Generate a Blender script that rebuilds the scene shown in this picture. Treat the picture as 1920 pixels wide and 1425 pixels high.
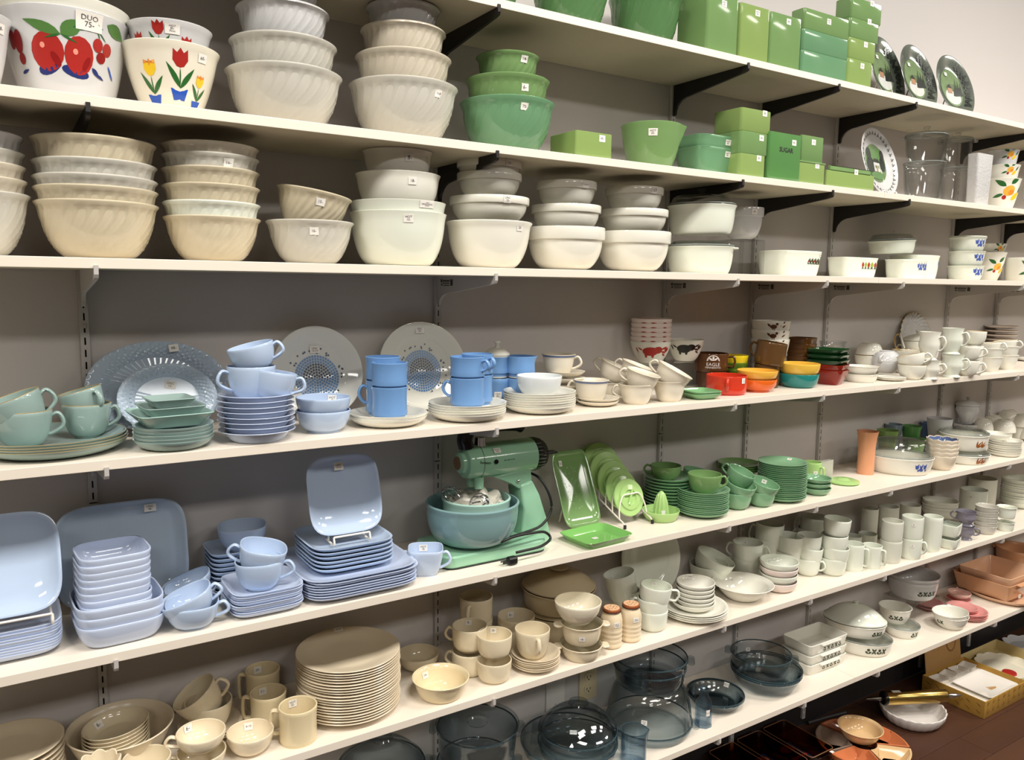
import bpy, bmesh, math, random
from math import sin, cos, pi, radians, sqrt, atan2
from mathutils import Vector, Matrix, Euler
random.seed(7)
for o in list(bpy.data.objects): bpy.data.objects.remove(o)
SC = bpy.context.scene
COL = SC.collection
# ---------------------------------------------------------------- camera
# wall face is the plane y=0, x runs along the shelves, z=0 is eye height
F_PX, YAW, PITCH, ROLL, DIST = 1494.5, radians(32.74), radians(6.917), radians(0.747), 1.884
CAM = Vector((0, -DIST, 0))
FW = Vector((sin(YAW)*cos(PITCH), cos(YAW)*cos(PITCH), -sin(PITCH)))
_rt = Vector((cos(YAW), -sin(YAW), 0)); _up = _rt.cross(FW)
RT = _rt*cos(ROLL) + _up*sin(ROLL); UP = -_rt*sin(ROLL) + _up*cos(ROLL)
cd = bpy.data.cameras.new('camera'); cd.sensor_fit = 'HORIZONTAL'; cd.sensor_width = 36; cd.lens = F_PX/1920*36
cd.clip_start = .05
co = bpy.data.objects.new('camera', cd); COL.objects.link(co)
m = Matrix.Identity(4)
for i in range(3):
    m[i][0], m[i][1], m[i][2], m[i][3] = RT[i], UP[i], -FW[i], CAM[i]
co.matrix_world = m; SC.camera = co
# ---------------------------------------------------------------- world, lights, exposure
w = bpy.data.worlds.new('world'); SC.world = w; w.use_nodes = True
w.node_tree.nodes['Background'].inputs[0].default_value = (.9, .86, .82, 1)
w.node_tree.nodes['Background'].inputs[1].default_value = .05
vs = SC.view_settings
vs.view_transform = 'Standard'; vs.look = 'None'; vs.gamma = 1; vs.use_curve_mapping = False; vs.exposure = 0.0
SC.cycles.transparent_max_bounces = 48   # many glass walls stand one behind another
CEIL, FLOOR = 1.9, -1.73
TROFFERS = [(x, -1.75) for x in (-1.5, .9, 3.3, 5.7)]+[(x, -4.2) for x in (-1.5, .9, 3.3, 5.7)]
LAMP_W = 75
for (x, y) in TROFFERS:
    ld = bpy.data.lights.new('troffer_lamp', 'AREA'); ld.shape = 'RECTANGLE'; ld.size = 1.16; ld.size_y = .54
    ld.energy = LAMP_W*(1 if y > -2 else .52); ld.color = (1, .955, .89)
    lo = bpy.data.objects.new('troffer_lamp', ld); COL.objects.link(lo); lo.location = (x, y, CEIL-.035)
# ---------------------------------------------------------------- materials
def lin(c): 
    return tuple((v/255/12.92 if v/255 <= .04045 else ((v/255+.055)/1.055)**2.4) for v in c)
MATS = {}
def mat(name, rgb, rough=.3, spec=.5, metal=0, var=.06, scale=30, bump=0, trans=0, ior=1.5, coat=0, sss=0):
    if name in MATS: return MATS[name]
    M = bpy.data.materials.new(name); M.use_nodes = True; nt = M.node_tree; b = nt.nodes['Principled BSDF']
    c = lin(rgb)
    tc = nt.nodes.new('ShaderNodeTexCoord'); nz = nt.nodes.new('ShaderNodeTexNoise'); nz.inputs['Scale'].default_value = scale
    nz.inputs['Detail'].default_value = 3
    nt.links.new(tc.outputs['Object'], nz.inputs['Vector'])
    mx = nt.nodes.new('ShaderNodeMix'); mx.data_type = 'RGBA'
    mx.inputs[6].default_value = (*[v*(1-var) for v in c], 1); mx.inputs[7].default_value = (*[min(1, v*(1+var)) for v in c], 1)
    nt.links.new(nz.outputs['Fac'], mx.inputs[0]); nt.links.new(mx.outputs[2], b.inputs['Base Color'])
    b.inputs['Roughness'].default_value = rough; b.inputs['Metallic'].default_value = metal
    b.inputs['IOR'].default_value = ior; b.inputs['Transmission Weight'].default_value = trans
    b.inputs['Coat Weight'].default_value = coat
    b.inputs['Subsurface Weight'].default_value = sss
    if sss: b.inputs['Subsurface Radius'].default_value = (.01, .009, .007); b.inputs['Subsurface Scale'].default_value = 1
    if bump:
        bp = nt.nodes.new('ShaderNodeBump'); bp.inputs['Strength'].default_value = bump; bp.inputs['Distance'].default_value = .002
        n2 = nt.nodes.new('ShaderNodeTexNoise'); n2.inputs['Scale'].default_value = scale*6
        nt.links.new(tc.outputs['Object'], n2.inputs['Vector']); nt.links.new(n2.outputs['Fac'], bp.inputs['Height'])
        nt.links.new(bp.outputs['Normal'], b.inputs['Normal'])
    MATS[name] = M; return M
def milk(name, rgb, rough=.085, var=.03): return mat(name, rgb, rough=rough, var=var, scale=9)
WALL = mat('wall_paint', (200, 195, 192), .75, var=.02, scale=3, bump=.15)
BOARD = mat('white_melamine', (236, 226, 211), .38, var=.02, scale=8)
BOARDU = mat('darker_board_underside', (196, 188, 166), .6, var=.06, scale=14)  # darker tone for the downward faces of the shelf boards
STEELW = mat('white_steel', (188, 184, 180), .4, var=.02)
STEELK = mat('black_steel', (22, 18, 17), .5, var=.1)
CEILM = mat('ceiling_tile', (188, 183, 176), .9, var=.03, scale=60)
PAPER = mat('paper_sticker', (240, 236, 228), .6, var=.01)
INK = mat('pen_ink', (52, 50, 58), .6, var=.05)
IVORY = milk('ivory_glass', (208, 199, 180)); IVORYW = milk('pale_ivory_glass', (200, 197, 186)); TAN = milk('tan_ivory_glass', (204, 193, 167))
WHITE = milk('white_milk_glass', (232, 230, 218)); WHITEG = milk('white_grey_glass', (206, 206, 206)); OPAL = milk('opal_green_white', (228, 232, 218))
JADE = milk('jade_glass', (120, 154, 98)); JADEB = milk('jade_blue_green', (108, 152, 114)); JADEL = milk('jade_lime', (172, 208, 132)); JADEO = milk('jade_olive', (140, 166, 98))
JADEP = milk('jade_plate_green', (128, 170, 132)); JADET = milk('jade_vivid', (120, 178, 96))
JSWIRL = milk('jade_swirl', (84, 122, 78))
AZUR = milk('azure_blue_glass', (184, 202, 227)); AZURP = milk('azure_platter', (188, 204, 220)); AZURL = milk('azure_lilac_blue', (194, 206, 229))
TURQ = milk('turquoise_glass', (146, 168, 163)); BLUE = milk('cornflower_blue', (112, 154, 204), .2)
BEIGE = milk('beige_glass', (226, 213, 184)); BEIGED = milk('beige_plate', (220, 206, 180), .25)
GOLD = mat('gold_trim', (214, 182, 122), .38, metal=.6, var=.05)
RED = mat('red_print', (168, 42, 36), .3); YEL = mat('yellow_print', (240, 200, 40), .3); GRN = mat('green_print', (44, 100, 44), .3)
LGRN = mat('leaf_green_print', (80, 122, 60), .3); BLU = mat('blue_print', (40, 84, 180), .3); BLK = mat('black_print', (28, 24, 24), .35)
NAVY = mat('navy_print', (40, 50, 110), .3); ORNG = mat('orange_print', (226, 140, 50), .3); BRN = mat('brown_print', (90, 56, 30), .35)
def thin_glass(name, rgb, edge, ior=1.5):
    """clear thin glass: light passes straight through, tinted more where seen edge-on, with a Fresnel gloss"""
    M = bpy.data.materials.new(name); M.use_nodes = True; nt = M.node_tree; nt.nodes.clear()
    out = nt.nodes.new('ShaderNodeOutputMaterial'); mix = nt.nodes.new('ShaderNodeMixShader'); tr = nt.nodes.new('ShaderNodeBsdfTransparent'); gl = nt.nodes.new('ShaderNodeBsdfGlossy')
    gl.inputs['Roughness'].default_value = .03; fr = nt.nodes.new('ShaderNodeMath'); fr.operation = 'MULTIPLY_ADD'; fr.inputs[1].default_value = .9; fr.inputs[2].default_value = .045; pw5 = nt.nodes.new('ShaderNodeMath'); pw5.operation = 'POWER'; pw5.inputs[1].default_value = 4.5; l2 = nt.nodes.new('ShaderNodeLayerWeight'); l2.inputs['Blend'].default_value = .5; nt.links.new(l2.outputs['Facing'], pw5.inputs[0]); nt.links.new(pw5.outputs[0], fr.inputs[0])
    lw = nt.nodes.new('ShaderNodeLayerWeight'); lw.inputs['Blend'].default_value = .35; cm = nt.nodes.new('ShaderNodeMix'); cm.data_type = 'RGBA'
    cm.inputs[6].default_value = (*lin(rgb), 1); cm.inputs[7].default_value = (*lin(edge), 1)
    nt.links.new(lw.outputs['Facing'], cm.inputs[0]); nt.links.new(cm.outputs[2], tr.inputs[0])
    nt.links.new(fr.outputs[0], mix.inputs[0]); nt.links.new(tr.outputs[0], mix.inputs[1]); nt.links.new(gl.outputs[0], mix.inputs[2]); nt.links.new(mix.outputs[0], out.inputs[0])
    MATS[name] = M; return M
GLASS = thin_glass('clear_glass', (254, 254, 254), (214, 219, 217))
BGLASS = thin_glass('blue_grey_glass', (250, 252, 253), (176, 190, 196))
AMBERG = thin_glass('amber_thin_glass', (216, 160, 108), (112, 68, 40))
RIMB_ = mat('blue_glass_edge', (70, 92, 100), .06, trans=.35, var=.03)
RIMC = mat('clear_glass_edge', (196, 204, 202), .05, trans=.55, var=.02)
LBGLASS = thin_glass('light_blue_glass', (240, 246, 250), (170, 190, 204))
AMBER = mat('brown_amber_glass', (110, 62, 34), .05, trans=.85, ior=1.48, var=.03)
WIRE = mat('white_vinyl_wire', (240, 232, 222), .4, var=.02)
WIREK = mat('black_wire', (24, 22, 20), .4)
# ---------------------------------------------------------------- object helpers
LABELS = {}
def obj(name, me, material=None, parent=None, M=None, mats=None):
    o = bpy.data.objects.new(name, me); COL.objects.link(o)
    if mats:
        if not me.materials:
            for q in mats: me.materials.append(q)
    elif material:
        if not me.materials: me.materials.append(material)
        if me.materials[0] != material:
            o.material_slots[0].link = 'OBJECT'; o.material_slots[0].material = material
    if parent: o.parent = parent
    if M is not None: o.matrix_basis = M
    return o
def tag(o, label, cat, group=None, kind=None):
    o['label'] = label; o['category'] = cat
    if group: o['group'] = group
    if kind: o['kind'] = kind
    if label in LABELS and (not group or LABELS[label] != group): print('DUPLABEL', label)
    LABELS[label] = group
    n = len(label.split())
    if n < 4 or n > 16: print('LABELLEN', n, label)
    return o
def frombm(bm, smooth=False, ang=None):
    me = bpy.data.meshes.new('mesh'); bm.normal_update(); bm.to_mesh(me); bm.free()
    if smooth: me.polygons.foreach_set('use_smooth', [True]*len(me.polygons))
    if ang: me.set_sharp_from_angle(angle=radians(ang))
    return me
def bbox(bm, x0, x1, y0, y1, z0, z1, mi=0):
    vs_ = [bm.verts.new((x, y, z)) for z in (z0, z1) for (x, y) in ((x0, y0), (x1, y0), (x1, y1), (x0, y1))]
    for f in ((3, 2, 1, 0), (4, 5, 6, 7), (0, 1, 5, 4), (1, 2, 6, 5), (2, 3, 7, 6), (3, 0, 4, 7)):
        q = bm.faces.new([vs_[i] for i in f]); q.material_index = mi
def boxmesh(*a, bev=0):
    bm = bmesh.new(); bbox(bm, *a)
    if bev: bmesh.ops.bevel(bm, geom=bm.edges[:], offset=bev, segments=2, affect='EDGES', profile=.5)
    return frombm(bm)
def prism(pts, t, axis='x'):
    """closed outline pts (a,b) extruded by t symmetric; axis = extrusion axis"""
    bm = bmesh.new()
    def P(a, b, c): return {'x': (c, a, b), 'y': (a, c, b), 'z': (a, b, c)}[axis]
    A_ = [bm.verts.new(P(a, b, -t/2)) for a, b in pts]; B_ = [bm.verts.new(P(a, b, t/2)) for a, b in pts]
    n = len(pts)
    bm.faces.new(A_); bm.faces.new(B_[::-1])
    for i in range(n): bm.faces.new((A_[i], B_[i], B_[(i+1) % n], A_[(i+1) % n]))
    bmesh.ops.recalc_face_normals(bm, faces=bm.faces[:])
    return frombm(bm)
def catmull(P, n=6, closed=False):
    out = []; N = len(P); P = [Vector(p) for p in P]
    rng = range(N if closed else N-1)
    for i in rng:
        p0 = P[(i-1) % N] if (closed or i > 0) else P[0]*2-P[1]
        p1 = P[i]; p2 = P[(i+1) % N]
        p3 = P[(i+2) % N] if (closed or i+2 < N) else P[-1]*2-P[-2]
        for j in range(n):
            t = j/n
            out.append(.5*((2*p1)+(-p0+p2)*t+(2*p0-5*p1+4*p2-p3)*t*t+(-p0+3*p1-3*p2+p3)*t**3))
    if not closed: out.append(P[-1])
    return out
def tube(path, a, b=None, seg=8, closed=False, up=Vector((0, 1, 0)), bm=None, taper=None):
    """sweep an ellipse: half-width a across 'up', b in the other direction"""
    b = b or a; own = bm is None
    if own: bm = bmesh.new()
    rings = []; n = len(path)
    for i, p in enumerate(path):
        t = (path[(i+1) % n]-path[i-1]) if closed else (path[min(i+1, n-1)]-path[max(i-1, 0)])
        t = t.normalized() if t.length > 1e-9 else Vector((0, 0, 1))
        u = up-t*up.dot(t)
        if u.length < 1e-3: u = Vector((1, 0, 0))-t*t.x
        u.normalize(); v = t.cross(u); k = taper(i/(n-1)) if taper else 1
        rings.append([bm.verts.new(p+u*(a*k*cos(2*pi*j/seg))+v*(b*k*sin(2*pi*j/seg))) for j in range(seg)])
    for i in range(n if closed else n-1):
        r0, r1 = rings[i], rings[(i+1) % n]
        for j in range(seg): bm.faces.new((r0[j], r0[(j+1) % seg], r1[(j+1) % seg], r1[j]))
    if not closed: bm.faces.new(rings[0]); bm.faces.new(rings[-1][::-1])
    if own:
        bmesh.ops.recalc_face_normals(bm, faces=bm.faces[:])
        return frombm(bm, True, 50)
# ---------------------------------------------------------------- turned shapes
class Lathe:
    """profile of (r,z): outside going up, then inside going down; shape(theta,i,r,z) may bend each ring"""
    def __init__(s, outer, inner, seg=48, mod=None, sharp=45):
        s.outer = outer; s.inner = inner; s.prof = outer+inner; s.mod = mod; s.seg = seg; s.sharp = sharp
        s.h = max(z for r, z in s.prof); s.R = max(r for r, z in s.prof); s._me = None; s.rim = len(outer)-1
    def pt(s, th, i, r, z):
        x, y, zz = r*cos(th), r*sin(th), z
        if s.mod: x, y, zz = s.mod(th, i, r, z, s)
        return Vector((x, y, zz))
    @property
    def mesh(s):
        if s._me: return s._me
        bm = bmesh.new(); rings = []
        for i, (r, z) in enumerate(s.prof):
            if r < 1e-6: rings.append([bm.verts.new(s.pt(0, i, 0, z))])
            else: rings.append([bm.verts.new(s.pt(2*pi*j/s.seg, i, r, z)) for j in range(s.seg)])
        for a, b in zip(rings, rings[1:]):
            for j in range(s.seg):
                k = (j+1) % s.seg
                if len(a) == 1 and len(b) == 1: continue
                if len(a) == 1: bm.faces.new((a[0], b[k], b[j]))
                elif len(b) == 1: bm.faces.new((a[j], a[k], b[0]))
                else: bm.faces.new((a[j], a[k], b[k], b[j]))
        s._me = frombm(bm, True, s.sharp); return s._me
    def locate(s, side, frac):
        """fractional profile index at a height fraction on the outside or the inside"""
        z = frac*s.h; P = s.prof; rng = range(0, len(s.outer)-1) if side == 'o' else range(len(P)-2, len(s.outer)-1, -1)
        for i in rng:
            z0, z1 = P[i][1], P[i+1][1]
            if min(z0, z1)-1e-9 <= z <= max(z0, z1)+1e-9 and abs(z1-z0) > 1e-7: return i, (z-z0)/(z1-z0)
        return (s.rim-1, .5) if side == 'o' else (s.rim+1, .5)
    def walk(s, i, t, d):
        """move along the profile by arc length d"""
        P = s.prof
        while True:
            a, b = P[i], P[i+1]; L = math.hypot(b[0]-a[0], b[1]-a[1]) or 1e-9; pos = t*L+d
            if pos > L and i < len(P)-2: d = pos-L; i += 1; t = 0
            elif pos < 0 and i > 0: d = pos; i -= 1; t = 1
            else: return i, pos/L
    def surf(s, side, th, frac, u, v, off):
        i, t = s.locate(side, frac); r0 = s.prof[i][0]*(1-t)+s.prof[i+1][0]*t
        sg = 1 if side == 'o' else -1
        i, t = s.walk(i, t, v*sg); a, b = s.prof[i], s.prof[i+1]
        r, z = a[0]*(1-t)+b[0]*t, a[1]*(1-t)+b[1]*t
        th2 = th+sg*u/max(r0, .004)
        A_ = s.pt(th2, i, *a); B_ = s.pt(th2, i+1, *b); p = A_.lerp(B_, t)
        e = 1e-3; A2 = s.pt(th2+e, i, *a).lerp(s.pt(th2+e, i+1, *b), t)
        n = (A2-p).cross(B_-A_)
        if n.length < 1e-12: n = Vector((cos(th2), sin(th2), 0))
        n.normalize(); return p+n*off
    def patch(s, side, th, frac, w, h, off=.0004, n=4, rot=0):
        bm = bmesh.new(); g = []
        for j in range(n+1):
            row = []
            for i in range(n+1):
                u, v = w*(i/n-.5), h*(j/n-.5); u, v = u*cos(rot)-v*sin(rot), u*sin(rot)+v*cos(rot)
                row.append(bm.verts.new(s.surf(side, th, frac, u, v, off)))
            g.append(row)
        for j in range(n):
            for i in range(n): bm.faces.new((g[j][i], g[j][i+1], g[j+1][i+1], g[j+1][i]))
        return frombm(bm, True)
    def decal(s, side, th, frac, shapes, off=.0003):
        """shapes: list of (material index, outline [(u,v)...]) printed on the surface"""
        bm = bmesh.new()
        for si, (mi, pts) in enumerate(shapes):
            cx = sum(p[0] for p in pts)/len(pts); cy = sum(p[1] for p in pts)/len(pts); o_ = off+.00004*min(si, 20)
            c = bm.verts.new(s.surf(side, th, frac, cx, cy, o_)); prev = None; K = 3
            for k in range(1, K+1):
                ring = [bm.verts.new(s.surf(side, th, frac, cx+(x-cx)*k/K, cy+(y-cy)*k/K, o_)) for x, y in pts]
                m_ = len(ring)
                for j in range(m_):
                    j2 = (j+1) % m_
                    f = bm.faces.new((c, ring[j], ring[j2])) if k == 1 else bm.faces.new((prev[j], ring[j], ring[j2], prev[j2]))
                    f.material_index = mi
                prev = ring
        return frombm(bm, True)
    def text(s, side, th, frac, body, size, off=.0009):
        me0 = textmesh(body); me = me0.copy()
        for v in me.vertices: v.co = s.surf(side, th, frac, v.co.x*size, v.co.y*size, off)
        return me
_TX = {}
def textmesh(body, bold=.0):
    if (body, bold) in _TX: return _TX[body, bold]
    c = bpy.data.curves.new('t', 'FONT'); c.body = body; c.align_x = 'CENTER'; c.align_y = 'CENTER'; c.resolution_u = 2; c.offset = bold
    c.space_line = .85
    o = bpy.data.objects.new('t', c); COL.objects.link(o)
    me = bpy.data.meshes.new_from_object(o.evaluated_get(bpy.context.evaluated_depsgraph_get()))
    bpy.data.objects.remove(o); bpy.data.curves.remove(c); me.materials.clear(); _TX[body, bold] = me; return me
# outline helpers for prints
def ell(cx, cy, rx, ry, n=16, rot=0):
    return [(cx+rx*cos(a)*cos(rot)-ry*sin(a)*sin(rot), cy+rx*cos(a)*sin(rot)+ry*sin(a)*cos(rot)) for a in (2*pi*i/n for i in range(n))]
def leaf(x0, y0, x1, y1, w, n=6):
    L = math.hypot(x1-x0, y1-y0); nx, ny = -(y1-y0)/L, (x1-x0)/L; up = []; dn = []
    for i in range(n+1):
        t = i/n; k = w*sin(pi*t**.8)/2
        up.append((x0+(x1-x0)*t+nx*k, y0+(y1-y0)*t+ny*k)); dn.append((x0+(x1-x0)*t-nx*k, y0+(y1-y0)*t-ny*k))
    return up+dn[::-1][1:-1]
def scl(shapes, k, dx=0, dy=0): return [(m_, [(x*k+dx, y*k+dy) for x, y in p]) for m_, p in shapes]
# profiles -------------------------------------------------------------------
def P_bowl(R, rb, h, p=1.8, t=.003, lip=0., n=14, bead=0., foot=0):
    out = [(0, foot*.6), (rb*.9, foot*.6), (rb, 0)] if foot else [(0, 0), (rb*.96, 0)]
    inn = []
    for i in range(n+1):
        u = (i/n)**1.35; g = (1-(1-u)**p)**(1/p); r = rb+(R-lip-rb)*g
        if lip: 
            q = max(0, (u-.86)/.14); r += lip*q*q*(3-2*q)
        z = foot+(h-foot)*u if foot else h*u
        if i == 0 and foot: z = foot
        out.append((r, z)); inn.append((max(r-t, 1e-4), max(z, foot+t) if i else foot+t))
    if bead: out.insert(-1, (R+bead*.7, h-bead*1.4)); out[-1] = (R+bead*.7, h-bead*.5)
    out.append((R-t*.15, h+t*.22)); inn = inn[::-1]; inn[0] = (R-t, h); inn.insert(0, (R-t*.55, h+t*.32))
    inn = [q for i, q in enumerate(inn) if i == 0 or q[0] < inn[i-1][0]+1e-6 or True]
    inn.append((0, foot+t)); return out, inn
def P_plate(R, h, rf=.6, t=.003, flat=False, rim=.0):
    f = R*rf
    out = [(0, .001), (f*.94, .001), (f*.96, 0), (f, 0), (f*1.03, .0015), (f+(R-f)*.35, h*.35-t*.2), (R-.004, h-t*.95), (R-.0008, h-t*.6), (R, h-t*.25)]
    inn = [(R-.001, h), (R-.004, h-t*.05), (f+(R-f)*.4, h*.35+t*.8), (f*1.02, t*1.25), (f*.92, t), (0, t)]
    return out, inn
# ring benders --------------------------------------------------------------
def swirl(N, a, tw=1.2, lo=.03, hi=.9, inn=False):
    def f(th, i, r, z, s):
        u = z/s.h
        if (i <= s.rim or inn) and lo < u < hi:
            k = min(1, (u-lo)/.12, (hi-u)/.06); r = r*(1-a*k*abs(cos(N/2*(th+tw*(1-u)**2)))**.8)
        return r*cos(th), r*sin(th), z
    return f
def squared(n=4.5, sx=1, sy=1, tri=0, wav=None):
    def f(th, i, r, z, s):
        c, q = cos(th), sin(th); k = (abs(c)**n+abs(q)**n)**(-1/n); zz = z
        if wav: zz = z+wav(th, r, s)
        return r*k*c*sx, r*k*q*sy, zz
    return f
def oval(sx, sy): return lambda th, i, r, z, s: (r*cos(th)*sx, r*sin(th)*sy, z)
def scallop(N, a, dz, e=.6):
    def f(th, i, r, z, s):
        u = max(0, (z/s.h-e)/(1-e)); k = abs(cos(N/2*th)); r = r*(1+a*u*(k-.5)); return r*cos(th), r*sin(th), z+dz*u*(k-.6)
    return f
def rrect(w, d, r, n=4):
    pts = []
    for cx, cy, a0 in ((w/2-r, -d/2+r, -90), (w/2-r, d/2-r, 0), (-w/2+r, d/2-r, 90), (-w/2+r, -d/2+r, 180)):
        for i in range(n+1):
            a = radians(a0+90*i/n); pts.append((cx+r*cos(a), cy+r*sin(a)))
    return pts
def loft(secs, sharp=40):
    """secs: list of (outline, z); first and last are capped"""
    bm = bmesh.new(); rings = [[bm.verts.new((x, y, z)) for x, y in pts] for pts, z in secs]; n = len(rings[0])
    for a, b in zip(rings, rings[1:]):
        for j in range(n): bm.faces.new((a[j], a[(j+1) % n], b[(j+1) % n], b[j]))
    bm.faces.new(rings[0][::-1]); bm.faces.new(rings[-1])
    return frombm(bm, True, sharp)
def box_open(w, d, h, r=.006, t=.004, taper=0, base=None):
    """hollow open-topped box with rounded upright edges"""
    k = lambda u: 1-taper*(1-u)
    S = [(rrect(w*k(0)-.004, d*k(0)-.004, r*.8), 0), (rrect(w*k(0), d*k(0), r), .003), (rrect(w, d, r), h-.001), (rrect(w-.002, d-.002, r), h),
         (rrect(w-2*t+.002, d-2*t+.002, r*.8), h), (rrect(w-2*t, d-2*t, r*.8), h-.002), (rrect(w*k(0)-2*t, d*k(0)-2*t, r*.7), t)]
    return loft(S)
def slab(w, d, h, r=.006, e=.002):
    return loft([(rrect(w-2*e, d-2*e, max(r-e, .001)), 0), (rrect(w, d, r), e), (rrect(w, d, r), h-e), (rrect(w-2*e, d-2*e, max(r-e, .001)), h)])
# ---------------------------------------------------------------- spots on the shelves
ZS = [.6278, .3118, .0352, -.3245, -.6886, -.9986, -1.3586, FLOOR]
def proj(P):
    d = Vector(P)-CAM; z = d.dot(FW); return 960+F_PX*d.dot(RT)/z, 712.5-F_PX*d.dot(UP)/z, z
class Spot:
    """a place on shelf k, found where the sight line through (cx, yb) meets the board, or at depth Y on it"""
    def __init__(s, k, cx, yb=None, Y=None, rb=0):
        z = ZS[k]; s.k = k
        if yb is not None:
            d = FW+RT*((cx-960)/F_PX)-UP*((yb-712.5)/F_PX); t = z/d.z; p = CAM+d*t
            h = Vector((p.x, p.y+DIST, 0)).normalized(); dep = (p-CAM).dot(FW)
            p = p+h*(rb*dep/F_PX)
        else:
            X = 1.
            for _ in range(8):
                u = proj((X, Y, z))[0]; u2 = proj((X+1e-3, Y, z))[0]; X += (cx-u)/((u2-u)/1e-3)
            p = Vector((X, Y, z))
        s.p = p; s._fin()
    def _fin(s):
        u, v, dep = proj(s.p); s.cx = u; s.cy = v; s.s = dep/F_PX; s.t = (u-960)/F_PX
        d = s.p-CAM; s.az = atan2(d.y, d.x)-pi/2
    def w(s, px): return px*s.s/sqrt(1+s.t**2)
    def z(s, y):
        z = 0.
        for _ in range(5):
            a = proj(s.p+Vector((0, 0, z)))[1]; b = proj(s.p+Vector((0, 0, z+1e-3)))[1]; z += (y-a)/((b-a)/1e-3)
        return z
    def off(s, dx=0, dy=0):
        """another spot moved in the viewer's frame by px"""
        n = object.__new__(Spot); n.k = s.k; c, q = cos(s.az), sin(s.az)
        n.p = s.p+Vector((c*dx-q*dy, q*dx+c*dy, 0))*s.s; n._fin(); return n
    def M(s, z0=0, rot=0, tilt=None, world=False):
        R_ = Matrix.Rotation((0 if world else s.az)+radians(rot), 4, 'Z')
        if tilt:
            a, az = tilt; ax = Vector((-sin(radians(az)), cos(radians(az)), 0)); R_ = R_ @ Matrix.Rotation(radians(a), 4, ax)
        return Matrix.Translation(s.p+Vector((0, 0, z0))) @ R_
RGM = {}
ORD = ['', 'second', 'third', 'fourth', 'fifth', 'sixth', 'seventh', 'eighth', 'ninth', 'tenth', 'eleventh', 'twelfth', 'thirteenth', 'fourteenth', 'fifteenth', 'sixteenth', 'seventeenth', 'eighteenth', 'nineteenth', 'twentieth']
def ordn(i, n):
    if i == n-1: return 'topmost'
    return 'lowest' if i == 0 else ORD[i]+' from bottom'
STW, STH = .019, .0165
def sticker(root, L, side, phi, frac, txt, w=STW, h=STH, rot=0, inv=None):
    """white price sticker with pen writing on a turned surface, phi degrees to the right as seen"""
    th = radians(-90+phi) if side == 'o' else radians(90-phi)
    p = obj('price_sticker', L.patch(side, th, frac, w, h, .0012, rot=rot), PAPER, root)
    if txt:
        n = max(len(q) for q in txt.split('\n')); ln = txt.count('\n')+1
        obj('writing', L.text(side, th, frac, txt, min(w*1.35/max(n, 2), h*.8/ln), .0016), INK, p)
def flat_sticker(root, M, txt, w=STW, h=STH):
    """sticker lying in the xy plane of M"""
    p = obj('price_sticker', boxmesh(-w/2, w/2, -h/2, h/2, 0, .0004), PAPER, root, M)
    if txt:
        n = max(len(q) for q in txt.split('\n')); ln = txt.count('\n')+1; sz = min(w*1.35/max(n, 2), h*.8/ln)
        obj('writing', textmesh(txt), INK, p, Matrix.Translation((0, 0, .0007)) @ Matrix.Scale(sz, 4))
def handle_mesh(x0, z0, x1, z1, out, a=.006, b=.004, kind='ear'):
    if kind == 'ear': P = [(x0-.003, 0, z0), (x0+out*.55, 0, z0+.004), (x0+out, 0, z0*.72+z1*.28), (x0+out*.85, 0, z0*.35+z1*.65), (x1+out*.35, 0, z1+.002), (x1-.003, 0, z1)]
    elif kind == 'ring':
        zc = (z0+z1)/2; q = (z0-z1)/2; P = [(x0-.003, 0, z0-q*.1), (x0+out*.5, 0, z0+q*.1), (x0+out, 0, zc+q*.25), (x0+out*.9, 0, zc-q*.5), (x1+out*.4, 0, z1-q*.05), (x1-.003, 0, z1-q*.1)]
    else: P = [(x0-.003, 0, z0), (x0+out*.75, 0, z0+.001), (x0+out, 0, z0-.01), (x0+out, 0, z1+.012), (x1+out*.75, 0, z1), (x1-.003, 0, z1)]
    return tube(catmull(P, 5), a, b)
def put(L, sp, name, material, label, cat, group=None, z0=0, rot=0, tilt=None, st=(), world=False, handle=None, ha=0, gold=None):
    me = L.mesh if isinstance(L, Lathe) else L
    o = obj(name, me, material, None, sp.M(z0, rot, tilt, world)); tag(o, label, cat, group)
    for q in st: sticker(o, L, *q)
    if handle:
        for a in (ha if isinstance(ha, (list, tuple)) else [ha]):
            obj('handle', handle, material, o, Matrix.Rotation(radians(a), 4, 'Z'))
    if gold: obj('gold_rim', ring_mesh(L, gold if isinstance(gold, float) else .0009), GOLD, o)
    return o
def ring_mesh(L, a=.0009):
    i = L.rim; r, z = L.prof[i]
    return tube([L.pt(2*pi*j/L.seg, i, r-.0008, z+.0003) for j in range(L.seg)], a, a, 6, True, Vector((0, 0, 1)))
def glass_rim(o, L, m_, a=.0016, M=None):
    return obj('rim', ring_mesh(L, a), m_, o, M)
def stack(L, sp, n, dz, name, material, label, cat, group, z0=0, jit=.0012, rotj=0, world=False, rot=0, st_top=(), mats=None, gold=None):
    """n alike pieces piled up, each its own object; label has {} for the place in the pile"""
    gm = ring_mesh(L, .0006) if gold else None
    for i in range(n):
        M_ = sp.M(z0+i*dz, rot+(random.uniform(-rotj, rotj)), None, world)
        if i: M_ = Matrix.Translation((random.uniform(-jit, jit), random.uniform(-jit, jit), 0)) @ M_
        o = obj(name, L.mesh if isinstance(L, Lathe) else L, mats[i] if mats else material, None, M_); tag(o, label.format(ordn(i, n)), cat, group)
        if gold: obj('gold_rim', gm, GOLD, o)
        if material == BGLASS: obj('rim', RGM.setdefault(id(L), None) or RGM.__setitem__(id(L), ring_mesh(L, .0017)) or RGM[id(L)], RIMB_, o)
        if i == n-1:
            for q in st_top: sticker(o, L, *q)
    return z0+n*dz
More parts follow.
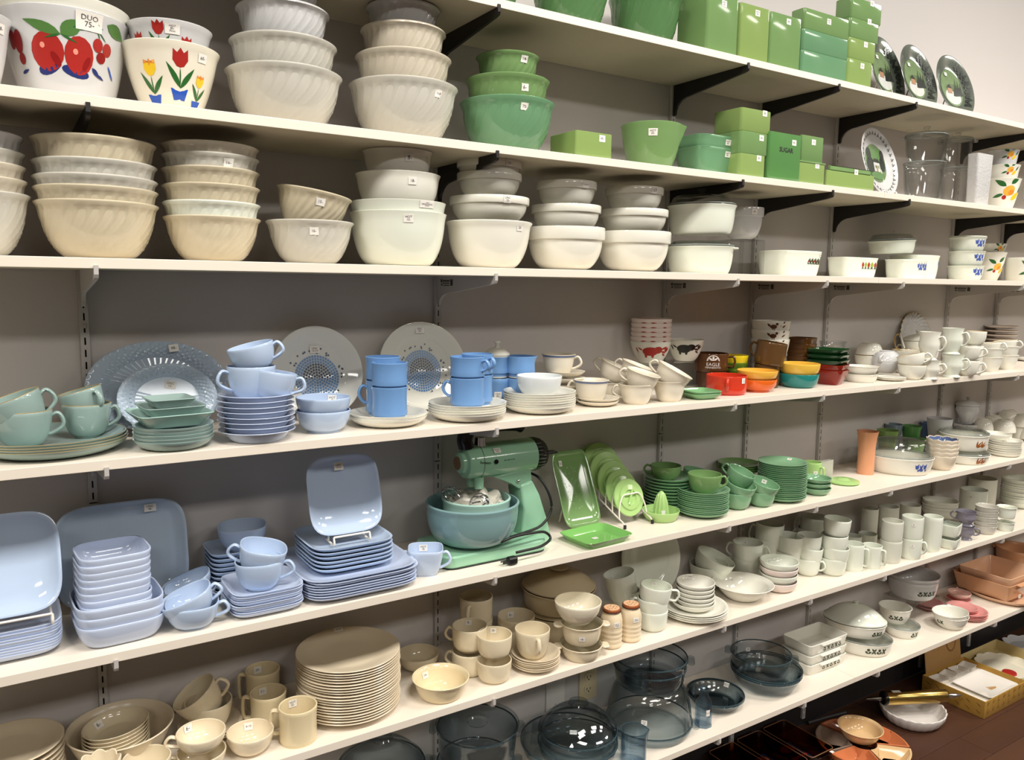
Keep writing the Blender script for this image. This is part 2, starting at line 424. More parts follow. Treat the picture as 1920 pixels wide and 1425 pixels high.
def cup_L(R, rb, h, p=2.1, t=.0028, lip=.0, mod=None, seg=44, foot=.003): return Lathe(*P_bowl(R, rb, h, p, t, lip, foot=foot), seg=seg, mod=mod)
def plain_bowl(R, rb, h, p=1.8, **k): 
    mod = k.pop('mod', None); seg = k.pop('seg', 56); return Lathe(*P_bowl(R, rb, h, p, **k), seg=seg, mod=mod)
def cup(sp, W, yr, name, material, label, cat='cup', group=None, rb=.52, p=2.1, z0=0, tilt=None, ha=None, hk='ear', out=.42, st=(), lip=0., mod=None, h=None, gold=None, hz=(.82, .3), t=.0028, ht=1., rot=0, yb=None):
    """cup W px wide at the rim; the rim sits at pixel row yr when upright (h overrides, metres)"""
    R = sp.w(W)/2; h = h or sp.z(yr)-z0; L = cup_L(R, R*rb, h, p, t, lip, mod)
    hm = None
    if ha is not None:
        def rad(fr): i, t_ = L.locate('o', fr); return L.prof[i][0]*(1-t_)+L.prof[i+1][0]*t_
        hm = handle_mesh(rad(hz[0]), h*hz[0], rad(hz[1]), h*hz[1], R*out, .0052*ht, .0036*ht, hk)
    return put(L, sp, name, material, label, cat, group, z0, rot, tilt, st, False, hm, ha, gold), L
# ---------------------------------------------------------------- the room
def struct(name, me, material): o = obj(name, me, material); o['kind'] = 'structure'; return o
RX0, RX1, RY = -3.2, 6.4, -6.0
struct('wall_back', boxmesh(RX0, RX1, 0, .1, FLOOR, CEIL), WALL)
OTHER = mat('far_wall_stocked', (104, 96, 90), .85, var=.3, scale=5)
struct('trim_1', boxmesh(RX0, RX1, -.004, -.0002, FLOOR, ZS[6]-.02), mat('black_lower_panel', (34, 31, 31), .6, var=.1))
struct('wall_left', boxmesh(RX0-.1, RX0, RY, 0, FLOOR, CEIL), OTHER)
struct('wall_right', boxmesh(RX1, RX1+.1, RY, 0, FLOOR, CEIL), OTHER)
struct('wall_front', boxmesh(RX0, RX1, RY-.1, RY, FLOOR, CEIL), OTHER)
struct('ceiling', boxmesh(RX0, RX1, RY, 0, CEIL, CEIL+.1), CEILM)
fl = struct('floor', boxmesh(RX0, RX1, RY, 0, FLOOR-.1, FLOOR-.004), mat('floor_joint', (30, 17, 10), .7))
WOODS = []
for i, c in enumerate(((74, 46, 32), (66, 40, 28), (82, 52, 36))):
    M_ = mat('brown_plank_%d' % i, c, .42, var=.28, scale=14); nt = M_.node_tree
    mp = nt.nodes.new('ShaderNodeMapping'); mp.inputs['Scale'].default_value = (.09, 1, 1)
    tcn = [n for n in nt.nodes if n.type == 'TEX_COORD'][0]; nz = [n for n in nt.nodes if n.type == 'TEX_NOISE'][0]
    nt.links.new(tcn.outputs['Object'], mp.inputs['Vector']); nt.links.new(mp.outputs[0], nz.inputs['Vector']); WOODS.append(M_)
pw, pl = .127, 1.22
plank = boxmesh(.0008, pl-.0008, .0008, pw-.0008, -.004, 0, bev=.0006)
for r in range(16):
    x = .5-(r*.37) % pl
    while x < 5.6:
        obj('plank', plank, WOODS[random.randrange(3)], fl, Matrix.Translation((x, -.004-(r+1)*pw, FLOOR))); x += pl
for i, (x, y) in enumerate(TROFFERS):
    o = obj('ceiling_light', boxmesh(-.62, .62, -.31, .31, 0, .03, bev=.004), mat('troffer_frame', (225, 225, 222), .5), None, Matrix.Translation((x, y, CEIL-.03)))
    tag(o, 'white recessed ceiling light panel in the shop ceiling', 'ceiling light', 'ceiling light panels')
# shelf boards, standards, brackets
SHN = ['topmost', 'second', 'third', 'fourth', 'fifth', 'sixth', 'lowest']
SEAM = 2.46
DEP = [.298, .298, .298, .3096, .3096, .3096, .3096]
for k in range(7):
    z = ZS[k]
    for j, (a, b) in enumerate(((-.62, SEAM-.0006), (SEAM+.0006, 4.9))):
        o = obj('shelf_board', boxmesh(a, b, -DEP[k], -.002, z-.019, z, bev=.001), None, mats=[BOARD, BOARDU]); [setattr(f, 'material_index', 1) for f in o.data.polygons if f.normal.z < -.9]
        tag(o, 'white melamine shelf board, %s from top, %s part' % (SHN[k], ('longer', 'shorter')[j]), 'shelf')
STX = [.147, .971, 1.783, 2.188, 2.600, 3.420, 3.830]
STN = ['beside the large oval platter', 'behind the stand mixer', 'behind the animal print bowls', 'behind the bird print bowls', 'behind the dark green bowls', 'behind the waisted mugs', 'behind the saucer stack']
def standard_mesh(z0, z1):
    bm = bmesh.new(); W2, d = .0085, .0115
    bbox(bm, -W2, -W2+.0014, -d, -.0005, z0, z1); bbox(bm, W2-.0014, W2, -d, -.0005, z0, z1)
    bbox(bm, -W2, -.0016, -d-.0012, -d, z0, z1); bbox(bm, .0016, W2, -d-.0012, -d, z0, z1)
    z = z0+.006; bbox(bm, -.0016, .0016, -d-.0012, -d, z0, z)
    while z < z1-.02:
        bbox(bm, -.0016, .0016, -d-.0012, -d, z+.0152, min(z+.0254, z1)); z += .0254
    if z < z1: bbox(bm, -.0016, .0016, -d-.0012, -d, z, z1)
    bbox(bm, -W2, W2, -.0016, -.0004, z0, z1, 1)
    return frombm(bm)
up_me, lo_me = standard_mesh(-.475, .66), standard_mesh(-1.70, -.4775)
DARKIN = mat('slot_inside_shade', (14, 13, 13), .9)  # near-black colour stands in for the shade inside the slots
for i, x in enumerate(STX):
    a = obj('shelf_standard', up_me, None, None, Matrix.Translation((x, 0, 0)), mats=[STEELW, DARKIN])
    b = obj('shelf_standard', lo_me, None, None, Matrix.Translation((x, 0, 0)), mats=[STEELW, DARKIN])
    tag(a, 'upper white slotted steel wall standard '+STN[i], 'shelf standard', 'slotted wall standards')
    tag(b, 'lower white slotted steel wall standard in line '+STN[i], 'shelf standard', 'slotted wall standards')
    for o, zs in ((a, (.45, -.1)), (b, (-.79, -1.2))):
        for zz in zs:
            s_ = boxmesh(-.004, .004, -.0146, -.0127, -.004, .004, bev=.0012); obj('screw', s_, STEELW, o, Matrix.Translation((0, 0, zz)))
def bracket_mesh(d, deep):
    P = [(-.013, 0), (-.013, -deep), (-.017, -deep-.003)]
    for q in range(7):
        a = q/6*pi/2; P.append((-.022-.055*(1-cos(a)), -deep+.0+(deep-.043)*sin(a)))
    P += [(-d+.012, -.019), (-d-.001, -.016), (-d-.0045, -.010), (-d-.0045, .006), (-d-.0012, .006), (-d-.0012, 0)]
    return prism(P, .0075)
bk, bw_, bw2 = bracket_mesh(.298, .088), bracket_mesh(.298, .072), bracket_mesh(.3096, .072)
for k in range(7):
    for i, x in enumerate(STX):
        o = obj('shelf_bracket', bk if k < 2 else (bw_ if k == 2 else bw2), STEELK if k < 2 else STEELW, None, Matrix.Translation((x, 0, ZS[k]-.0192)))
        tag(o, '%s steel bracket under %s, on the standard %s' % ('black' if k < 2 else 'white', ('topmost shelf', 'second shelf', 'third shelf', 'fourth shelf', 'fifth shelf', 'sixth shelf', 'lowest shelf')[k], STN[i]), 'bracket', 'shelf brackets')
        if k == 2 and i > 0:
            Mb = Matrix.Translation((-.0041, -.055, -.02)) @ Matrix.Rotation(radians(-90), 4, 'Z') @ Matrix.Rotation(radians(90), 4, 'X')
            bm = bmesh.new(); bbox(bm, -.012, .026, .006, .010, 0, .0003); bbox(bm, -.022, -.014, .004, .012, 0, .0003); bbox(bm, .03, .042, -.004, .012, 0, .0003)
            bbox(bm, -.012, .024, .001, .0035, 0, .0003); bbox(bm, -.02, -.013, -.004, .001, 0, .0003); bbox(bm, -.008, .024, -.0045, -.002, 0, .0003)
            obj('printed_marking', frombm(bm), mat('bracket_print', (70, 68, 66), .6), o, Mb)
# wall outlet and blank plate between the two lowest shelves
def wallplate(cx, cy, name, label, col, slots):
    d = FW+RT*((cx-960)/F_PX)-UP*((cy-712.5)/F_PX); t = (0-CAM.y)/d.y; p = CAM+d*t
    o = obj(name, boxmesh(-.035, .035, -.006, -.0005, -.057, .057, bev=.002), col, None, Matrix.Translation((p.x, 0, p.z))); tag(o, label, 'wall plate')
    if slots:
        for zz in (.02, -.02):
            f = obj('socket_face', slab(.034, .028, .002, .012, .0006), col, o, Matrix.Translation((0, -.006, zz)) @ Matrix.Rotation(radians(90), 4, 'X'))
            for xx, hh in ((-.0065, .009), (.0065, .007)): obj('slot', boxmesh(xx-.0012, xx+.0012, -hh/2, hh/2, .0019, .0023), DARKIN, f)
            obj('slot', boxmesh(-.0022, .0022, -.0105, -.0065, .0019, .0023), DARKIN, f)
    else:
        for zz in (.04, -.04): obj('screw', Lathe([(0, 0), (.003, 0), (.003, .001), (0, .0015)], [], 12).mesh, STEELW, o, Matrix.Translation((0, -.006, zz)) @ Matrix.Rotation(radians(90), 4, 'X'))
wallplate(1101, 1278, 'power_outlet', 'ivory duplex power outlet on wall behind blue glassware', mat('ivory_plastic', (214, 198, 160), .4), True)
wallplate(1040, 1296, 'blank_wall_plate', 'white blank wall plate with two screws beside the outlet', mat('white_plastic', (214, 212, 206), .4), False)
# ================================================================ goods: helpers
def boxpx(k, xl, xc, xr, yt, Yf, name, material, label, cat='box', group=None, z0=0, yb=None, r=.005, open_=True, st=None, back=None, taper=0.):
    """box set square to the shelf: front-left edge at column xc, front face to xr, left face back to xl; top at row yt"""
    a = Spot(k, xc, Y=Yf); b = Spot(k, xr, Y=Yf); w = b.p.x-a.p.x
    dlt = back or .05
    if xl is not None:
        y = Yf
        for _ in range(30):
            u = proj((a.p.x, y, a.p.z))[0]; u2 = proj((a.p.x, y+1e-3, a.p.z))[0]; y += max(-.1, min(.1, (xl-u)/((u2-u)/1e-3)))
            if y > -.004: y = -.004
        dlt = y-Yf
    h = a.z(yt)-z0
    me = box_open(w, dlt, h, r, .004, taper) if open_ else slab(w, dlt, h, r)
    o = obj(name, me, material, None, Matrix.Translation((a.p.x+w/2, Yf+dlt/2, a.p.z+z0))); tag(o, label, cat, group)
    if st:
        x, y, tx = st; q = Spot(k, x, Y=Yf); zz = q.z(y)-z0
        flat_sticker(o, Matrix.Translation((q.p.x-a.p.x-w/2, -dlt/2-.0003, zz)) @ Matrix.Rotation(radians(90), 4, 'X'), tx)
    return o, h, w, dlt
def nest(sp, rows, Ws, mats, name, label, cat, group, rb=.5, p=1.8, base_h=None, mod=None, seg=56, t=.0026, lip=.004, sts={}, bead=0., hs=None, tilts={}, foot=0):
    """nested pile; rows[0] is the lowest rim row, Ws the rim widths in px; all the same depth unless hs given"""
    H0 = sp.z(rows[0]); L0 = None; n = len(rows)
    for i, (y, W) in enumerate(zip(rows, Ws)):
        R = sp.w(W)/2; h = H0*(W/Ws[0]) if hs is None else hs[i]
        key = round(W), round(h, 4)
        if not L0 or L0[0] != key:
            L0 = (key, Lathe(*P_bowl(R, R*rb, h, p, t, lip, bead=bead, foot=foot), seg=seg, mod=mod))
        z = sp.z(y)-h
        o = put(L0[1], sp, name, mats[i % len(mats)], label.format(ordn(i, n)), cat, group, z if i else 0, st=sts.get(i, ()), tilt=tilts.get(i))
        yield o, L0[1]
def nestl(*a, **k): return list(nest(*a, **k))
def band_bowl(R, h, t=.003):
    """bowl with a collar band under the rim"""
    out = [(0, 0), (R*.45, 0)]
    for i in range(1, 11):
        u = i/10; out.append((R*(.45+.48*(1-(1-u)**1.9)**(1/1.9)), h*.7*u))
    out += [(R*.985, h*.715), (R*.995, h*.74), (R, h*.97), (R-.001, h)]
    inn = [(R-t, h), (R-t-.001, h*.72)]+[(r-t, z+t) for r, z in out[11:1:-1]]+[(0, t)]
    return Lathe(out, inn, 56)
def lid_knob(R, h, rk, hk, t=.003):
    """domed lid with a knob"""
    o = [(R*.93, -.004), (R*.95, 0), (R, .001), (R, .005), (R*.96, .007)]
    for i in range(1, 8): u = i/7; o.append((R*.96-(R*.96-rk)*u, .007+(h-.007)*(1-(1-u)**2)))
    o += [(rk*.55, h+hk*.25), (rk*.6, h+hk*.5), (rk, h+hk*.75), (rk*.9, h+hk), (0, h+hk)]
    i_ = [(0, h-t)]+[(R*.93*k/6, (h-t-.002)*(1-(k/6)**2.2)) for k in range(1, 6)]+[(R*.93, -.004)]
    return Lathe(o, i_, 48)
def lean(L, k, cx, Y0, tilt, name, material, label, cat, group=None, sy=1., yaw=0, z0=0, st=()):
    """a plate standing on edge on shelf k at depth Y0, leaning back by tilt degrees; faces the room"""
    sp = Spot(k, cx, Y=Y0); R_ = L.R*sy
    M_ = Matrix.Translation(sp.p+Vector((0, 0, z0))) @ Matrix.Rotation(radians(yaw), 4, 'Z') @ Matrix.Rotation(radians(90-tilt), 4, 'X') @ Matrix.Translation((0, R_, 0))
    o = obj(name, L.mesh, material, None, M_); tag(o, label, cat, group); return o
def wire_easel(k, cx, Y0, w, name, material, label, tilt=15, z0=0, lip=.018, back=.10, d=.03):
    sp = Spot(k, cx, Y=Y0); bm = bmesh.new()
    for s_ in (-1, 1):
        x = s_*w/2
        tube(catmull([(x, -d, lip), (x, -d-.002, .002), (x, -.0, .002), (x, .012, .004)], 4), .0018, bm=bm, seg=6, up=Vector((1, 0, 0)))
        tube([Vector((x, .002, .002)), Vector((x*.7, .002+back*sin(radians(tilt)), back*cos(radians(tilt))))], .0018, bm=bm, seg=6, up=Vector((1, 0, 0)))
        tube([Vector((x*.7, .002+back*sin(radians(tilt)), back*cos(radians(tilt)))), Vector((x*.8, .055, .002))], .0018, bm=bm, seg=6, up=Vector((1, 0, 0)))
    tube([Vector((-w/2, -d, lip)), Vector((w/2, -d, lip))], .0018, bm=bm, seg=6)
    tube([Vector((-w*.35, .002+back*sin(radians(tilt)), back*cos(radians(tilt)))), Vector((w*.35, .002+back*sin(radians(tilt)), back*cos(radians(tilt))))], .0018, bm=bm, seg=6)
    bmesh.ops.recalc_face_normals(bm, faces=bm.faces[:])
    o = obj(name, frombm(bm, True, 50), material, None, Matrix.Translation(sp.p+Vector((0, 0, z0)))); tag(o, label, 'plate stand'); return o
# ================================================================ topmost shelf
sw = lambda N=26, a=.042, tw=.9: swirl(N, a, tw, hi=.86)
G = 'jade swirl bowls on the topmost shelf'
for cx, W, yr, yy, lab in ((905, 150, -62, -.14, 'dark jade swirl bowl in the topmost shelf row, farthest from the tall canister'), (1068, 150, -38, -.15, 'dark jade swirl bowl between two swirl bowls on topmost shelf')):
    sp = Spot(0, cx, Y=yy); R = sp.w(W)/2
    put(Lathe(*P_bowl(R, R*.5, sp.z(yr), 1.7, .003, .004, bead=.002), seg=156, mod=sw()), sp, 'mixing_bowl', JSWIRL, lab, 'bowl', G)
sp = Spot(0, 1207, Y=-.15)
nestl(sp, [2, -28], [137, 118], [JSWIRL], 'mixing_bowl', 'jade swirl bowl beside the tall green canister, {} of two', 'bowl', G, mod=sw(), seg=156, p=1.85, rb=.46, bead=.002)
J = 'jade canisters and boxes on topmost shelf'
boxpx(0, 1266, 1324, 1382, -28, -.27, 'tall_canister', JADE, 'largest tall jade glass canister on the topmost shelf', 'canister', J, r=.008, st=(1354, 7, 'HOT\n65-'))
boxpx(0, 1370, 1385, 1440, 3, -.262, 'tall_canister', JADEO, 'lighter tall jade canister next to the largest canister', 'canister', J, r=.008, st=(1416, 25, 'HOT\n40-'))
boxpx(0, 1428, 1441, 1499, 20, -.258, 'tall_canister', JADE, 'slim jade canister with a crooked sticker beside stacked boxes', 'canister', J, r=.008, st=(1474, 41, '40-'))
z = 0
for i, (yt, m_, t_) in enumerate(((92, JADEB, None), (52, JADEB, None), (13, JADE, 'HOT\n30-'))):
    o, h, w_, d_ = boxpx(0, 1476, 1502, 1588-i*0+i, yt, -.26, 'refrigerator_box', m_, 'wide jade refrigerator box, %s of three on the topmost shelf' % ordn(i, 3), 'box', J, z0=z, r=.009, st=(1548, 41, t_) if t_ else None); z += h+.0004
z = 0
for i, (yt, xr, m_, yy) in enumerate(((107, 1634, JADEO, 124), (68, 1638, JADEO, 84), (31, 1642, JADE, 41), (-8, 1645, JADE, 7))):
    o, h, w_, d_ = boxpx(0, 1556, 1587, xr, yt, -.265, 'refrigerator_box', m_, 'small square jade box, %s in the pile of four' % ordn(i, 4), 'box', J, z0=z, r=.010, st=(xr-20, yy, '25-')); z += h+.0004
# landscape plates on stands
SILV = mat('silvery_plate_glaze', (104, 112, 102), .12, metal=.25, var=.3, scale=25)
SCN = [mat('plate_sky_green', (112, 134, 94), .2, var=.3, scale=40), mat('plate_tree_dark', (40, 46, 40), .25), mat('plate_cottage', (170, 130, 100), .25), mat('plate_snow', (206, 208, 204), .2, var=.15), mat('plate_field', (92, 110, 70), .25)]
def landscape(R):
    S = [(0, ell(0, .0, R*.98, R*.98, 28)), (3, ell(0, -R*.45, R*.7, R*.42, 20)), (4, ell(R*.2, R*.02, R*.75, R*.2, 18))]
    for i in range(7):
        a = i/6; x = R*(.15+.68*a); b_ = -R*(.42-.1*a); hh = R*(.5+.55*((i*37) % 5)/5)
        if math.hypot(x, b_+hh) > R*.93: hh = max(R*.3, sqrt(max(0, (R*.93)**2-x*x))-b_)
        S.append((1, [(x-R*.11, b_), (x+R*.11, b_), (x+R*.04, b_+hh*.6), (x, b_+hh), (x-R*.05, b_+hh*.6)]))
    S += [(2, [(-R*.45, -R*.3), (-R*.05, -R*.3), (-R*.05, -R*.02), (-R*.25, R*.14), (-R*.45, -R*.02)]), (1, [(-R*.5, -R*.03), (-R*.0, -R*.03), (-R*.25, R*.19)])]
    return S
def flatdecal(L, shapes, z, step=.0001):
    bm = bmesh.new()
    for i, (mi, pts) in enumerate(shapes):
        f = bm.faces.new([bm.verts.new((x, y, z+step*i)) for x, y in pts]); f.material_index = mi
    return frombm(bm)
PL = Lathe(*P_plate(.123, .02, .62, .003), seg=56)
for i, (cx, y0) in enumerate(((1668, -.175), (1727, -.185), (1795, -.19))):
    o = lean(PL, 0, cx, y0, 16, 'landscape_plate', SILV, ['silvery landscape plate half hidden behind the small jade boxes', 'silvery landscape plate between two landscape plates on topmost shelf', 'silvery landscape plate with tall fir trees at the row end'][i], 'plate', 'landscape plates on the topmost shelf', yaw=(8, 4, 0)[i])
    me = PL.decal('i', radians(90), .2, [], 0) if 0 else flatdecal(PL, landscape(.074), .0042)
    obj('printed_scene', me, None, o, mats=SCN)
    bm = bmesh.new()
    for j in range(26):
        a = -.75+1.9*j/25; r0 = .084+.006*((j*7) % 3); hh = .014+.018*((j*11) % 4)/4
        c_, s_ = cos(a), sin(a); px, py = -s_, c_; zz = lambda r: .0072+.0134*max(0, (r-.08)/.043)
        f = bm.faces.new([bm.verts.new((r*c_+q*px, r*s_+q*py, zz(r))) for r, q in ((r0, -.007), (min(r0+hh, .119), 0), (r0, .007))])
    obj('fir_tree_border', frombm(bm), SCN[1], o)
    flat_sticker(o, Matrix.Translation((-.03, .05, .0068)), '30-', .016, .013)
    wire_easel(0, cx, y0, .09, 'plate_stand', WIREK if i else WIRE, ['wire easel under the half hidden landscape plate', 'black wire easel under the middle landscape plate', 'black wire easel under the fir tree plate'][i], 16)
# ================================================================ second shelf
G = 'decorated white bowls on the second shelf'
def splash(R, h, t=.003, rb=.56): return Lathe(*P_bowl(R, R*rb, h, 1.28, t, .003, bead=.0015), seg=56)
sp = Spot(1, -53, Y=-.205); R = sp.w(170)/2
put(splash(R, sp.z(30)), sp, 'mixing_bowl', WHITEG, 'plain white mixing bowl beside the tomato print bowl', 'bowl', G, st=(('o', 50, .82, '18-'),))
sp = Spot(1, 130, Y=-.14); R = sp.w(244)/2; LT = splash(R, sp.z(42), rb=.66)
o = put(LT, sp, 'mixing_bowl', WHITEG, 'large white mixing bowl printed with red tomatoes and cherries', 'bowl', G, st=(('o', 22, .88, 'DUO\n75-', .045, .032),))
put(splash(R*1.02, sp.z(42)*.9, rb=.66), sp, 'mixing_bowl', WHITE, 'white mixing bowl nested inside the tomato print bowl', 'bowl', G, z0=sp.z(20)-sp.z(42)*.9)
k = sp.s*1.0
TP = [RED, LGRN, GRN, NAVY, BLU, mat('dark_red_print', (140, 24, 24), .3), mat('pink_light_print', (232, 150, 130), .3)]
S = [(3, ell(-26, -33, 22, 12, 14, .5)), (3, ell(18, -38, 24, 10, 14, -.2)), (0, ell(-27, -8, 27, 33)), (0, ell(24, -10, 24, 33)), (6, ell(-34, 2, 4, 5)), (6, ell(18, -4, 4, 5)), (5, ell(-14, -20, 6, 14, 12, .5)), (5, ell(36, -22, 5, 14, 12, -.4)),
     (1, leaf(-4, 22, -62, 44, 18)), (1, leaf(-4, 22, 30, 50, 26)), (2, leaf(8, 34, 64, 44, 8)), (2, leaf(-4, 22, 22, 10, 4)), (2, leaf(-4, 22, -30, 14, 4)),
     (0, ell(55, 14, 9, 12)), (0, ell(73, 10, 9, 12)), (5, ell(62, -6, 9, 10)), (2, leaf(58, 24, 52, 42, 2)), (2, leaf(70, 22, 52, 42, 2)), (1, leaf(70, 54, 112, 38, 24)), (2, leaf(40, 56, 60, 46, 4)),
     (3, leaf(46, -26, 62, -42, 8)), (3, leaf(56, -36, 72, -44, 5)), (4, leaf(78, -16, 92, -36, 4)), (4, leaf(84, -26, 96, -40, 4)), (5, ell(-78, 8, 9, 20)), (5, ell(-92, 12, 8, 16)), (5, ell(-76, -20, 7, 10)), (3, leaf(-84, -44, -66, -38, 6))]
obj('fruit_print', LT.decal('o', radians(-92), .56, scl(S, k)), None, o, mats=TP)
sp = Spot(1, 324, Y=-.17); R = sp.w(186)/2; h = sp.z(97); L1 = splash(R, h, rb=.52)
o = put(L1, sp, 'mixing_bowl', milk('cream_glass', (232, 226, 208)), 'white mixing bowl printed with tulips in blue flowerpots', 'bowl', G, st=(('o', 42, .82, '60-'),))
def tulip(x, y, c, s_=1, side=-1):
    q = [(c, [(x+s_*a, y+s_*b) for a, b in ((-11, 26), (-5, 20), (0, 28), (5, 20), (11, 26), (12, 8), (6, -2), (0, -4), (-6, -2), (-12, 8))]), (2, leaf(x, y-4*s_, x+1, y-38*s_, 2.4*s_)),
         (2, leaf(x+2*s_, y-38*s_, x-22*s_, y+4*s_, 9*s_)), (2, leaf(x+1*s_, y-38*s_, x+24*s_, y-2*s_, 9*s_)), (4, [(x+a*s_, y+b*s_) for a, b in ((-16, -38), (16, -38), (11, -58), (-11, -58))])]
    if c == 1: q.insert(1, (3, [(x+s_*a, y+s_*b) for a, b in ((-11, 26), (-5, 20), (0, 28), (5, 20), (11, 26), (11, 19), (0, 15), (-11, 19))]))
    return q
TM = [RED, YEL, GRN, ORNG, BLU]
obj('tulip_print', L1.decal('o', radians(-78), .60, scl(tulip(0, 8, 0, 1.05)+tulip(-52, -10, 1, .92)+tulip(40, -22, 1, .72), sp.s)), None, o, mats=TM)
L2 = splash(sp.w(160)/2, h*.92, rb=.52)
o = put(L2, sp, 'mixing_bowl', WHITEG, 'smaller tulip print bowl nested in the tulip bowl', 'bowl', G, z0=sp.z(57)-h*.92, st=(('o', 4, .86, 'HOT\n85-\nFirm', .026, .02),))
obj('tulip_print', L2.decal('o', radians(-106), .78, scl(tulip(0, 0, 0, .8)+tulip(-42, -18, 0, .8)+tulip(48, -22, 0, .8), sp.s)), None, o, mats=TM)
G = 'pale swirl mixing bowls on the second shelf'
sp = Spot(1, 535, Y=-.165)
nestl(sp, [142, 86, 24, -20], [216, 197, 170, 140], [IVORYW, IVORYW, WHITEG, WHITEG], 'mixing_bowl', 'pale ivory swirl bowl, {} in the larger pile on second shelf', 'bowl', G, mod=sw(28, .04), seg=168, p=1.9, rb=.46, bead=.003)
sp = Spot(1, 757, Y=-.165)
nestl(sp, [166, 112, 62, 19], [200, 175, 155, 133], [IVORYW, IVORY, IVORY, WHITEG], 'mixing_bowl', 'beige swirl bowl, {} in the pile beside jade bowls', 'bowl', G, mod=sw(28, .04), seg=168, p=1.9, rb=.46, bead=.003, sts={0: (('o', 42, .78, '15-19'),)})
G = 'jade bowls on the second shelf'
sp = Spot(1, 950, Y=-.17)
nestl(sp, [197, 155, 110], [175, 155, 116], [JADEB, JADE, JADE], 'mixing_bowl', 'jade green mixing bowl, {} in the swirl bowl pile', 'bowl', G, mod=sw(24, .04), seg=96, p=1.9, rb=.46, bead=.002, sts={0: (('o', 22, .8, '75-'),), 1: (('o', 26, .72, '6-'),), 2: (('o', 34, .8, '50-'),)})
boxpx(1, 1030, 1079, 1147, 243, -.262, 'refrigerator_box', JADEO, 'single pale jade refrigerator box beside swirl bowls', 'box', 'jade boxes on the second shelf', st=(1128, 260, '45-'))
sp = Spot(1, 1219, Y=-.17); R = sp.w(114)/2
def spout(th, i, r, z, s):
    u = max(0, (z/s.h-.55)/.45); d = math.atan2(sin(th-.15), cos(th-.15)); r = r*(1+.16*u*math.exp(-(d/.22)**2)); return r*cos(th), r*sin(th), z
put(Lathe(*P_bowl(R, R*.56, sp.z(237), 1.5, .003, bead=.002), seg=72, mod=spout), sp, 'batter_bowl', JADE, 'jade batter bowl with a pouring spout on second shelf', 'bowl', G, st=(('o', 3, .76, 'HOT\n35-', .024, .019),))
sp = Spot(1, 1319, Y=-.16); R = sp.w(102)/2; h = sp.z(282)
LB = Lathe(*P_bowl(R, R*.7, h, 1.5, .003, .003), seg=56, mod=squared(5, .98, .8))
for i in range(2):
    put(LB, sp, 'refrigerator_dish', JADEB, 'blue-green jade dish with rounded corners, %s of two' % ('lower', 'upper')[i], 'dish', 'stacked jade dishes on second shelf', z0=i*(sp.z(260)-h), rot=-sp.az*57.3, st=(('o', 24, .8, 'HOT\n40-'),))
z = 0; J = 'jade boxes on the second shelf'
for i, (yt, xl, xr, m_, sy) in enumerate(((286, 1352, 1434, JADEO, 297), (244, 1340, 1437, JADE, 259), (200, 1333, 1441, JADEO, 213))):
    o, h, w_, d_ = boxpx(1, xl, 1385, xr, yt, -.255, 'refrigerator_box', m_, 'jade square box, %s of three beside the sugar canister' % ordn(i, 3), 'box', J, z0=z, r=.009, st=(xr-13, sy, '30-')); z += h+.0004
o, h, w_, d_ = boxpx(1, 1430, 1440, 1499, 245, -.262, 'sugar_canister', milk('jade_sugar', (92, 142, 82)), 'tall jade canister lettered SUGAR in black', 'canister', J, r=.006, st=(1485, 268, '45-'))
q = Spot(1, 1471, Y=-.262); q0 = Spot(1, 1440, Y=-.262)
obj('lettering', textmesh('SUGAR', .022), BLK, o, Matrix.Translation((q.p.x-q0.p.x-w_/2, -d_/2-.0006, q.z(282))) @ Matrix.Rotation(radians(90), 4, 'X') @ Matrix.Scale(.0195, 4))
o, h, w_, d_ = boxpx(1, 1490, 1496, 1545, 303, -.255, 'refrigerator_box', JADEO, 'small pale jade box under another beside the sugar canister', 'box', J, st=(1530, 311, '12-'))
obj('lid', slab(w_+.004, d_+.004, .005, .004, .001), JADE, o, Matrix.Translation((0, 0, h)))
boxpx(1, 1492, 1499, 1540, 252, -.25, 'refrigerator_box', JADE, 'small jade box standing upon the lidded jade box', 'box', J, z0=h+.0055, st=(1521, 267, '12-'))
o, h, w_, d_ = boxpx(1, 1543, 1548, 1638, 318, -.24, 'butter_dish', JADEO, 'wide jade butter dish with inset lid beside oval plate', 'dish', J, st=(1603, 323, '20-'), back=.12)
obj('lid', slab(w_*.86, d_*.86, .016, .008, .003), JADE, o, Matrix.Translation((0, 0, h)))
# oval picture plate on a stand
LP_ = Lathe(*P_plate(.14, .02, .6, .003), seg=64, mod=oval(1, .86))
o = lean(LP_, 1, 1652, -.2, 14, 'oval_plate', WHITEG, 'white oval plate with a country house scene and leaf border', 'plate', None, sy=.86, yaw=10)
S = [(0, ell(0, 0, .08, .068, 26)), (4, ell(-.03, .02, .045, .035)), (4, ell(.04, .03, .03, .028)), (1, ell(-.045, -.01, .03, .03)), (1, ell(.05, .0, .022, .026)), (3, [(-.022, -.03), (.026, -.03), (.026, .002), (-.022, .002)]), (1, [(-.027, .002), (.031, .002), (.018, .016), (-.014, .016)]), (0, [(-.012, -.018), (-.004, -.018), (-.004, -.008), (-.012, -.008)]), (0, [(.01, -.018), (.018, -.018), (.018, -.008), (.01, -.008)]), (1, ell(-.05, .03, .018, .022)), (1, ell(.055, .032, .016, .02)), (2, [(-.004, -.03), (.006, -.03), (.006, -.008), (-.004, -.008)]), (4, ell(0, -.045, .055, .014))]
obj('printed_scene', flatdecal(LP_, S, .0042), None, o, mats=[SCN[0], SCN[1], SCN[2], SCN[3], LGRN])
bm = bmesh.new()
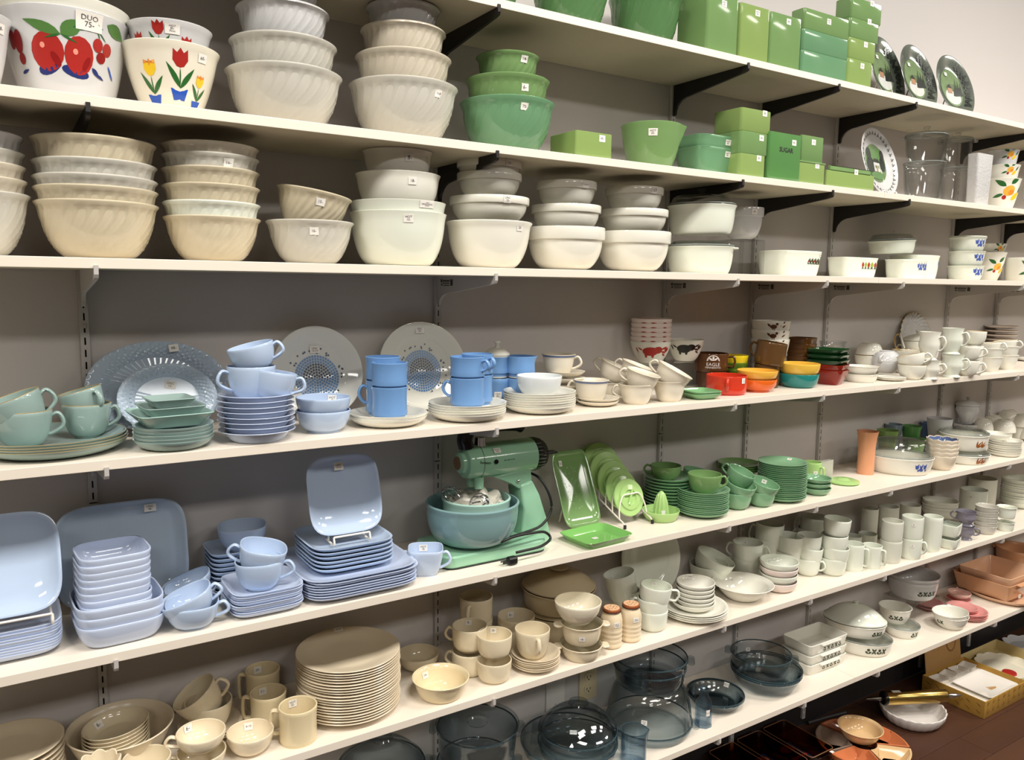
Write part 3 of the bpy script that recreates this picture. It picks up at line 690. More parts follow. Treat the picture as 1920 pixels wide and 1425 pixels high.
for j in range(34):
    a = 2*pi*j/34
    for (dr, da, rr) in ((0, 0, .0042), (.006, .03, .003), (-.002, .06, .0026)):
        r = .118+dr; x, y = r*cos(a+da), r*sin(a+da)*.86; zz = .0155+(.118+dr-.118)*.3
        bm.faces.new([bm.verts.new((x+rr*cos(b)*.8, y+rr*sin(b), zz)) for b in (0, 1.26, 2.5, 3.77, 5.03)])
obj('leaf_border', frombm(bm), SCN[1], o)
wire_easel(1, 1652, -.2, .08, 'plate_stand', WIRE, 'wire easel under the oval country house plate', 14)
# clear casseroles
G = 'clear glass casseroles on second shelf'
for cx, y0, W, yl, yh, ytop, yk, tg in ((1728, -.2, 84, 330, 306, 256, 238, 'larger'), (1786, -.14, 62, 0, 316, 264, 250, 'smaller')):
    sp = Spot(1, cx, Y=y0); R = sp.w(W)/2; h1 = sp.z(yh); h2 = sp.z(ytop)-h1
    L1 = Lathe(*P_bowl(R*.98, R*.72, h1-.002, 1.5, .0045, .004), seg=48); glass_rim(put(L1, sp, 'glass_casserole', GLASS, 'clear %s glass casserole under a lidded clear casserole' % tg, 'casserole', G), L1, RIMC)
    L2 = Lathe(*P_bowl(R, R*.72, h2, 1.5, .0045, .004), seg=48)
    o = put(L2, sp, 'glass_casserole', GLASS, 'clear %s glass casserole with lid on top of another' % tg, 'casserole', G, z0=h1)
    obj('lid', lid_knob(R*.97, .014, .012, sp.z(yk)-sp.z(ytop)-.014).mesh, GLASS, o, Matrix.Translation((0, 0, h2+.001))); glass_rim(o, L2, RIMC)
    for s_ in (0, 180): obj('handle', slab(.016, .05, .006, .007), GLASS, o, Matrix.Rotation(radians(s_), 4, 'Z') @ Matrix.Translation((R+.005, 0, h2-.008)))
boxpx(1, 1806, 1828, 1856, 286, -.25, 'embossed_planter', mat('embossed_milk_glass', (206, 206, 206), .15, bump=1., scale=22), 'white embossed square milk glass planter beside clear casseroles', 'planter', r=.008, taper=.12)
FR = [YEL, ORNG, GRN, RED, mat('peach_print', (232, 176, 70), .3)]
def fruit(k=1.): return [(2, leaf(-6, 8, -24, 20, 9)), (2, leaf(2, 12, 16, 26, 9)), (4, ell(0, 0, 11, 9, 16, .5)), (1, ell(4, -3, 6, 5, 12, .5)), (0, ell(14, -10, 10, 5, 14, .7)), (2, leaf(-10, -6, -28, -12, 6)), (3, ell(-8, -12, 4, 4)), (2, leaf(20, -4, 30, 12, 6))]
G = 'fruit print bowls on second shelf'
sp = Spot(1, 1872, Y=-.17)
for i, (o, L) in enumerate(nestl(sp, [338, 312, 284], [78, 70, 62], [WHITE, WHITE, WHITEG], 'fruit_bowl', 'white bowl with painted peaches, {} of three on second shelf', 'bowl', G, p=1.4, rb=.55)):
    obj('fruit_print', L.decal('o', radians(-60), .62 if i == 0 else .82, scl(fruit(), sp.s*(1 if i == 0 else .55))), None, o, mats=FR)
sp = Spot(1, 1950, Y=-.15)
nestl(sp, [352, 318, 290], [80, 72, 64], [WHITE], 'white_bowl', 'plain white bowl, {} of three beyond the peach bowls', 'bowl', 'plain white bowls at the end of second shelf', p=1.4)
# ================================================================ third shelf
G = 'ivory swirl bowls on the third shelf'
sp = Spot(2, -52, Y=-.165)
nestl(sp, [362, 335, 308, 282, 250], [238, 230, 228, 226, 222], [IVORYW, IVORY, IVORY, IVORYW, WHITEG], 'swirl_bowl', 'ivory swirl bowl, {} in the pile cut by the frame edge', 'bowl', G, mod=sw(28, .04), seg=168, p=1.9, rb=.46, bead=.0025, hs=[sp.z(362)]*5)
sp = Spot(2, 188, Y=-.165)
nestl(sp, [383, 357, 337, 309, 268], [232]*5, [TAN, TAN, IVORYW, IVORYW, TAN], 'swirl_bowl', 'large ivory swirl bowl, {} in the pile of five', 'bowl', G, mod=sw(28, .04, .95), seg=168, p=1.9, rb=.46, bead=.0025)
sp = Spot(2, 401, Y=-.165)
nestl(sp, [410, 383, 352, 322, 297, 277], [181]*6, [TAN, OPAL, TAN, TAN, IVORYW, IVORY], 'swirl_bowl', 'medium ivory swirl bowl, {} in the pile of six', 'bowl', G, mod=sw(26, .04), seg=156, p=1.9, rb=.46, bead=.002, sts={4: (('o', 22, .8, '16-'),)})
sp = Spot(2, 583, Y=-.17); h = sp.z(417)
nestl(sp, [417], [163], [IVORYW], 'swirl_bowl', 'ivory swirl bowl under a tilted one, with 16 sticker', 'bowl', G, mod=sw(26, .04), seg=156, p=1.85, rb=.46, bead=.002, sts={0: (('o', 5, .74, '16-'),)})
R = sp.w(140)/2; Lq = Lathe(*P_bowl(R, R*.52, h*.9, 1.6, .0028, .003, bead=.002), seg=144, mod=sw(24, .04))
put(Lq, sp.off(-3), 'swirl_bowl', TAN, 'ivory swirl bowl tilted sideways inside another bowl', 'bowl', G, z0=sp.z(366)-h*.9+.006, tilt=(10, 0), st=(('o', 12, .72, '15-'),))
G = 'white mixing bowls on the third shelf'
sp = Spot(2, 747, Y=-.17); h = sp.z(402)
nestl(sp, [404, 382, 330, 287], [182, 179, 159, 131], [OPAL, OPAL, WHITE, WHITE], 'mixing_bowl', 'white opal mixing bowl, {} in the pile with printed label', 'bowl', G, p=2.0, rb=.56, hs=[h, h, sp.z(328)-sp.z(384)+.012, sp.z(282)-sp.z(330)+.010], sts={0: (('o', 12, .86, 'HOT\n15-', .022, .018),), 1: (('o', 36, .93, 'UNC\nFIREKING BOWL\n$18.00', .038, .016),), 2: (('o', 20, .74, '18-'),), 3: (('o', 20, .7, '8-'),)})
def bandpile(sp, spec, G, lab, sts={}):
    n = len(spec); top = 0
    for i, (y, W, yb) in enumerate(spec):
        z0 = sp.z(yb) if yb else 0; h = sp.z(y)-z0; L = band_bowl(sp.w(W)/2, h)
        put(L, sp, 'banded_bowl', WHITE, lab.format(ordn(i, n)), 'bowl', G, z0=z0, st=sts.get(i, ()))
sp = Spot(2, 916, Y=-.17)
nestl(sp, [418], [160], [WHITE], 'mixing_bowl', 'rounded white mixing bowl beneath a pile of banded bowls', 'bowl', G, p=2.0, rb=.5, bead=.002, sts={0: (('o', 46, .86, '20-'),)})
bandpile(sp, [(372, 150, 420), (327, 121, 374), (303, 121, 350)], G, 'banded white bowl, {} of three above a rounded bowl', {0: (('o', 26, .84, 'UNC\n15-', .02, .017),), 2: (('o', 36, .8, '14-'),)})
sp = Spot(2, 1059, Y=-.17)
bandpile(sp, [(428, 148, None), (387, 131, 436), (343, 113, 392)], G, 'banded white bowl, {} of three between two bowl piles', {2: (('o', 38, .82, '15-19'),)})
sp = Spot(2, 1185, Y=-.17)
bandpile(sp, [(436, 142, None), (395, 129, 441), (354, 109, 399)], G, 'banded white bowl, {} of three beside glass lidded casseroles', {2: (('o', 42, .82, '17'),)})
sp = Spot(2, 1388, Y=-.12); L = band_bowl(sp.w(78)/2, sp.z(391)-sp.z(450))
rz = sp.z(450); 
put(L, sp, 'banded_bowl', WHITEG, 'banded white bowl raised on a clear riser', 'bowl', G, z0=rz+.001, st=(('o', 32, .84, '25-'),))
o = obj('clear_riser', None and 0 or (lambda: (lambda bm: (bbox(bm, -.05, .05, -.05, .05, rz-.003, rz), bbox(bm, -.05, -.047, -.05, .05, 0, rz-.003), bbox(bm, .047, .05, -.05, .05, 0, rz-.003), frombm(bm))[-1])(bmesh.new()))(), GLASS, None, sp.M(0, 0, None, True))
tag(o, 'clear acrylic riser under a banded white bowl', 'riser')
# white casseroles with glass lids
sp = Spot(2, 1311, Y=-.17); R = sp.w(130)/2; h1 = sp.z(464)
Lc = Lathe(*P_bowl(R, R*.78, h1, 2.0, .004, .005), seg=60, mod=oval(1, .86)); G = 'white casseroles with glass lids'
def glid(R, h, sx=1, sy=1, knob=True, rk=.013, hk=.02):
    o = [(R*.90, 0), (R*.98, .001), (R, .004), (R*.99, .007), (R*.93, .009), (R*.86, h*.75), (R*.78, h*.92), (R*.5, h)]
    o += [(rk*.6, h), (rk*.55, h+hk*.4), (rk, h+hk*.7), (rk, h+hk*.9), (0, h+hk)] if knob else [(0, h)]
    i_ = [(0, h-.0035), (R*.5, h-.0035), (R*.76, h*.92-.004), (R*.83, h*.7-.003), (R*.90, .002)]
    L_ = Lathe(o, i_, 56, mod=oval(sx, sy)); L_.rim = 2; return L_
def lidded(o, L, M): l = obj('lid', L.mesh, GLASS, o, M); obj('rim', ring_mesh(L, .0018), RIMC, l)
o = put(Lc, sp, 'covered_casserole', OPAL, 'white oval casserole with flat glass lid under another casserole', 'casserole', G)
lidded(o, glid(R*.97, .018, 1, .86, False), Matrix.Translation((0, 0, h1+.001)))
for s_ in (0, 180): obj('handle', slab(.018, .06, .005, .008), OPAL, o, Matrix.Rotation(radians(s_), 4, 'Z') @ Matrix.Translation((R, 0, h1-.006)))
z1 = sp.z(441); h2 = sp.z(388)-z1
o = put(Lathe(*P_bowl(R, R*.8, h2, 2.0, .004, .005), seg=60, mod=oval(1, .86)), sp, 'covered_casserole', OPAL, 'white oval casserole with knobbed glass lid on another casserole', 'casserole', G, z0=z1+.001)
lidded(o, glid(R*.97, sp.z(368)-sp.z(388), 1, .86, True, .014, sp.z(354)-sp.z(368)), Matrix.Translation((0, 0, h2+.001)))
# printed dishes
def band_print(L, th, frac, k, style, n=5):
    S = []
    for i in range(n):
        x = (i-(n-1)/2)*12
        if style == 'tulip': S += [(i % 2, [(x-4, -4), (x+4, -4), (x+5, 3), (x, 9), (x-5, 3)]), (2, leaf(x, -4, x+4, -11, 3)), (2, leaf(x, -4, x-4, -11, 3))]
        elif style == 'vine': S += [(2, leaf(x-5, -9, x+2, 7, 5)), (2, leaf(x+5, -9, x+4, 9, 5)), (0, ell(x, -2, 2.6, 2.6, 8)), (2, leaf(x-7, -9, x+7, -9, 3))]
        elif style == 'blue': S += [(3, ell(x, (-1)**i*3, 5, 6, 10)), (3, leaf(x, 0, x+4, 13, 5)), (3, leaf(x, 0, x-6, 10, 4)), (3, ell(x+5, -6, 3, 4, 8))]
        elif style == 'wheat': S += [(4, leaf(x-4, -8, x+8, 7, 4)), (4, leaf(x-2, -8, x+12, 0, 4)), (4, leaf(x-4, -6, x-2, 9, 4))]
        else: S += ([(2, leaf(x-6, 0, x, -7, 5)), (2, leaf(x+6, 0, x, -7, 5)), (2, ell(x, 3, 3.4, 3.4, 8))] if i % 2 == 0 else [(2, leaf(x, 0, x+5, 7, 4)), (2, leaf(x, 0, x-5, 7, 4)), (2, leaf(x, 0, x+5, -7, 4)), (2, leaf(x, 0, x-5, -7, 4))])
    return L.decal('o', th, frac, scl(S, k))
PM = [mat('print_red', (170, 60, 44), .3), mat('print_lime', (150, 170, 60), .3), mat('print_dark_green', (52, 66, 40), .35), mat('print_blue', (74, 96, 170), .3), mat('print_rust', (160, 92, 40), .3)]
def dish(sp, W, yr, sx, sy, n, name, label, style, phi, cnt=5, k=1., z0=0, material=None, rot=None, cat='dish', group=None, rb=.84, p=1.6, st=(), fr=.62, tilt=None, h=None):
    R = sp.w(W)/2; h = h or sp.z(yr)-z0
    L = Lathe(*P_bowl(R, R*rb, h, p, .004, .004), seg=64, mod=squared(n, sx, sy))
    o = put(L, sp, name, material or OPAL, label, cat, group, z0=z0, rot=(-sp.az*57.3 if rot is None else rot), st=st, tilt=tilt)
    if style: obj('printed_band', band_print(L, radians(-90+phi), fr, sp.s*k, style, cnt), None, o, mats=PM)
    return o, L, h
G = 'printed ovenware on the third shelf'
dish(Spot(2, 1478, Y=-.15), 128, 472, .98, .62, 5, 'baking_dish', 'white baking dish with a leafy vine print', 'vine', 26, 5, .62, group=G, st=(('o', 43, .85, '16-', .013, .011),))
dish(Spot(2, 1597, Y=-.15), 118, 484, .98, .42, 7, 'loaf_dish', 'white loaf dish with red and green tulip print', 'tulip', 24, 6, .72, group=G)
dish(Spot(2, 1697, Y=-.19), 102, 488, 1, .5, 4, 'baking_dish', 'white baking dish with blue flower print in front', 'blue', 26, 5, .62, group=G)
sp = Spot(2, 1712, Y=-.11); o, L, h = dish(sp, 118, 480, 1, .7, 2.2, 'casserole_dish', 'white oval casserole with blue flowers under a lidded one', 'blue', 44, 4, .6, group=G)
z1 = h+.004
sp = Spot(2, 1668, Y=-.12); o, L, h = dish(sp, 112, 452, 1, .72, 2.2, 'covered_casserole', 'white oval casserole with blue flowers and a glass lid', 'blue', 46, 3, .6, z0=z1, group=G, tilt=(3, 180))
lidded(o, glid(L.R*.97, .026, 1, .72, True, .012, .014), Matrix.Translation((0, 0, h+.001)))
sp = Spot(2, 1808, Y=-.18); z = 0
for i, (y0_, y1_) in enumerate(((None, 499), (498, 472), (471, 446))):
    R = sp.w(74)/2; h = sp.z(y1_)-z; L = Lathe(*P_bowl(R, R*.74, h, 1.8, .003, .005), seg=44)
    o = put(L, sp, 'small_casserole', OPAL, 'small white casserole with blue flowers, %s of three' % ordn(i, 3), 'casserole', G, z0=z)
    obj('printed_band', band_print(L, radians(-42), .55, sp.s*.62, 'blue', 3), None, o, mats=PM); z += h+.0006
    if i == 2: obj('lid', Lathe([(R*.9, 0), (R*.98, .001), (R*.98, .004), (R*.6, .007), (0, .007)], [(0, .003), (R*.9, 0)], 40).mesh, OPAL, o, Matrix.Translation((0, 0, h+.001)))
sp = Spot(2, 1850, Y=-.10)
for i, (o, L) in enumerate(nestl(sp, [474, 458], [70, 66], [WHITE], 'fruit_bowl', 'white bowl with painted peach, {} of two on third shelf', 'bowl', 'peach bowls on third shelf', p=1.4, hs=[sp.z(474)]*2)):
    obj('fruit_print', L.decal('o', radians(-50), .5 if i == 0 else .86, scl(fruit(), sp.s*(.7 if i == 0 else .4))), None, o, mats=FR)
sp = Spot(2, 1922, Y=-.2); L = Lathe(*P_bowl(sp.w(84)/2, sp.w(84)/2*.9, sp.z(484), 2.2, .003), seg=48)
o = put(L, sp, 'fruit_canister', WHITE, 'white straight sided canister with a painted peach', 'canister')
obj('fruit_print', L.decal('o', radians(-72), .5, scl(fruit(), sp.s*.8)), None, o, mats=FR)
# ================================================================ fourth shelf
def P_coupe(R, h, rf, t):
    f = R*rf; out = [(0, .001), (f*.9, .001), (f*.95, 0), (f, 0)]; n = 9
    for i in range(1, n+1): u = i/n; out.append((f+(R-f)*(1-(1-u)**1.5)**(1/1.5)*1., h*u))
    inn = [(R-t*.5, h+t*.12), (R-t, h)]+[(max(r-t*1.0, f*.5), z+t*.75) for r, z in out[-3:4:-1]]+[(f*.9, t), (0, t)]
    return out, inn
def plates(sp, W, n, ytop, name, material, label, cat, group, hp=.018, rf=.62, t=.0035, z0=0, st_top=(), mod=None, gold=None, seg=52, jit=.0015, mats=None, coupe=True):
    R = sp.w(W)/2; H = sp.z(ytop)-z0; PF = P_coupe if coupe else P_plate; L = Lathe(*PF(R, hp, rf, t), seg=seg, mod=mod)
    dz = (H-hp)/(n-1) if n > 1 else 0
    if n == 1: L = Lathe(*PF(R, H, rf, t), seg=seg, mod=mod)
    stack(L, sp, n, dz, name, material, label, cat, group, z0, jit, 0, st_top=st_top, gold=gold, mats=mats)
    return z0+(n-1)*dz+t+.0005, L
G = 'turquoise dishes on the fourth shelf'
sp = Spot(3, 103, yb=864, rb=100)
zt, _ = plates(sp, 288, 4, 812, 'dinner_plate', TURQ, 'turquoise dinner plate with gilt edge, {} of four under cups', 'plate', G, hp=.02, rf=.66, gold=True)
s1 = sp.off(-46, -28); s2 = sp.off(58, 30)
o, L = cup(s1, 113, 770, 'teacup', TURQ, 'turquoise cup standing on plates with its handle showing whole', 'cup', G, z0=zt, ha=0, out=.36, p=1.9, gold=True)
h = L.h; cup(s1.off(6, 0), 113, 0, 'teacup', TURQ, 'turquoise cup tipped inside the front turquoise cup', 'cup', G, z0=zt+h*.42, h=h, tilt=(20, 180), ha=0, out=.36, p=1.9, gold=True)
o, L = cup(s2, 94, 757, 'teacup', TURQ, 'turquoise cup behind the front turquoise cups', 'cup', G, z0=zt, ha=0, out=.3, p=1.9, gold=True)
cup(s2.off(4, 0), 84, 0, 'teacup', TURQ, 'turquoise cup leaning in the cup behind the front pair', 'cup', G, z0=zt+L.h*.5, h=L.h*.92, tilt=(15, 170), ha=-52, out=.34, p=1.9, gold=True)
def fluted(sx, sy, N=40, a=.0016, r0=.62):
    def f(th, i, r, z, s):
        u = max(0, (r/s.R-r0)/(1-r0)); k = abs(cos(N/2*(th+.5*u))); zz = z+a*min(1, u*4)*(k-.5)*2*(1-u*.4); return r*cos(th)*sx, r*sin(th)*sy, zz
    return f
def big_plate(R, sx=1, sy=1, h=.018, rf=.6, fl=None, t=.004, seg=120): return Lathe(*P_plate2(R, h, rf, t), seg=seg, mod=fluted(sx, sy, *fl) if fl else oval(sx, sy))
def P_plate2(R, h, rf, t):
    f = R*rf; out = [(0, 0), (f, 0)]; n = 8
    for i in range(1, n+1): u = i/n; out.append((f+(R-f)*u, h*(u**.8)-t*.3*u))
    out[-1] = (R, h-t*.3); inn = [(R-.0012, h+.0003)]
    for i in range(n-1, 0, -1): u = i/n; inn.append((f+(R-f)*u-.002, h*(u**.9)*.92+t))
    inn += [(f*1.0, t), (0, t)]; return out, inn
G = 'azure platters leaning on the wall'
s_ = Spot(3, 303, Y=-.085); R = s_.w(272)/2; LA = big_plate(R, 1, .69, .02, .66, (46, .004, .66), seg=184)
o = lean(LA, 3, 303, -.075, 16, 'oval_platter', AZURP, 'large azure oval platter with swirled rim leaning on wall', 'platter', G, sy=.69)
flat_sticker(o, Matrix.Translation((R*.25, R*.57, .022)) @ Matrix.Rotation(.1, 4, 'Z'), '48-', .02, .016)
s_ = Spot(3, 320, Y=-.12); R = s_.w(192)/2; LA = big_plate(R, 1, .76, .018, .64, (40, .0036, .64), seg=160)
o = lean(LA, 3, 320, -.112, 18, 'oval_platter', AZURP, 'smaller azure oval platter in front of the large one', 'platter', G, sy=.76)
flat_sticker(o, Matrix.Translation((R*.08, R*.31, .0046)) @ Matrix.Rotation(-.2, 4, 'Z'), 'UNC\n15-', .023, .017)
G = 'turquoise plates under square dishes'
sp = Spot(3, 327, yb=847, rb=52)
zt, _ = plates(sp, 153, 5, 793, 'small_plate', TURQ, 'turquoise soup plate, {} of five below the square dishes', 'plate', G, hp=.02, rf=.66, t=.004)
def sqdish(R, h, t=.004, rb=.7, n=9, sx=1, sy=1): return Lathe([(0, 0), (R*rb*.98, 0), (R*rb, .002), (R*.97, h*.88), (R, h)], [(R-.001, h+.0012), (R*.94, h-.001), (R*rb-.004, t+.001), (0, t)], seg=64, mod=squared(n, sx, sy), sharp=35)
for i, (W, y0, y1, dx, lab) in enumerate(((158, 793, 770, -6, 'largest turquoise square dish lowest of a nested three'), (128, 777, 758, -4, 'medium turquoise square dish between two square dishes'), (96, 760, 745, -6, 'smallest turquoise square dish on top of two others'))):
    z0 = max(sp.z(y0), zt+.012); R = sp.w(W)/2/1.1
    put(sqdish(R, sp.z(y1)-z0), sp.off(dx), 'square_dish', TURQ if i else milk('pale_turquoise', (166, 198, 190)), lab, 'dish', 'turquoise square dishes', z0=z0, rot=-sp.az*57.3+6)
G = 'azure soup bowls'
sp = Spot(3, 483, yb=832, rb=44); R = sp.w(146)/2; n = 8; hb = sp.z(803)
Lb = Lathe(*P_bowl(R, R*.62, hb, 1.4, .003, .010), seg=52); H = sp.z(737)
stack(Lb, sp, n, (H-hb)/(n-1), 'soup_bowl', AZURL, 'pale azure rimmed soup bowl, {} in the pile under cups', 'bowl', G, jit=.002)
zt = H-.012; G = 'azure cups on the soup bowls'
cup(sp.off(-8, 6), 92, 686, 'teacup', AZUR, 'azure cup with left pointing ear handle on soup bowls', 'cup', G, z0=zt, ha=200, out=.42, p=1.9)
cup(sp.off(26, -8), 84, 696, 'teacup', AZUR, 'azure cup tilted on the soup bowls beside another cup', 'cup', G, z0=zt, ha=-4, out=.4, p=1.9, tilt=(10, 10))
cup(sp.off(2, 4), 88, 0, 'teacup', AZUR, 'azure cup lying tipped on top of the stacked cups', 'cup', G, z0=sp.z(694), h=.052, ha=-8, out=.34, p=1.9, tilt=(14, 190))
sp = Spot(3, 607, yb=814, rb=34)
nestl(sp, [768, 744], [103, 103], [AZUR], 'azure_bowl', 'azure round bowl, {} of two beside the soup bowls', 'bowl', 'azure bowl pair', p=1.75, rb=.6, lip=0, hs=[sp.z(768)]*2, sts={1: (('i', 22, .72, 'HOT\n40', .02, .018),)}, foot=.004)
# round plates with dotted centres
def dots(R, n=9, step=.0064, q=.0037):
    bm = bmesh.new(); rn = random.Random(4)
    for i in range(n+4):
        m_ = max(1, 6*i) if i < n else 14; r = i*step if i < n else n*step+(i-n)*.0045+.004
        if i >= n: m_ = 11
        for j in range(m_):
            a = 2*pi*(j+.5*(i % 2))/m_ if i < n else rn.uniform(0, 2*pi); r = r if i < n else rn.uniform(n*step, n*step+.014); x, y = r*cos(a), r*sin(a); e = q*(1 if i else .7)*(1-.2*(i >= n))
            f = bm.faces.new([bm.verts.new((x+e*cos(b+a), y+e*sin(b+a), 0)) for b in (.785, 2.356, 3.927, 5.498)])
            f.material_index = 0 if (i < 6 and (a < 3.3)) or i >= n else 1
    return frombm(bm)
DM = [mat('dot_slate', (70, 84, 104), .3), mat('dot_blue', (104, 146, 194), .3)]
for i, (cx, W, sy, tx, lab) in enumerate(((601, 180, 1., 'UNC\n16-20', 'round white plate with blue dotted centre behind azure bowls'), (798, 180, .93, 'UNC\n20-', 'oval white platter with blue dotted centre behind blue mugs'))):
    s_ = Spot(3, cx, Y=-.08); R = s_.w(W)/2; Lw = big_plate(R, 1, sy, .02, .62, None, seg=72)
    o = lean(Lw, 3, cx, -.075, 14, 'dotted_plate', WHITE if i else milk('clear_white', (234, 234, 228), .06), lab, 'plate', 'dotted plates leaning on the wall', sy=sy)
    obj('dot_pattern', dots(R), None, o, Matrix.Translation((0, -.012, .0046)), mats=DM)
    flat_sticker(o, Matrix.Translation((0, R*(.5 if i == 0 else .76), .007 if i == 0 else .0165)), tx, .024, .017)
G = 'white plates under blue mugs'
def bmug(sp, W, y1, y0, lab, z0=None, ha=None, group='blue mugs on the fourth shelf', foot=True, st=()):
    """blue mug with waisted sides and a narrow white foot"""
    z0 = sp.z(y0) if z0 is None else z0; h = sp.z(y1)-z0; R = sp.w(W)/2; f = .011 if foot else .006
    out = [(0, f*.4), (R*.84, f*.4), (R*.86, f), (R*.97, f+.002), (R*.985, f+.006)]+[(R*(.985-.035*sin(pi*u)), f+.006+(h-f-.006)*u) for u in (.2, .4, .6, .8)]+[(R, h-.001), (R-.0008, h)]
    inn = [(R-.0028, h), (R-.004, h*.6), (R*.85, f+.005), (R*.8, f+.003), (0, f+.003)]
    L = Lathe(out, inn, 44); hm = handle_mesh(R*.96, h*.8, R*.96, f+h*.25, R*.42, .005, .0036, 'ear') if ha is not None else None
    o = put(L, sp, 'mug', BLUE, lab, 'mug', group, z0=z0, handle=hm, ha=ha or 0, st=st)
    obj('foot', Lathe([(0, 0), (R*.8, 0), (R*.84, .002), (R*.83, f+.002)], [(0, f+.002)], 40).mesh, WHITE, o); return o, L, z0+h
for cx, yb, W, n, yt, rb, lab in ((728, 804, 147, 4, 771, 54, 'white dessert plate, {} of four under two blue mug piles'), (876, 793, 146, 5, 752, 52, 'white dessert plate, {} of five under handled blue mugs'), (1011, 778, 136, 7, 731, 48, 'white dessert plate, {} of seven under an opal bowl')):
    sp = Spot(3, cx, yb=yb, rb=rb); zt, _ = plates(sp, W, n, yt, 'dessert_plate', WHITE, lab, 'plate', G, hp=.02, rf=.62, t=.0042)
    if cx == 728:
        a = sp.off(3, -22); o, L, z1 = bmug(a, 68, 724, 0, 'blue mug with white foot under the front mug pile', zt); bmug(a, 68, 679, 0, 'blue mug, top of the pile nearest the azure bowls', z1-.009)
        a = sp.off(-9, 22); o, L, z1 = bmug(a, 66, 712, 0, 'blue mug, lower of the pile half hidden behind another', zt, ha=190); bmug(a, 66, 668, 0, 'blue mug, upper of the pile half hidden behind another', z1-.009)
    elif cx == 876:
        a = sp.off(0, -16); o, L, z1 = bmug(a, 66, 707, 0, 'blue mug with handle showing at its side, lower', zt, ha=176); bmug(a, 66, 668, 0, 'blue mug with handle near its edge, upper', z1-.009, ha=-30)
        a = sp.off(18, 24); o, L, z1 = bmug(a, 60, 702, 0, 'blue mug behind the handled pair, lower', zt); bmug(a, 60, 663, 0, 'blue mug behind the handled pair, upper', z1-.009, ha=-40)
    else:
        cup(sp.off(-1, -14), 85, 704, 'opal_bowl', milk('opal_glow', (226, 230, 230)), 'small opal glass bowl on the white dessert plates', 'bowl', None, z0=zt, p=1.9, rb=.5, st=(('i', -25, .7, '7-'),))
s1 = Spot(3, 931, Y=-.1); o, L, z1 = bmug(s1, 48, 708, 0, 'blue mug under the lidded sugar bowl with price sticker', 0, st=(('o', 6, .45, 'UNC\n35-'),))
o, L, z2 = bmug(s1, 46, 668, 0, 'blue sugar bowl with white domed lid', z1+.001)
obj('lid', lid_knob(L.R*1.05, .02, .009, .018).mesh, WHITE, o, Matrix.Translation((0, 0, L.h+.003)))
s1 = Spot(3, 975, Y=-.13); o, L, z1 = bmug(s1, 56, 708, 0, 'blue mug under a blue creamer by the saucers', 0)
def lipx(th, i, r, z, s): u = max(0, (z/s.h-.7)/.3); r = r*(1+.14*u*math.exp(-(th/.35)**2) if th < pi else 1+.14*u*math.exp(-((th-2*pi)/.35)**2)); return r*cos(th), r*sin(th), z
o, L, z2 = bmug(s1, 56, 667, 0, 'blue creamer with pouring lip by the blue rimmed cup', z1+.001); L.mod = lipx; L._me = None; o.data = L.mesh; o.data.materials.append(BLUE)
# cream embossed cups and saucers
CREAM = milk('cream_embossed', (226, 218, 200), .25); RIMB = mat('blue_rim_band', (112, 128, 170), .3)
def ribs(th, i, r, z, s):
    u = z/s.h; k = 1 if .12 < u < .45 and i <= s.rim else 0; r = r*(1-.012*k*abs(cos(20*th))); return r*cos(th), r*sin(th), z
def ecup(sp, W, yr, lab, z0=0, tilt=None, ha=180, h=None, band=False, st=(), **kw):
    o, L = cup(sp, W, yr, 'embossed_cup', CREAM, lab, 'cup', 'cream embossed cups', z0=z0, tilt=tilt, ha=ha, h=h, p=1.8, rb=.6, lip=.004, mod=ribs, out=.4, st=st, **kw)
    if band:
        bm_ = bmesh.new(); n = 44
        a = [bm_.verts.new(L.surf('o', 2*pi*j/n, .88, 0, 0, .0005)) for j in range(n)]; b = [bm_.verts.new(L.surf('o', 2*pi*j/n, .97, 0, 0, .0005)) for j in range(n)]
        for j in range(n): bm_.faces.new((a[j], a[(j+1) % n], b[(j+1) % n], b[j]))
        obj('blue_band', frombm(bm_, True), RIMB, o)
    return o, L
sp = Spot(3, 1060, Y=-.12); zt, L = plates(sp, 72, 5, 695, 'saucer', CREAM, 'cream saucer with dark edge, {} of five behind opal bowl', 'saucer', 'cream saucers', hp=.014, rf=.5, gold=None)
ecup(sp.off(-14, -4), 64, 664, 'cream cup with blue rim standing on five saucers', zt, ha=-6, band=True)
sp = Spot(3, 1120, yb=763, rb=24); zt, L = plates(sp, 80, 2, 744, 'saucer', CREAM, 'cream saucer with blue rim, {} of two at shelf edge', 'saucer', 'cream saucers', hp=.014, rf=.5)
ecup(sp.off(-12, -4), 67, 712, 'cream cup with blue rim standing on two saucers', zt, ha=172, band=True)
a = Spot(3, 1192, yb=760, rb=21); o, L = ecup(a, 67, 720, 'cream embossed cup at shelf edge under a tilted cup')
h = L.h; ecup(a.off(4, 2), 66, 0, 'cream embossed cup tilted on the cup at shelf edge', h*.72, (16, -10), 188, h*.9)
b = Spot(3, 1254, yb=755, rb=20); ecup(b, 63, 714, 'cream embossed cup under a tipped one beside jade dish', ha=None)
ecup(b.off(-5, 2), 72, 0, 'cream embossed cup tipped far over above another cup', h*.82, (28, 0), 176, h*.9, st=(('i', -30, .6, '7-'),))
c = Spot(3, 1150, Y=-.12); ecup(c, 60, 716, 'cream embossed cup standing behind the edge cups', ha=None)
ecup(c.off(-6, 0), 66, 0, 'cream embossed cup tipped on the hindmost cup', h*.86, (24, 0), 172, h*.9, st=(('i', -5, .55, '8-'),))
c = Spot(3, 1188, Y=-.165); ecup(c, 60, 712, 'cream embossed cup hidden under a tipped cup in back', ha=None)
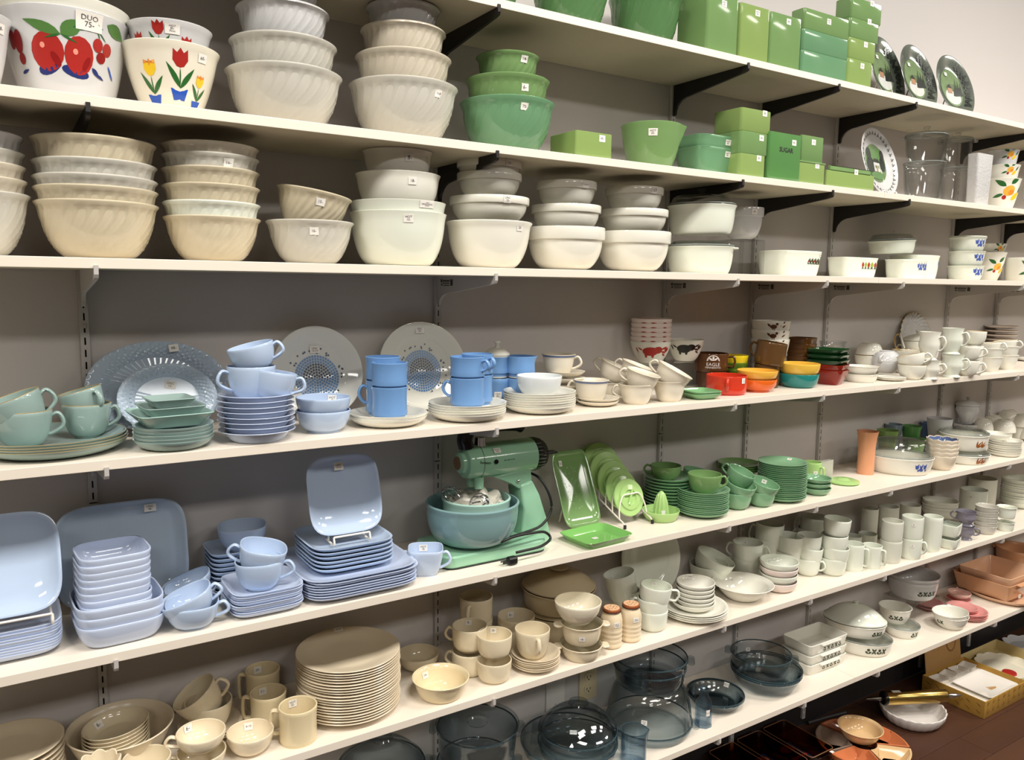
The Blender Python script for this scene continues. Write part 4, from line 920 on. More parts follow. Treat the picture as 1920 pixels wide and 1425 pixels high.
ecup(c.off(-4, 0), 64, 0, 'cream embossed cup tipped between two tipped cups', h*.92, (20, 0), 174, h*.9, st=(('i', 18, .55, 'UNC\n8-'),))
# printed children's bowls on a clear stand
sp = Spot(3, 1217, Y=-.072); rz = sp.z(680); bm = bmesh.new()
bbox(bm, -.06, .15, -.05, .05, rz-.003, rz); bbox(bm, -.06, -.057, -.05, .05, 0, rz-.003); bbox(bm, .147, .15, -.05, .05, 0, rz-.003)
o = obj('clear_riser', frombm(bm), GLASS, None, sp.M(0, 0, None, True)); tag(o, 'clear acrylic riser under the red printed bowls', 'riser')
G = 'red printed bowls'; PINKW = milk('pink_white_glass', (232, 216, 208)); R = sp.w(77)/2
sp2 = Spot(3, 1217, Y=-.12); hb = sp.z(640)-rz
Lk = Lathe(*P_bowl(R, R*.5, hb, 1.35, .0024), seg=44); dz = (sp.z(598)-sp.z(640))/5
def ox(c=0):
    return [(c, ell(-6, 0, 15, 9)), (c, ell(8, 3, 9, 7)), (c, [(-18, -6), (-12, -6), (-13, -13), (-17, -13)]), (c, [(-4, -7), (2, -7), (1, -13), (-3, -13)]), (c, leaf(14, 4, 26, 10, 4)), (c, leaf(15, 0, 27, -2, 4)), (c, leaf(18, -4, 30, -10, 3)), (c, ell(26, 4, 4, 4)), (c, leaf(24, -2, 34, 6, 3)), (c, leaf(-20, 2, -30, 8, 3)), (c, leaf(30, 10, 22, -10, 2)), (c, leaf(-34, 8, -30, -4, 3))]
for i in range(6):
    o = put(Lk, sp, 'printed_bowl', PINKW if i else WHITE, 'white bowl with red animal print, %s of six nested' % ordn(i, 6), 'bowl', G, z0=rz+.001+i*dz)
    obj('red_print', Lk.decal('o', radians(-80), .56, scl(ox(), sp.s*.98)) if i == 0 else (PRM := globals().get('PRM') or Lk.decal('o', radians(-80), .9, scl([(0, leaf(-26, -3, -14, -3, 2)), (0, leaf(-8, -3, 4, -3, 2)), (0, leaf(16, -3, 26, -3, 2))], sp.s))), RED, o)
s3 = Spot(3, 1282, Y=-.072); R = s3.w(70)/2; Lk2 = Lathe(*P_bowl(R, R*.5, s3.z(637)-rz, 1.35, .0024), seg=44)
o = put(Lk2, s3, 'printed_bowl', WHITE, 'white bowl with dark brown animal print on the riser', 'bowl', None, z0=rz+.001); obj('brown_print', Lk2.decal('o', radians(-84), .6, scl(ox(), s3.s*.9)), BLK, o)
def xmug(sp, W, yr, z0, lab, material, ha, cat='mug', group=None, tilt=None, h=None, hk='sq', out=.36, rbf=.94, st=(), name='mug', **k):
    return cup(sp, W, yr, name, material, lab, cat, group, rb=rbf, p=3.2, z0=z0, ha=ha, hk=hk, out=out, tilt=tilt, h=h, st=st, **k)
s4 = Spot(3, 1336, Y=-.1); o, L = xmug(s4, 66, 697, 0, 'dark brown mug under the lettered brown mug', mat('brown_glass', (70, 46, 28), .1), None, group='brown mugs')
zz = L.h+.001; o, L = xmug(s4.off(-4), 64, 662, zz, 'brown amber mug with white EAGLE emblem', mat('brown_mug_glass', (84, 52, 28), .08), -8, group='brown mugs')
bmE = bmesh.new(); S = [(0, [(12*cos(a), 2+11*sin(a)) for a in [pi*i/10 for i in range(11)]]), (1, [(9.5*cos(a), 3+8.5*sin(a)) for a in [pi*i/10 for i in range(11)]]), (0, leaf(-8, 8, 0, 3, 3)), (0, leaf(8, 8, 0, 3, 3)), (0, ell(0, 8, 2, 3, 8)), (0, leaf(-6, 4, 6, 4, 2))]
obj('emblem', L.decal('o', radians(-84), .56, scl(S, s4.s)), None, o, mats=[mat('white_print', (225, 220, 212), .4), MATS['brown_mug_glass']])
obj('lettering', L.text('o', radians(-84), .44, 'EAGLE', s4.s*8.6, .0012), MATS['white_print'], o); obj('lettering', L.text('o', radians(-84), .27, 'MINNESOTA', s4.s*5, .0012), MATS['white_print'], o)
sp = Spot(3, 1312, yb=749, rb=22); Lg = Lathe(*P_bowl(sp.w(66)/2, sp.w(66)/2*.62, .016, 1.3, .003), seg=56, mod=squared(5, 1, 1))
stack(Lg, sp, 2, .007, 'square_dish', milk('green_dish', (122, 170, 120)), 'green square dish, {} of two beside the red mug', 'dish', 'green square dishes', rot=38)
sp = Spot(3, 1376, Y=-.1)
for i, (y, m_) in enumerate(((691, milk('olive_glass', (84, 112, 32))), (679, MATS['olive_glass']), (666, milk('yellow_glass', (222, 200, 40))))):
    cup(sp, 50, y, 'salad_bowl', m_, ('olive green bowl beneath another behind red mug', 'olive green bowl holding the yellow bowl', 'bright yellow bowl nested in green bowls')[i], 'bowl', 'yellow and green bowls', z0=sp.z(691+(0, -12, -25)[i])-.045+.0, h=.045, rb=.7, p=1.5)
sp = Spot(3, 1361, yb=742, rb=33); o, L = xmug(sp, 78, 703, 0, 'bright red soup mug with front handle', milk('red_glass', (202, 60, 38)), -88, cat='mug', hk='ear', out=.22, rbf=.88, st=(('o', 52, .78, '15\n-18', .014, .016),))
sp = Spot(3, 1418, yb=736, rb=24); R = sp.w(76)/2; nest_m = [milk('orange_glass', (224, 104, 34)), milk('amber_yellow_glass', (232, 178, 72))]
nestl(sp, [710, 694], [76, 78], nest_m, 'footed_bowl', 'orange to yellow footed bowl, {} of two beside red mug', 'bowl', 'orange bowls', p=2.0, rb=.62, lip=0, hs=[sp.z(710)]*2, foot=.006)
sp = Spot(3, 1440, Y=-.09); n = 3; hb = sp.z(634); Lr = Lathe(*P_bowl(sp.w(73)/2, sp.w(73)/2*.6, hb*.55, 1.5, .0024), seg=44)
RST = [(0, ell(0, 0, 6, 4)), (0, ell(6, 5, 2.5, 2.5)), (0, leaf(-5, 0, -11, 6, 4)), (0, leaf(-1, -3, -2, -9, 1.4)), (0, leaf(2, -3, 2, -9, 1.4)), (0, leaf(16, -2, 24, 3, 3)), (0, leaf(18, 6, 22, 10, 3))]
for i in range(3):
    o = put(Lr, sp, 'rooster_bowl', WHITE, 'white bowl with brown bird print, %s of three' % ordn(i, 3), 'bowl', 'bird print bowls', z0=hb*.45-.002+i*(sp.z(600)-hb)/2, st=(('o', 30, .8, '10', .013, .011),) if i == 2 else ())
    obj('bird_print', Lr.decal('o', radians(-82), .78, scl(RST, sp.s)), BRN, o)
Lr2 = Lathe(*P_bowl(sp.w(64)/2, sp.w(64)/2*.8, hb*.45-.003, 2, .003), seg=40); put(Lr2, sp, 'white_bowl', WHITE, 'plain white bowl supporting the bird print bowls', 'bowl')
BRM = mat('brown_opaque_glass', (92, 66, 38), .15)
sp = Spot(3, 1436, Y=-.165); o, L = xmug(sp, 48, 682, 0, 'brown mug under a tilted brown mug', BRM, None, group='brown mugs')
xmug(sp.off(2), 58, 0, L.h*.98, 'brown mug tilted with its handle showing', BRM, 186, group='brown mugs', tilt=(8, 0), h=sp.z(640)-L.h, hk='ear', out=.36)
G = 'square bowls on fourth shelf'
def sqbowls(sp, W, rows, mats, lab, hb=None, name='square_bowl', rot=18, sts=()):
    R = sp.w(W)/2/1.16; hb = hb or sp.z(rows[0]); L = Lathe(*P_bowl(R, R*.6, hb, 1.2, .003), seg=56, mod=squared(6))
    for i, y in enumerate(rows): put(L, sp, name, mats[i % len(mats)], lab.format(ordn(i, len(rows))), 'bowl', G, z0=sp.z(y)-hb, rot=-sp.az*57.3+rot)
sp = Spot(3, 1500, Y=-.1); sqbowls(sp, 56, [668, 655, 644, 633], [mat('dark_amber_bowl', (88, 54, 20), .12)], 'brown square bowl, {} of four behind the yellow bowl')
sp = Spot(3, 1556, yb=722, rb=18); sqbowls(sp, 70, [693, 683], [mat('ruby_bowl', (130, 32, 18), .12)], 'dark red square bowl, {} of two under green bowls', hb=sp.z(693))
sqbowls(sp.off(-6, 4), 84, [674, 664, 654], [mat('forest_green_bowl', (24, 62, 32), .12)], 'dark green square bowl, {} of three above red bowls', hb=.03)
sp = Spot(3, 1558, Y=-.1); cup(sp, 52, 640, 'clear_dish', GLASS, 'small clear glass dish on the dark green bowls', 'dish', z0=sp.z(657), rb=.8, p=1.4)
sp = Spot(3, 1497, yb=728, rb=24)
nestl(sp, [700, 681], [76, 78], [milk('teal_glass', (38, 126, 122)), milk('yellow_ochre_glass', (228, 186, 76))], 'cereal_bowl', 'teal or yellow round bowl, {} of the pair', 'bowl', 'teal and yellow bowls', p=2.0, rb=.6, lip=0, hs=[sp.z(700)]*2)
# white and gold group
G = 'white gold trimmed tableware'
sp = Spot(3, 1613, yb=718, rb=22); L = Lathe(*P_bowl(sp.w(68)/2, sp.w(68)/2*.7, sp.z(701), 1.6, .003, .003), seg=48, mod=oval(1, .8))
stack(L, sp, 2, sp.z(686)-sp.z(701), 'oval_dish', WHITE, 'white oval dish, {} of two beside red bowls', 'dish', G)
sp = Spot(3, 1668, yb=715, rb=22); zt, _ = plates(sp, 62, 2, 706, 'saucer', WHITE, 'white saucer, {} of two at the shelf edge by cups', 'saucer', G, hp=.008, rf=.5)
s1 = Spot(3, 1660, Y=-.15); o, L = cup(s1, 56, 678, 'teacup', WHITEG, 'greyish white cup under an upturned cup', 'cup', G, z0=zt*0+.012, ha=None, p=1.7)
cup(s1, 56, 0, 'teacup', WHITEG, 'greyish white cup upturned on another cup', 'cup', G, z0=.012+L.h*2-.002, h=L.h*.95, tilt=(180, 0), ha=-70, out=.3, p=1.7)
s1 = Spot(3, 1627, Y=-.07); o, L = cup(s1, 54, 642, 'teacup', WHITE, 'white gilt cup under an upturned swirl cup', 'cup', G, z0=.02, h=.05, gold=True); 
cup(s1, 52, 0, 'teacup', WHITE, 'white swirl cup upturned upon a gilt cup', 'cup', G, z0=.02+.1, h=.045, tilt=(180, 0), mod=sw(20, .04), seg=60) if 0 else cup(s1, 52, 0, 'teacup', WHITE, 'white swirl cup upturned upon a gilt cup', 'cup', G, z0=.119, h=.045, tilt=(180, 0), mod=sw(20, .04))
put(Lathe(*P_bowl(.045, .03, .019, 1.8, .003), seg=32), s1, 'small_dish', WHITE, 'small white dish under the gilt cup', 'dish', G)
Lp = big_plate(.115, 1, 1, .016, .6, (30, .004, .6), seg=150)
o = lean(Lp, 3, 1722, -.045, 14, 'gilt_plate', WHITEG, 'white fluted plate with gold edge leaning on wall', 'plate', G, z0=0); obj('gold_rim', ring_mesh(Lp, .0014), GOLD, o)
s1 = Spot(3, 1716, Y=-.1); o, L = cup(s1, 60, 640, 'sugar_bowl', WHITE, 'white sugar bowl with pointed lid before the gilt plate', 'sugar bowl', G, ha=[8, 172], out=.3)
obj('lid', lid_knob(L.R*.98, .024, .008, .016).mesh, WHITE, o, Matrix.Translation((0, 0, L.h+.003)))
# gold handled shell dish
s1 = Spot(3, 1700, Y=-.135); zc = s1.z(660)
L = Lathe(*P_bowl(s1.w(64)/2, s1.w(64)/2*.5, .036, 1.5, .003), seg=60, mod=scallop(20, .06, .004))
o = put(L, s1, 'shell_dish', WHITE, 'white shell shaped dish with tall gilt handle', 'dish', G, z0=zc-.03, gold=.0012)
obj('handle', tube(catmull([(-.025, 0, .03), (-.045, 0, .05), (-.05, 0, .085), (-.038, 0, .098), (-.03, 0, .085)], 5), .005, .003), GOLD, o)
Ls = Lathe(*P_plate(.032, .006, .3, .003), seg=60, mod=fluted(1, 1.2, 20, .002, .3)); obj('shell_back', Ls.mesh, WHITE, o, Matrix.Translation((-.028, 0, .072)) @ Matrix.Rotation(radians(72), 4, 'Y'))
put(Lathe(*P_bowl(.04, .03, zc-.03, 2.2, .003), seg=32), s1, 'small_bowl', WHITE, 'small white bowl carrying the shell dish', 'bowl', G)
a = Spot(3, 1708, yb=713, rb=16)
o, L = cup(a, 54, 684, 'teacup', WHITE, 'white gilt cup at shelf edge under a tilted cup', 'cup', G, gold=True, ha=None, p=1.9)
cup(a.off(2), 54, 0, 'teacup', WHITE, 'white gilt cup tilted on the cup at shelf edge', 'cup', G, z0=L.h*.72, h=L.h*.95, tilt=(14, 170), ha=0, gold=True, p=1.9)
def creamer(sp, W, y1, z0, lab, ha, h=None, material=None):
    h = h or sp.z(y1)-z0; R = sp.w(W)/2
    out = [(0, .002), (R*.78, 0), (R*.8, .003), (R*.6, .009), (R*.62, .014), (R*.95, h*.45), (R*.98, h*.6), (R*.86, h*.8), (R, h)]; inn = [(R-.003, h), (R*.83, h*.8), (R*.93, h*.58), (R*.55, .018), (0, .016)]
    L = Lathe(out, inn, 44); return put(L, sp, 'footed_mug', material or OPAL, lab, 'mug', 'white footed mugs', z0=z0, handle=handle_mesh(R*.92, h*.8, R*.93, h*.35, R*.55, .0042, .0034, 'ear'), ha=ha)
for j, (cx, W, yb, dk, w1, w2) in enumerate(((1742, 42, 712, WHITE, 'white waisted mug under another by the gilt cups', 'white waisted mug on another by the gilt cups'), (1784, 44, 708, OPAL, 'pale green waisted mug under a matching mug', 'pale green waisted mug on a matching mug'))):
    a = Spot(3, cx, yb=yb, rb=12); creamer(a, W, (676, 665)[j], 0, w1, -14, material=dk); z1 = a.z((676, 665)[j])+.001; creamer(a.off(-4, 3), W, (622, 615)[j], z1, w2, -14, material=dk)
a = Spot(3, 1814, yb=706, rb=14)
o, L = cup(a, 44, 676, 'teacup', WHITE, 'white cup with open loop handle at shelf edge', 'cup', G, ha=-6, out=.5, p=1.9, hz=(.8, .2)); cup(a.off(0, 2), 46, 0, 'teacup', WHITE, 'white cup over the loop handled cup', 'cup', G, z0=L.h*.98, h=L.h*.9, ha=-12, out=.45, p=1.9)
cup(a.off(8, 30), 42, 0, 'teacup', WHITE, 'white cup raised behind the loop handled cups', 'cup', G, z0=L.h*1.9, h=L.h*.9, ha=None, p=1.9, gold=True)
put(Lathe(*P_bowl(.03, .026, L.h*1.9-.001, 3, .003), seg=32), a.off(8, 30), 'white_jar', WHITE, 'white jar hidden behind the loop handled cups', 'jar', G)
for j, (cx, yb) in enumerate(((1856, 698), (1886, 694))):
    a = Spot(3, cx, yb=yb, rb=13); wd = ('nearer', 'farther')[j]
    o, L = cup(a, 46, yb-29, 'teacup', WHITE, 'white flared cup under two cups, %s from loop handled cup' % wd, 'cup', G, ha=None, p=1.5, lip=.003)
    cup(a.off(0, 2), 46, 0, 'teacup', WHITE, 'white flared cup in the middle of three, %s from loop handled cup' % wd, 'cup', G, z0=L.h*.55, h=L.h, p=1.5, lip=.003, ha=None)
    cup(a.off(-2, 2), 46, 0, 'teacup', WHITE, 'white gilt cup atop two cups, %s from loop handled cup' % wd, 'cup', G, z0=L.h*1.0, h=L.h*.9, p=1.5, ha=-8, tilt=(8, 180), gold=True)
a = Spot(3, 1872, Y=-.06); plates(a, 66, 9, 611, 'saucer', milk('blush_white', (226, 214, 206)), 'white gilt saucer, {} in the tall saucer stack', 'saucer', 'gilt saucers', hp=.012, rf=.5, gold=True)
a = Spot(3, 1935, Y=-.1); plates(a, 70, 5, 672, 'lace_edge_plate', WHITE, 'white lace edged plate, {} of five at shelf end', 'plate', 'lace edged plates', hp=.014, rf=.5)
# ================================================================ fifth shelf: azure square ware
def sqplate(R, h=.016, n=5, sx=1, sy=1, rf=.7, t=.0035): return Lathe(*P_coupe(R, h, rf, t), seg=72, mod=squared(n, sx, sy))
def sqbowl(R, h, n=4.2, sx=1, sy=1, rb=.72, t=.003, p=1.7): return Lathe(*P_bowl(R, R*rb, h, p, t), seg=64, mod=squared(n, sx, sy))
WR = lambda sp, a=0: -sp.az*57.3+a
G = 'azure square plates on the fifth shelf'
sp = Spot(4, 24, yb=1248, rb=88); R = sp.w(192)/2; Lp = sqplate(R, .017, 5); H = .062
stack(Lp, sp, 10, (H-.017)/9, 'square_plate', AZURL, 'azure square plate, {} of ten under the easel plate', 'plate', G, rot=WR(sp), jit=.002)
s2 = sp.off(-4, -6); R2 = s2.w(216)/2; Lq = sqplate(R2, .022, 4, 1, 1.02, rf=.62, t=.004)
M_ = Matrix.Translation(s2.p+Vector((0, -.045, H+.016))) @ Matrix.Rotation(radians(90-20), 4, 'X') @ Matrix.Translation((0, R2*1.02, 0))
o = obj('square_platter', Lq.mesh, AZUR, None, M_); tag(o, 'large azure square platter standing on a wire easel', 'platter', G)
def easel2(p, w, z, lab, tilt, lip=.02, name='plate_stand'):
    bm = bmesh.new(); X = Vector((1, 0, 0))
    for s_ in (-1, 1):
        x = s_*w/2; b = .11
        tube(catmull([(x, -.034, lip), (x, -.036, .003), (x, 0, .003), (x, .012, .004)], 4), .0024, bm=bm, seg=6, up=X)
        tube([Vector((x, .0, .003)), Vector((x*.8, b*sin(radians(tilt)), b*cos(radians(tilt))))], .0024, bm=bm, seg=6, up=X)
        tube([Vector((x*.8, b*sin(radians(tilt)), b*cos(radians(tilt)))), Vector((x*.85, .075, .003))], .0024, bm=bm, seg=6, up=X)
    tube([Vector((-w/2, -.034, lip)), Vector((w/2, -.034, lip))], .0024, bm=bm, seg=6)
    tube([Vector((-w*.4, b*sin(radians(tilt)), b*cos(radians(tilt)))), Vector((w*.4, b*sin(radians(tilt)), b*cos(radians(tilt))))], .0024, bm=bm, seg=6)
    bmesh.ops.recalc_face_normals(bm, faces=bm.faces[:]); o = obj(name, frombm(bm, True, 50), WIRE, None, Matrix.Translation(Vector(p)+Vector((0, 0, z)))); tag(o, lab, 'plate stand')
easel2(s2.p+Vector((.0, -.045, 0)), .14, H+.001, 'white wire easel holding the large square platter', 20)
# large rectangular platter on the wall
s_ = Spot(4, 236, Y=-.07); R = s_.w(250)/2; Lr = sqplate(R, .024, 4.5, 1, .84, rf=.7, t=.004)
o = lean(Lr, 4, 236, -.06, 10, 'rectangular_platter', AZURP, 'large azure rectangular platter leaning against the wall', 'platter', None, sy=.84)
flat_sticker(o, Matrix.Translation((R*.45, R*.68, .019)), 'UNC\n48-', .024, .016)
G = 'azure square bowls'
sp = Spot(4, 224, yb=1210, rb=62); R = sp.w(166)/2; hb = sp.z(1145); Lb = sqbowl(R, hb, 4.4)
d1 = sp.z(1128)-hb
stack(Lb, sp, 3, d1, 'square_bowl', AZURL, 'larger azure square bowl, {} of three', 'bowl', G, rot=WR(sp, 3))
z0 = 2*d1+.006; s2 = sp.off(-6, 0); R = s2.w(136)/2; Lb = sqbowl(R, hb*.8, 4.4); Ht = sp.z(1026)
stack(Lb, s2, 8, (Ht-hb*.8-z0)/7, 'square_bowl', AZURL, 'smaller azure square bowl, {} of eight in a tall pile', 'bowl', G, z0=z0, rot=WR(sp, 4), jit=.002)
G = 'azure teacups on the fifth shelf'; SQ = squared(2.6)
def scup(sp, W, yr, lab, group=G, **k): return cup(sp, W, yr, 'teacup', AZUR, lab, 'cup', group, p=1.8, mod=SQ, **k)
a = Spot(4, 362, yb=1180, rb=20); o, L = scup(a, 102, 1128, 'azure cup at the shelf edge under a tipped cup', ha=-6, out=.36)
scup(a.off(4), 102, 0, 'azure cup tipped in the cup at the shelf edge', z0=L.h*.42, h=L.h*.95, tilt=(21, 178), ha=-4, out=.3)
a = Spot(4, 358, Y=-.13); o, L = scup(a, 98, 1100, 'azure cup behind the edge cups under a tipped one', ha=None)
scup(a.off(2), 98, 0, 'azure cup tipped in the cup behind the edge cups', z0=L.h*.5, h=L.h, tilt=(20, 175), ha=-50, out=.3)
sp = Spot(4, 440, Y=-.085); R = sp.w(104)/2; Lp = sqplate(R, .013, 5, t=.003); H = sp.z(1022)
stack(Lp, sp, 9, (H-.013)/8, 'square_saucer', AZUR, 'azure square saucer, {} of nine behind the front saucers', 'saucer', 'azure square saucers', rot=WR(sp), jit=.002)
scup(sp.off(16), 92, 984, 'azure cup standing on the rear saucer pile', z0=H-.008, ha=None)
sp = Spot(4, 491, yb=1157, rb=62); R = sp.w(138)/2; Lp = sqplate(R, .013, 5, t=.003); H = sp.z(1088)
stack(Lp, sp, 10, (H-.013)/9, 'square_saucer', AZURL, 'azure square saucer, {} of ten at the shelf edge', 'saucer', 'azure square saucers', rot=WR(sp), jit=.0025)
a = sp.off(-2, -12); o, L = scup(a, 92, 1048, 'azure cup on the front saucers with handle outward', z0=H-.009, ha=-8, out=.42)
scup(a.off(-2, 4), 90, 0, 'azure cup tilted inside the front saucer cup', z0=H-.009+L.h*.5, h=L.h*.95, tilt=(13, -20), ha=176, out=.42)
G = 'azure square plate pile beside the mixer'
sp = Spot(4, 652, yb=1121, rb=98); R = sp.w(220)/2; Lp = sqplate(R, .015, 5.5); H = sp.z(1043)
stack(Lp, sp, 8, (H-.015)/7, 'square_plate', AZURL, 'large azure square plate, {} of eight beside mixer', 'plate', G, rot=WR(sp), jit=.003)
z0 = H-.009; s2 = sp.off(-6, 6); R = s2.w(160)/2; Lp = sqplate(R, .015, 5); H2 = s2.z(1000)
stack(Lp, s2, 6, (H2-.015-z0)/5, 'square_plate', AZUR, 'medium azure square plate, {} of six on larger plates', 'plate', G, z0=z0, rot=WR(sp), jit=.002)
s3 = s2.off(-2, -2); R = s3.w(142)/2; Lq = sqplate(R, .02, 4.2, 1, 1.04, rf=.55)
M_ = Matrix.Translation(s3.p+Vector((0, -.025, H2+.008))) @ Matrix.Rotation(radians(90-16), 4, 'X') @ Matrix.Translation((0, R*1.04, 0))
o = obj('square_plate', Lq.mesh, AZUR, None, M_); tag(o, 'azure square plate upright on an easel beside the mixer', 'plate', G)
flat_sticker(o, Matrix.Translation((-R*.08, R*.74, .0165)), 'UNC\n15-ea', .022, .018)
easel2(s3.p+Vector((0, -.025, 0)), .085, H2-.006, 'white wire easel holding the upright square plate', 16)
a = Spot(4, 798, yb=1081, rb=19)
o, L = cup(a, 66, 1027, 'square_cup', milk('azure_pale_cup', (196, 212, 236)), 'pale azure square cup with two handles beside the mixer', 'cup', None, p=1.5, rb=.62, mod=squared(4), ha=[-4, 176], out=.42, st=(('i', -8, .78, 'HOT\n18-', .02, .016),), hz=(.78, .22))
# ================================================================ aqua stand mixer
AQUA = mat('aqua_enamel', (150, 198, 166), .16, var=.02, scale=8, coat=.4); AQB = milk('aqua_bowl_glass', (126, 158, 160)); AQS = milk('aqua_small_bowl', (164, 200, 188))
BKP = mat('black_plastic', (20, 20, 21), .22, var=.05); CHR = mat('chrome', (210, 210, 212), .12, metal=1, var=.02); RUB = mat('black_rubber', (18, 18, 19), .45)
YM = -.165
def at(px, py, Y=YM):
    d = FW+RT*((px-960)/F_PX)-UP*((py-712.5)/F_PX); return CAM+d*((Y-CAM.y)/d.y)
Z4 = ZS[4]
mx = bpy.data.objects.new('stand_mixer', None); COL.objects.link(mx); mx.location = (at(925, 1000).x, YM, Z4+.0006); tag(mx, 'aqua green stand mixer with black dial and handle', 'mixer')
def part(name, me, m_, M=None, parent=None):
    o = obj(name, me, m_, parent or mx); 
    if M is not None: o.matrix_basis = M
    return o
def loc(v): return Vector(v)-mx.location
x0, x1 = at(836, 1040, -.255).x-mx.location.x, at(1030, 1010, -.255).x-mx.location.x
part('base', slab(x1-x0, .185, .030, .03, .004), AQUA, Matrix.Translation(((x0+x1)/2, 0, .003)))
part('rubber_trim', slab(x1-x0-.004, .181, .003, .03, .0008), RUB, Matrix.Translation(((x0+x1)/2, 0, 0)))
def ppoly(pts, dy, bev=.006):
    P = [loc(at(x, y)) for x, y in pts]; me = prism([(p.x, p.z) for p in P], dy, 'y'); bm = bmesh.new(); bm.from_mesh(me)
    bmesh.ops.bevel(bm, geom=bm.edges[:], offset=bev, segments=3, affect='EDGES', profile=.5, clamp_overlap=True); return frombm(bm, True, 40)
part('column', ppoly([(963, 905), (985, 895), (999, 922), (1012, 965), (1021, 1000), (1026, 1025), (962, 1028), (965, 990), (969, 950)], .07), AQUA)
part('tilt_arm', ppoly([(915, 890), (984, 872), (986, 905), (976, 913), (962, 912), (948, 903)], .06, .003), AQUA)
scr = Lathe([(0, 0), (.005, 0), (.005, .001), (.003, .003), (0, .0032)], [], 16); part('hinge_screw', scr.mesh, CHR, Matrix.Translation(loc(at(972, 902, YM-.032))) @ Matrix.Rotation(radians(90), 4, 'X'))
c0, c1 = loc(at(866, 868)), loc(at(993, 851)); Rh = .0435; Lh = c1.x-c0.x
hd = Lathe([(0, -.012), (Rh*.45, -.012), (Rh*.62, -.008), (Rh*.66, 0), (Rh*.9, .004), (Rh*.98, .012), (Rh, .022), (Rh*1.0, .045), (Rh*1.04, Lh*.6), (Rh*1.02, Lh)], [(0, Lh)], 48)
AX = Matrix.Translation((c0.x, 0, (c0.z+c1.z)/2)) @ Matrix.Rotation(radians(90), 4, 'Y')
hm = part('motor_head', hd.mesh, AQUA, AX)
part('nose_disc', Lathe([(0, 0), (Rh*.4, 0), (Rh*.4, .002), (0, .002)], [], 32).mesh, mat('brown_badge', (120, 92, 62), .4), Matrix.Translation((0, 0, -.0145)), hm)
part('seam', tube([Vector((Rh*1.003*cos(2*pi*j/40), Rh*1.003*sin(2*pi*j/40), .042)) for j in range(40)], .0006, closed=True, up=Vector((0, 0, 1))), BKP, None, hm)
def ribd(th, i, r, z, s): k = 1-.035*(0 < i < 5)*(abs(cos(16*th)) > .5); return r*k*cos(th), r*k*sin(th), z
part('speed_dial', Lathe([(0, 0), (Rh*1.03, 0), (Rh*1.03, .012), (Rh*.95, .026), (Rh*.78, .038), (Rh*.45, .042), (0, .042)], [], 128, mod=ribd).mesh, BKP, Matrix.Translation((c1.x+.001, 0, (c0.z+c1.z)/2)) @ Matrix.Rotation(radians(90), 4, 'Y'))
part('speed_lever', boxmesh(-.028, .028, -.012, .012, -.003, .003, bev=.002), BKP, Matrix.Translation((c1.x+.036, -.028, (c0.z+c1.z)/2+.006)))
zc = (c0.z+c1.z)/2
HZ = min(zc+Rh+.045, ZS[3]-.019-.016-mx.location.z)
part('handle', tube(catmull([(c0.x+.012, 0, zc+Rh-.006), (c0.x+.008, 0, zc+Rh+.02), (c0.x+.03, 0, HZ), (c0.x+.1, 0, HZ), (c0.x+.155, 0, HZ-.006), (c0.x+.176, 0, HZ-.014)], 6),   .018, .014, 10, taper=lambda t: 1.35-.7*max(0, t-.5)), BKP)
part('handle_collar', Lathe([(0, 0), (.016, 0), (.014, .022), (0, .024)], [], 24).mesh, CHR, Matrix.Translation((c0.x+.05, -.004, zc+Rh-.004)))
part('beater_socket', Lathe([(0, 0), (.0115, .001), (.0125, .012), (.0125, .03), (0, .032)], [], 24).mesh, AQUA, Matrix.Translation((loc(at(898, 900, YM-.018)).x, -.018, loc(at(898, 916, YM-.018)).z)))
part('beater_socket', Lathe([(0, 0), (.0115, .001), (.0125, .012), (.0125, .03), (0, .032)], [], 24).mesh, AQUA, Matrix.Translation((loc(at(884, 890, YM+.018)).x, .018, loc(at(884, 912, YM+.018)).z)))
fx = Matrix.Rotation(radians(90), 4, 'X')
def headtext(tx, px, py, size, bold=.01, sh=0):
    p = loc(at(px, py, YM-Rh)); me = textmesh(tx, bold); s_ = Matrix.Identity(4); s_[0][1] = sh
    part('lettering', me, BKP, Matrix.Translation((p.x, -Rh*1.035-.0008, zc+.004)) @ fx @ Matrix.Scale(size, 4) @ s_)
headtext('Sunbeam', 910, 868, .0085, .012, .25); headtext('M I X M A S T E R', 955, 861, .0042, .01)
part('round_badge', Lathe([(0, 0), (.0062, 0), (.0058, .0015), (0, .0016)], [], 24).mesh, BKP, Matrix.Translation((loc(at(930, 865, YM-Rh)).x, -Rh*1.03-.0006, zc+.003)) @ fx)
p = loc(at(930, 843, YM-.03)); o = part('price_sticker', boxmesh(-.010, .010, -.007, .007, 0, .0004), PAPER, Matrix.Translation((p.x, -Rh*.80-.001, zc+Rh*.67)) @ Matrix.Rotation(radians(50), 4, 'X')); obj('writing', textmesh('RUNS\n165-'), INK, o, Matrix.Translation((0, 0, .0006)) @ Matrix.Scale(.006, 4))
cp = [(988, 884, -.15), (1012, 897, -.19), (1030, 928, -.21), (1033, 958, -.212), (1015, 985, -.218), (985, 998, -.235), (955, 1008, -.255), (940, 1016, -.268), (965, 1006, -.275), (1000, 999, -.27), (1022, 998, -.26), (1032, 1010, -.265), (1015, 1024, -.285), (985, 1032, -.29), (968, 1036, -.29)]
pts = []
for x, y, Y in cp:
    v = at(x, y, Y); v.z = max(v.z, Z4+.0045); pts.append(loc(v))
part('power_cord', tube(catmull(pts, 6), .0036, seg=8, up=Vector((0, 0, 1))), RUB)
v = at(960, 1037, -.292); v.z = Z4+.011; pg = part('plug', slab(.026, .02, .018, .005, .003), RUB, Matrix.Translation(loc(v)+Vector((0, 0, -.009))))
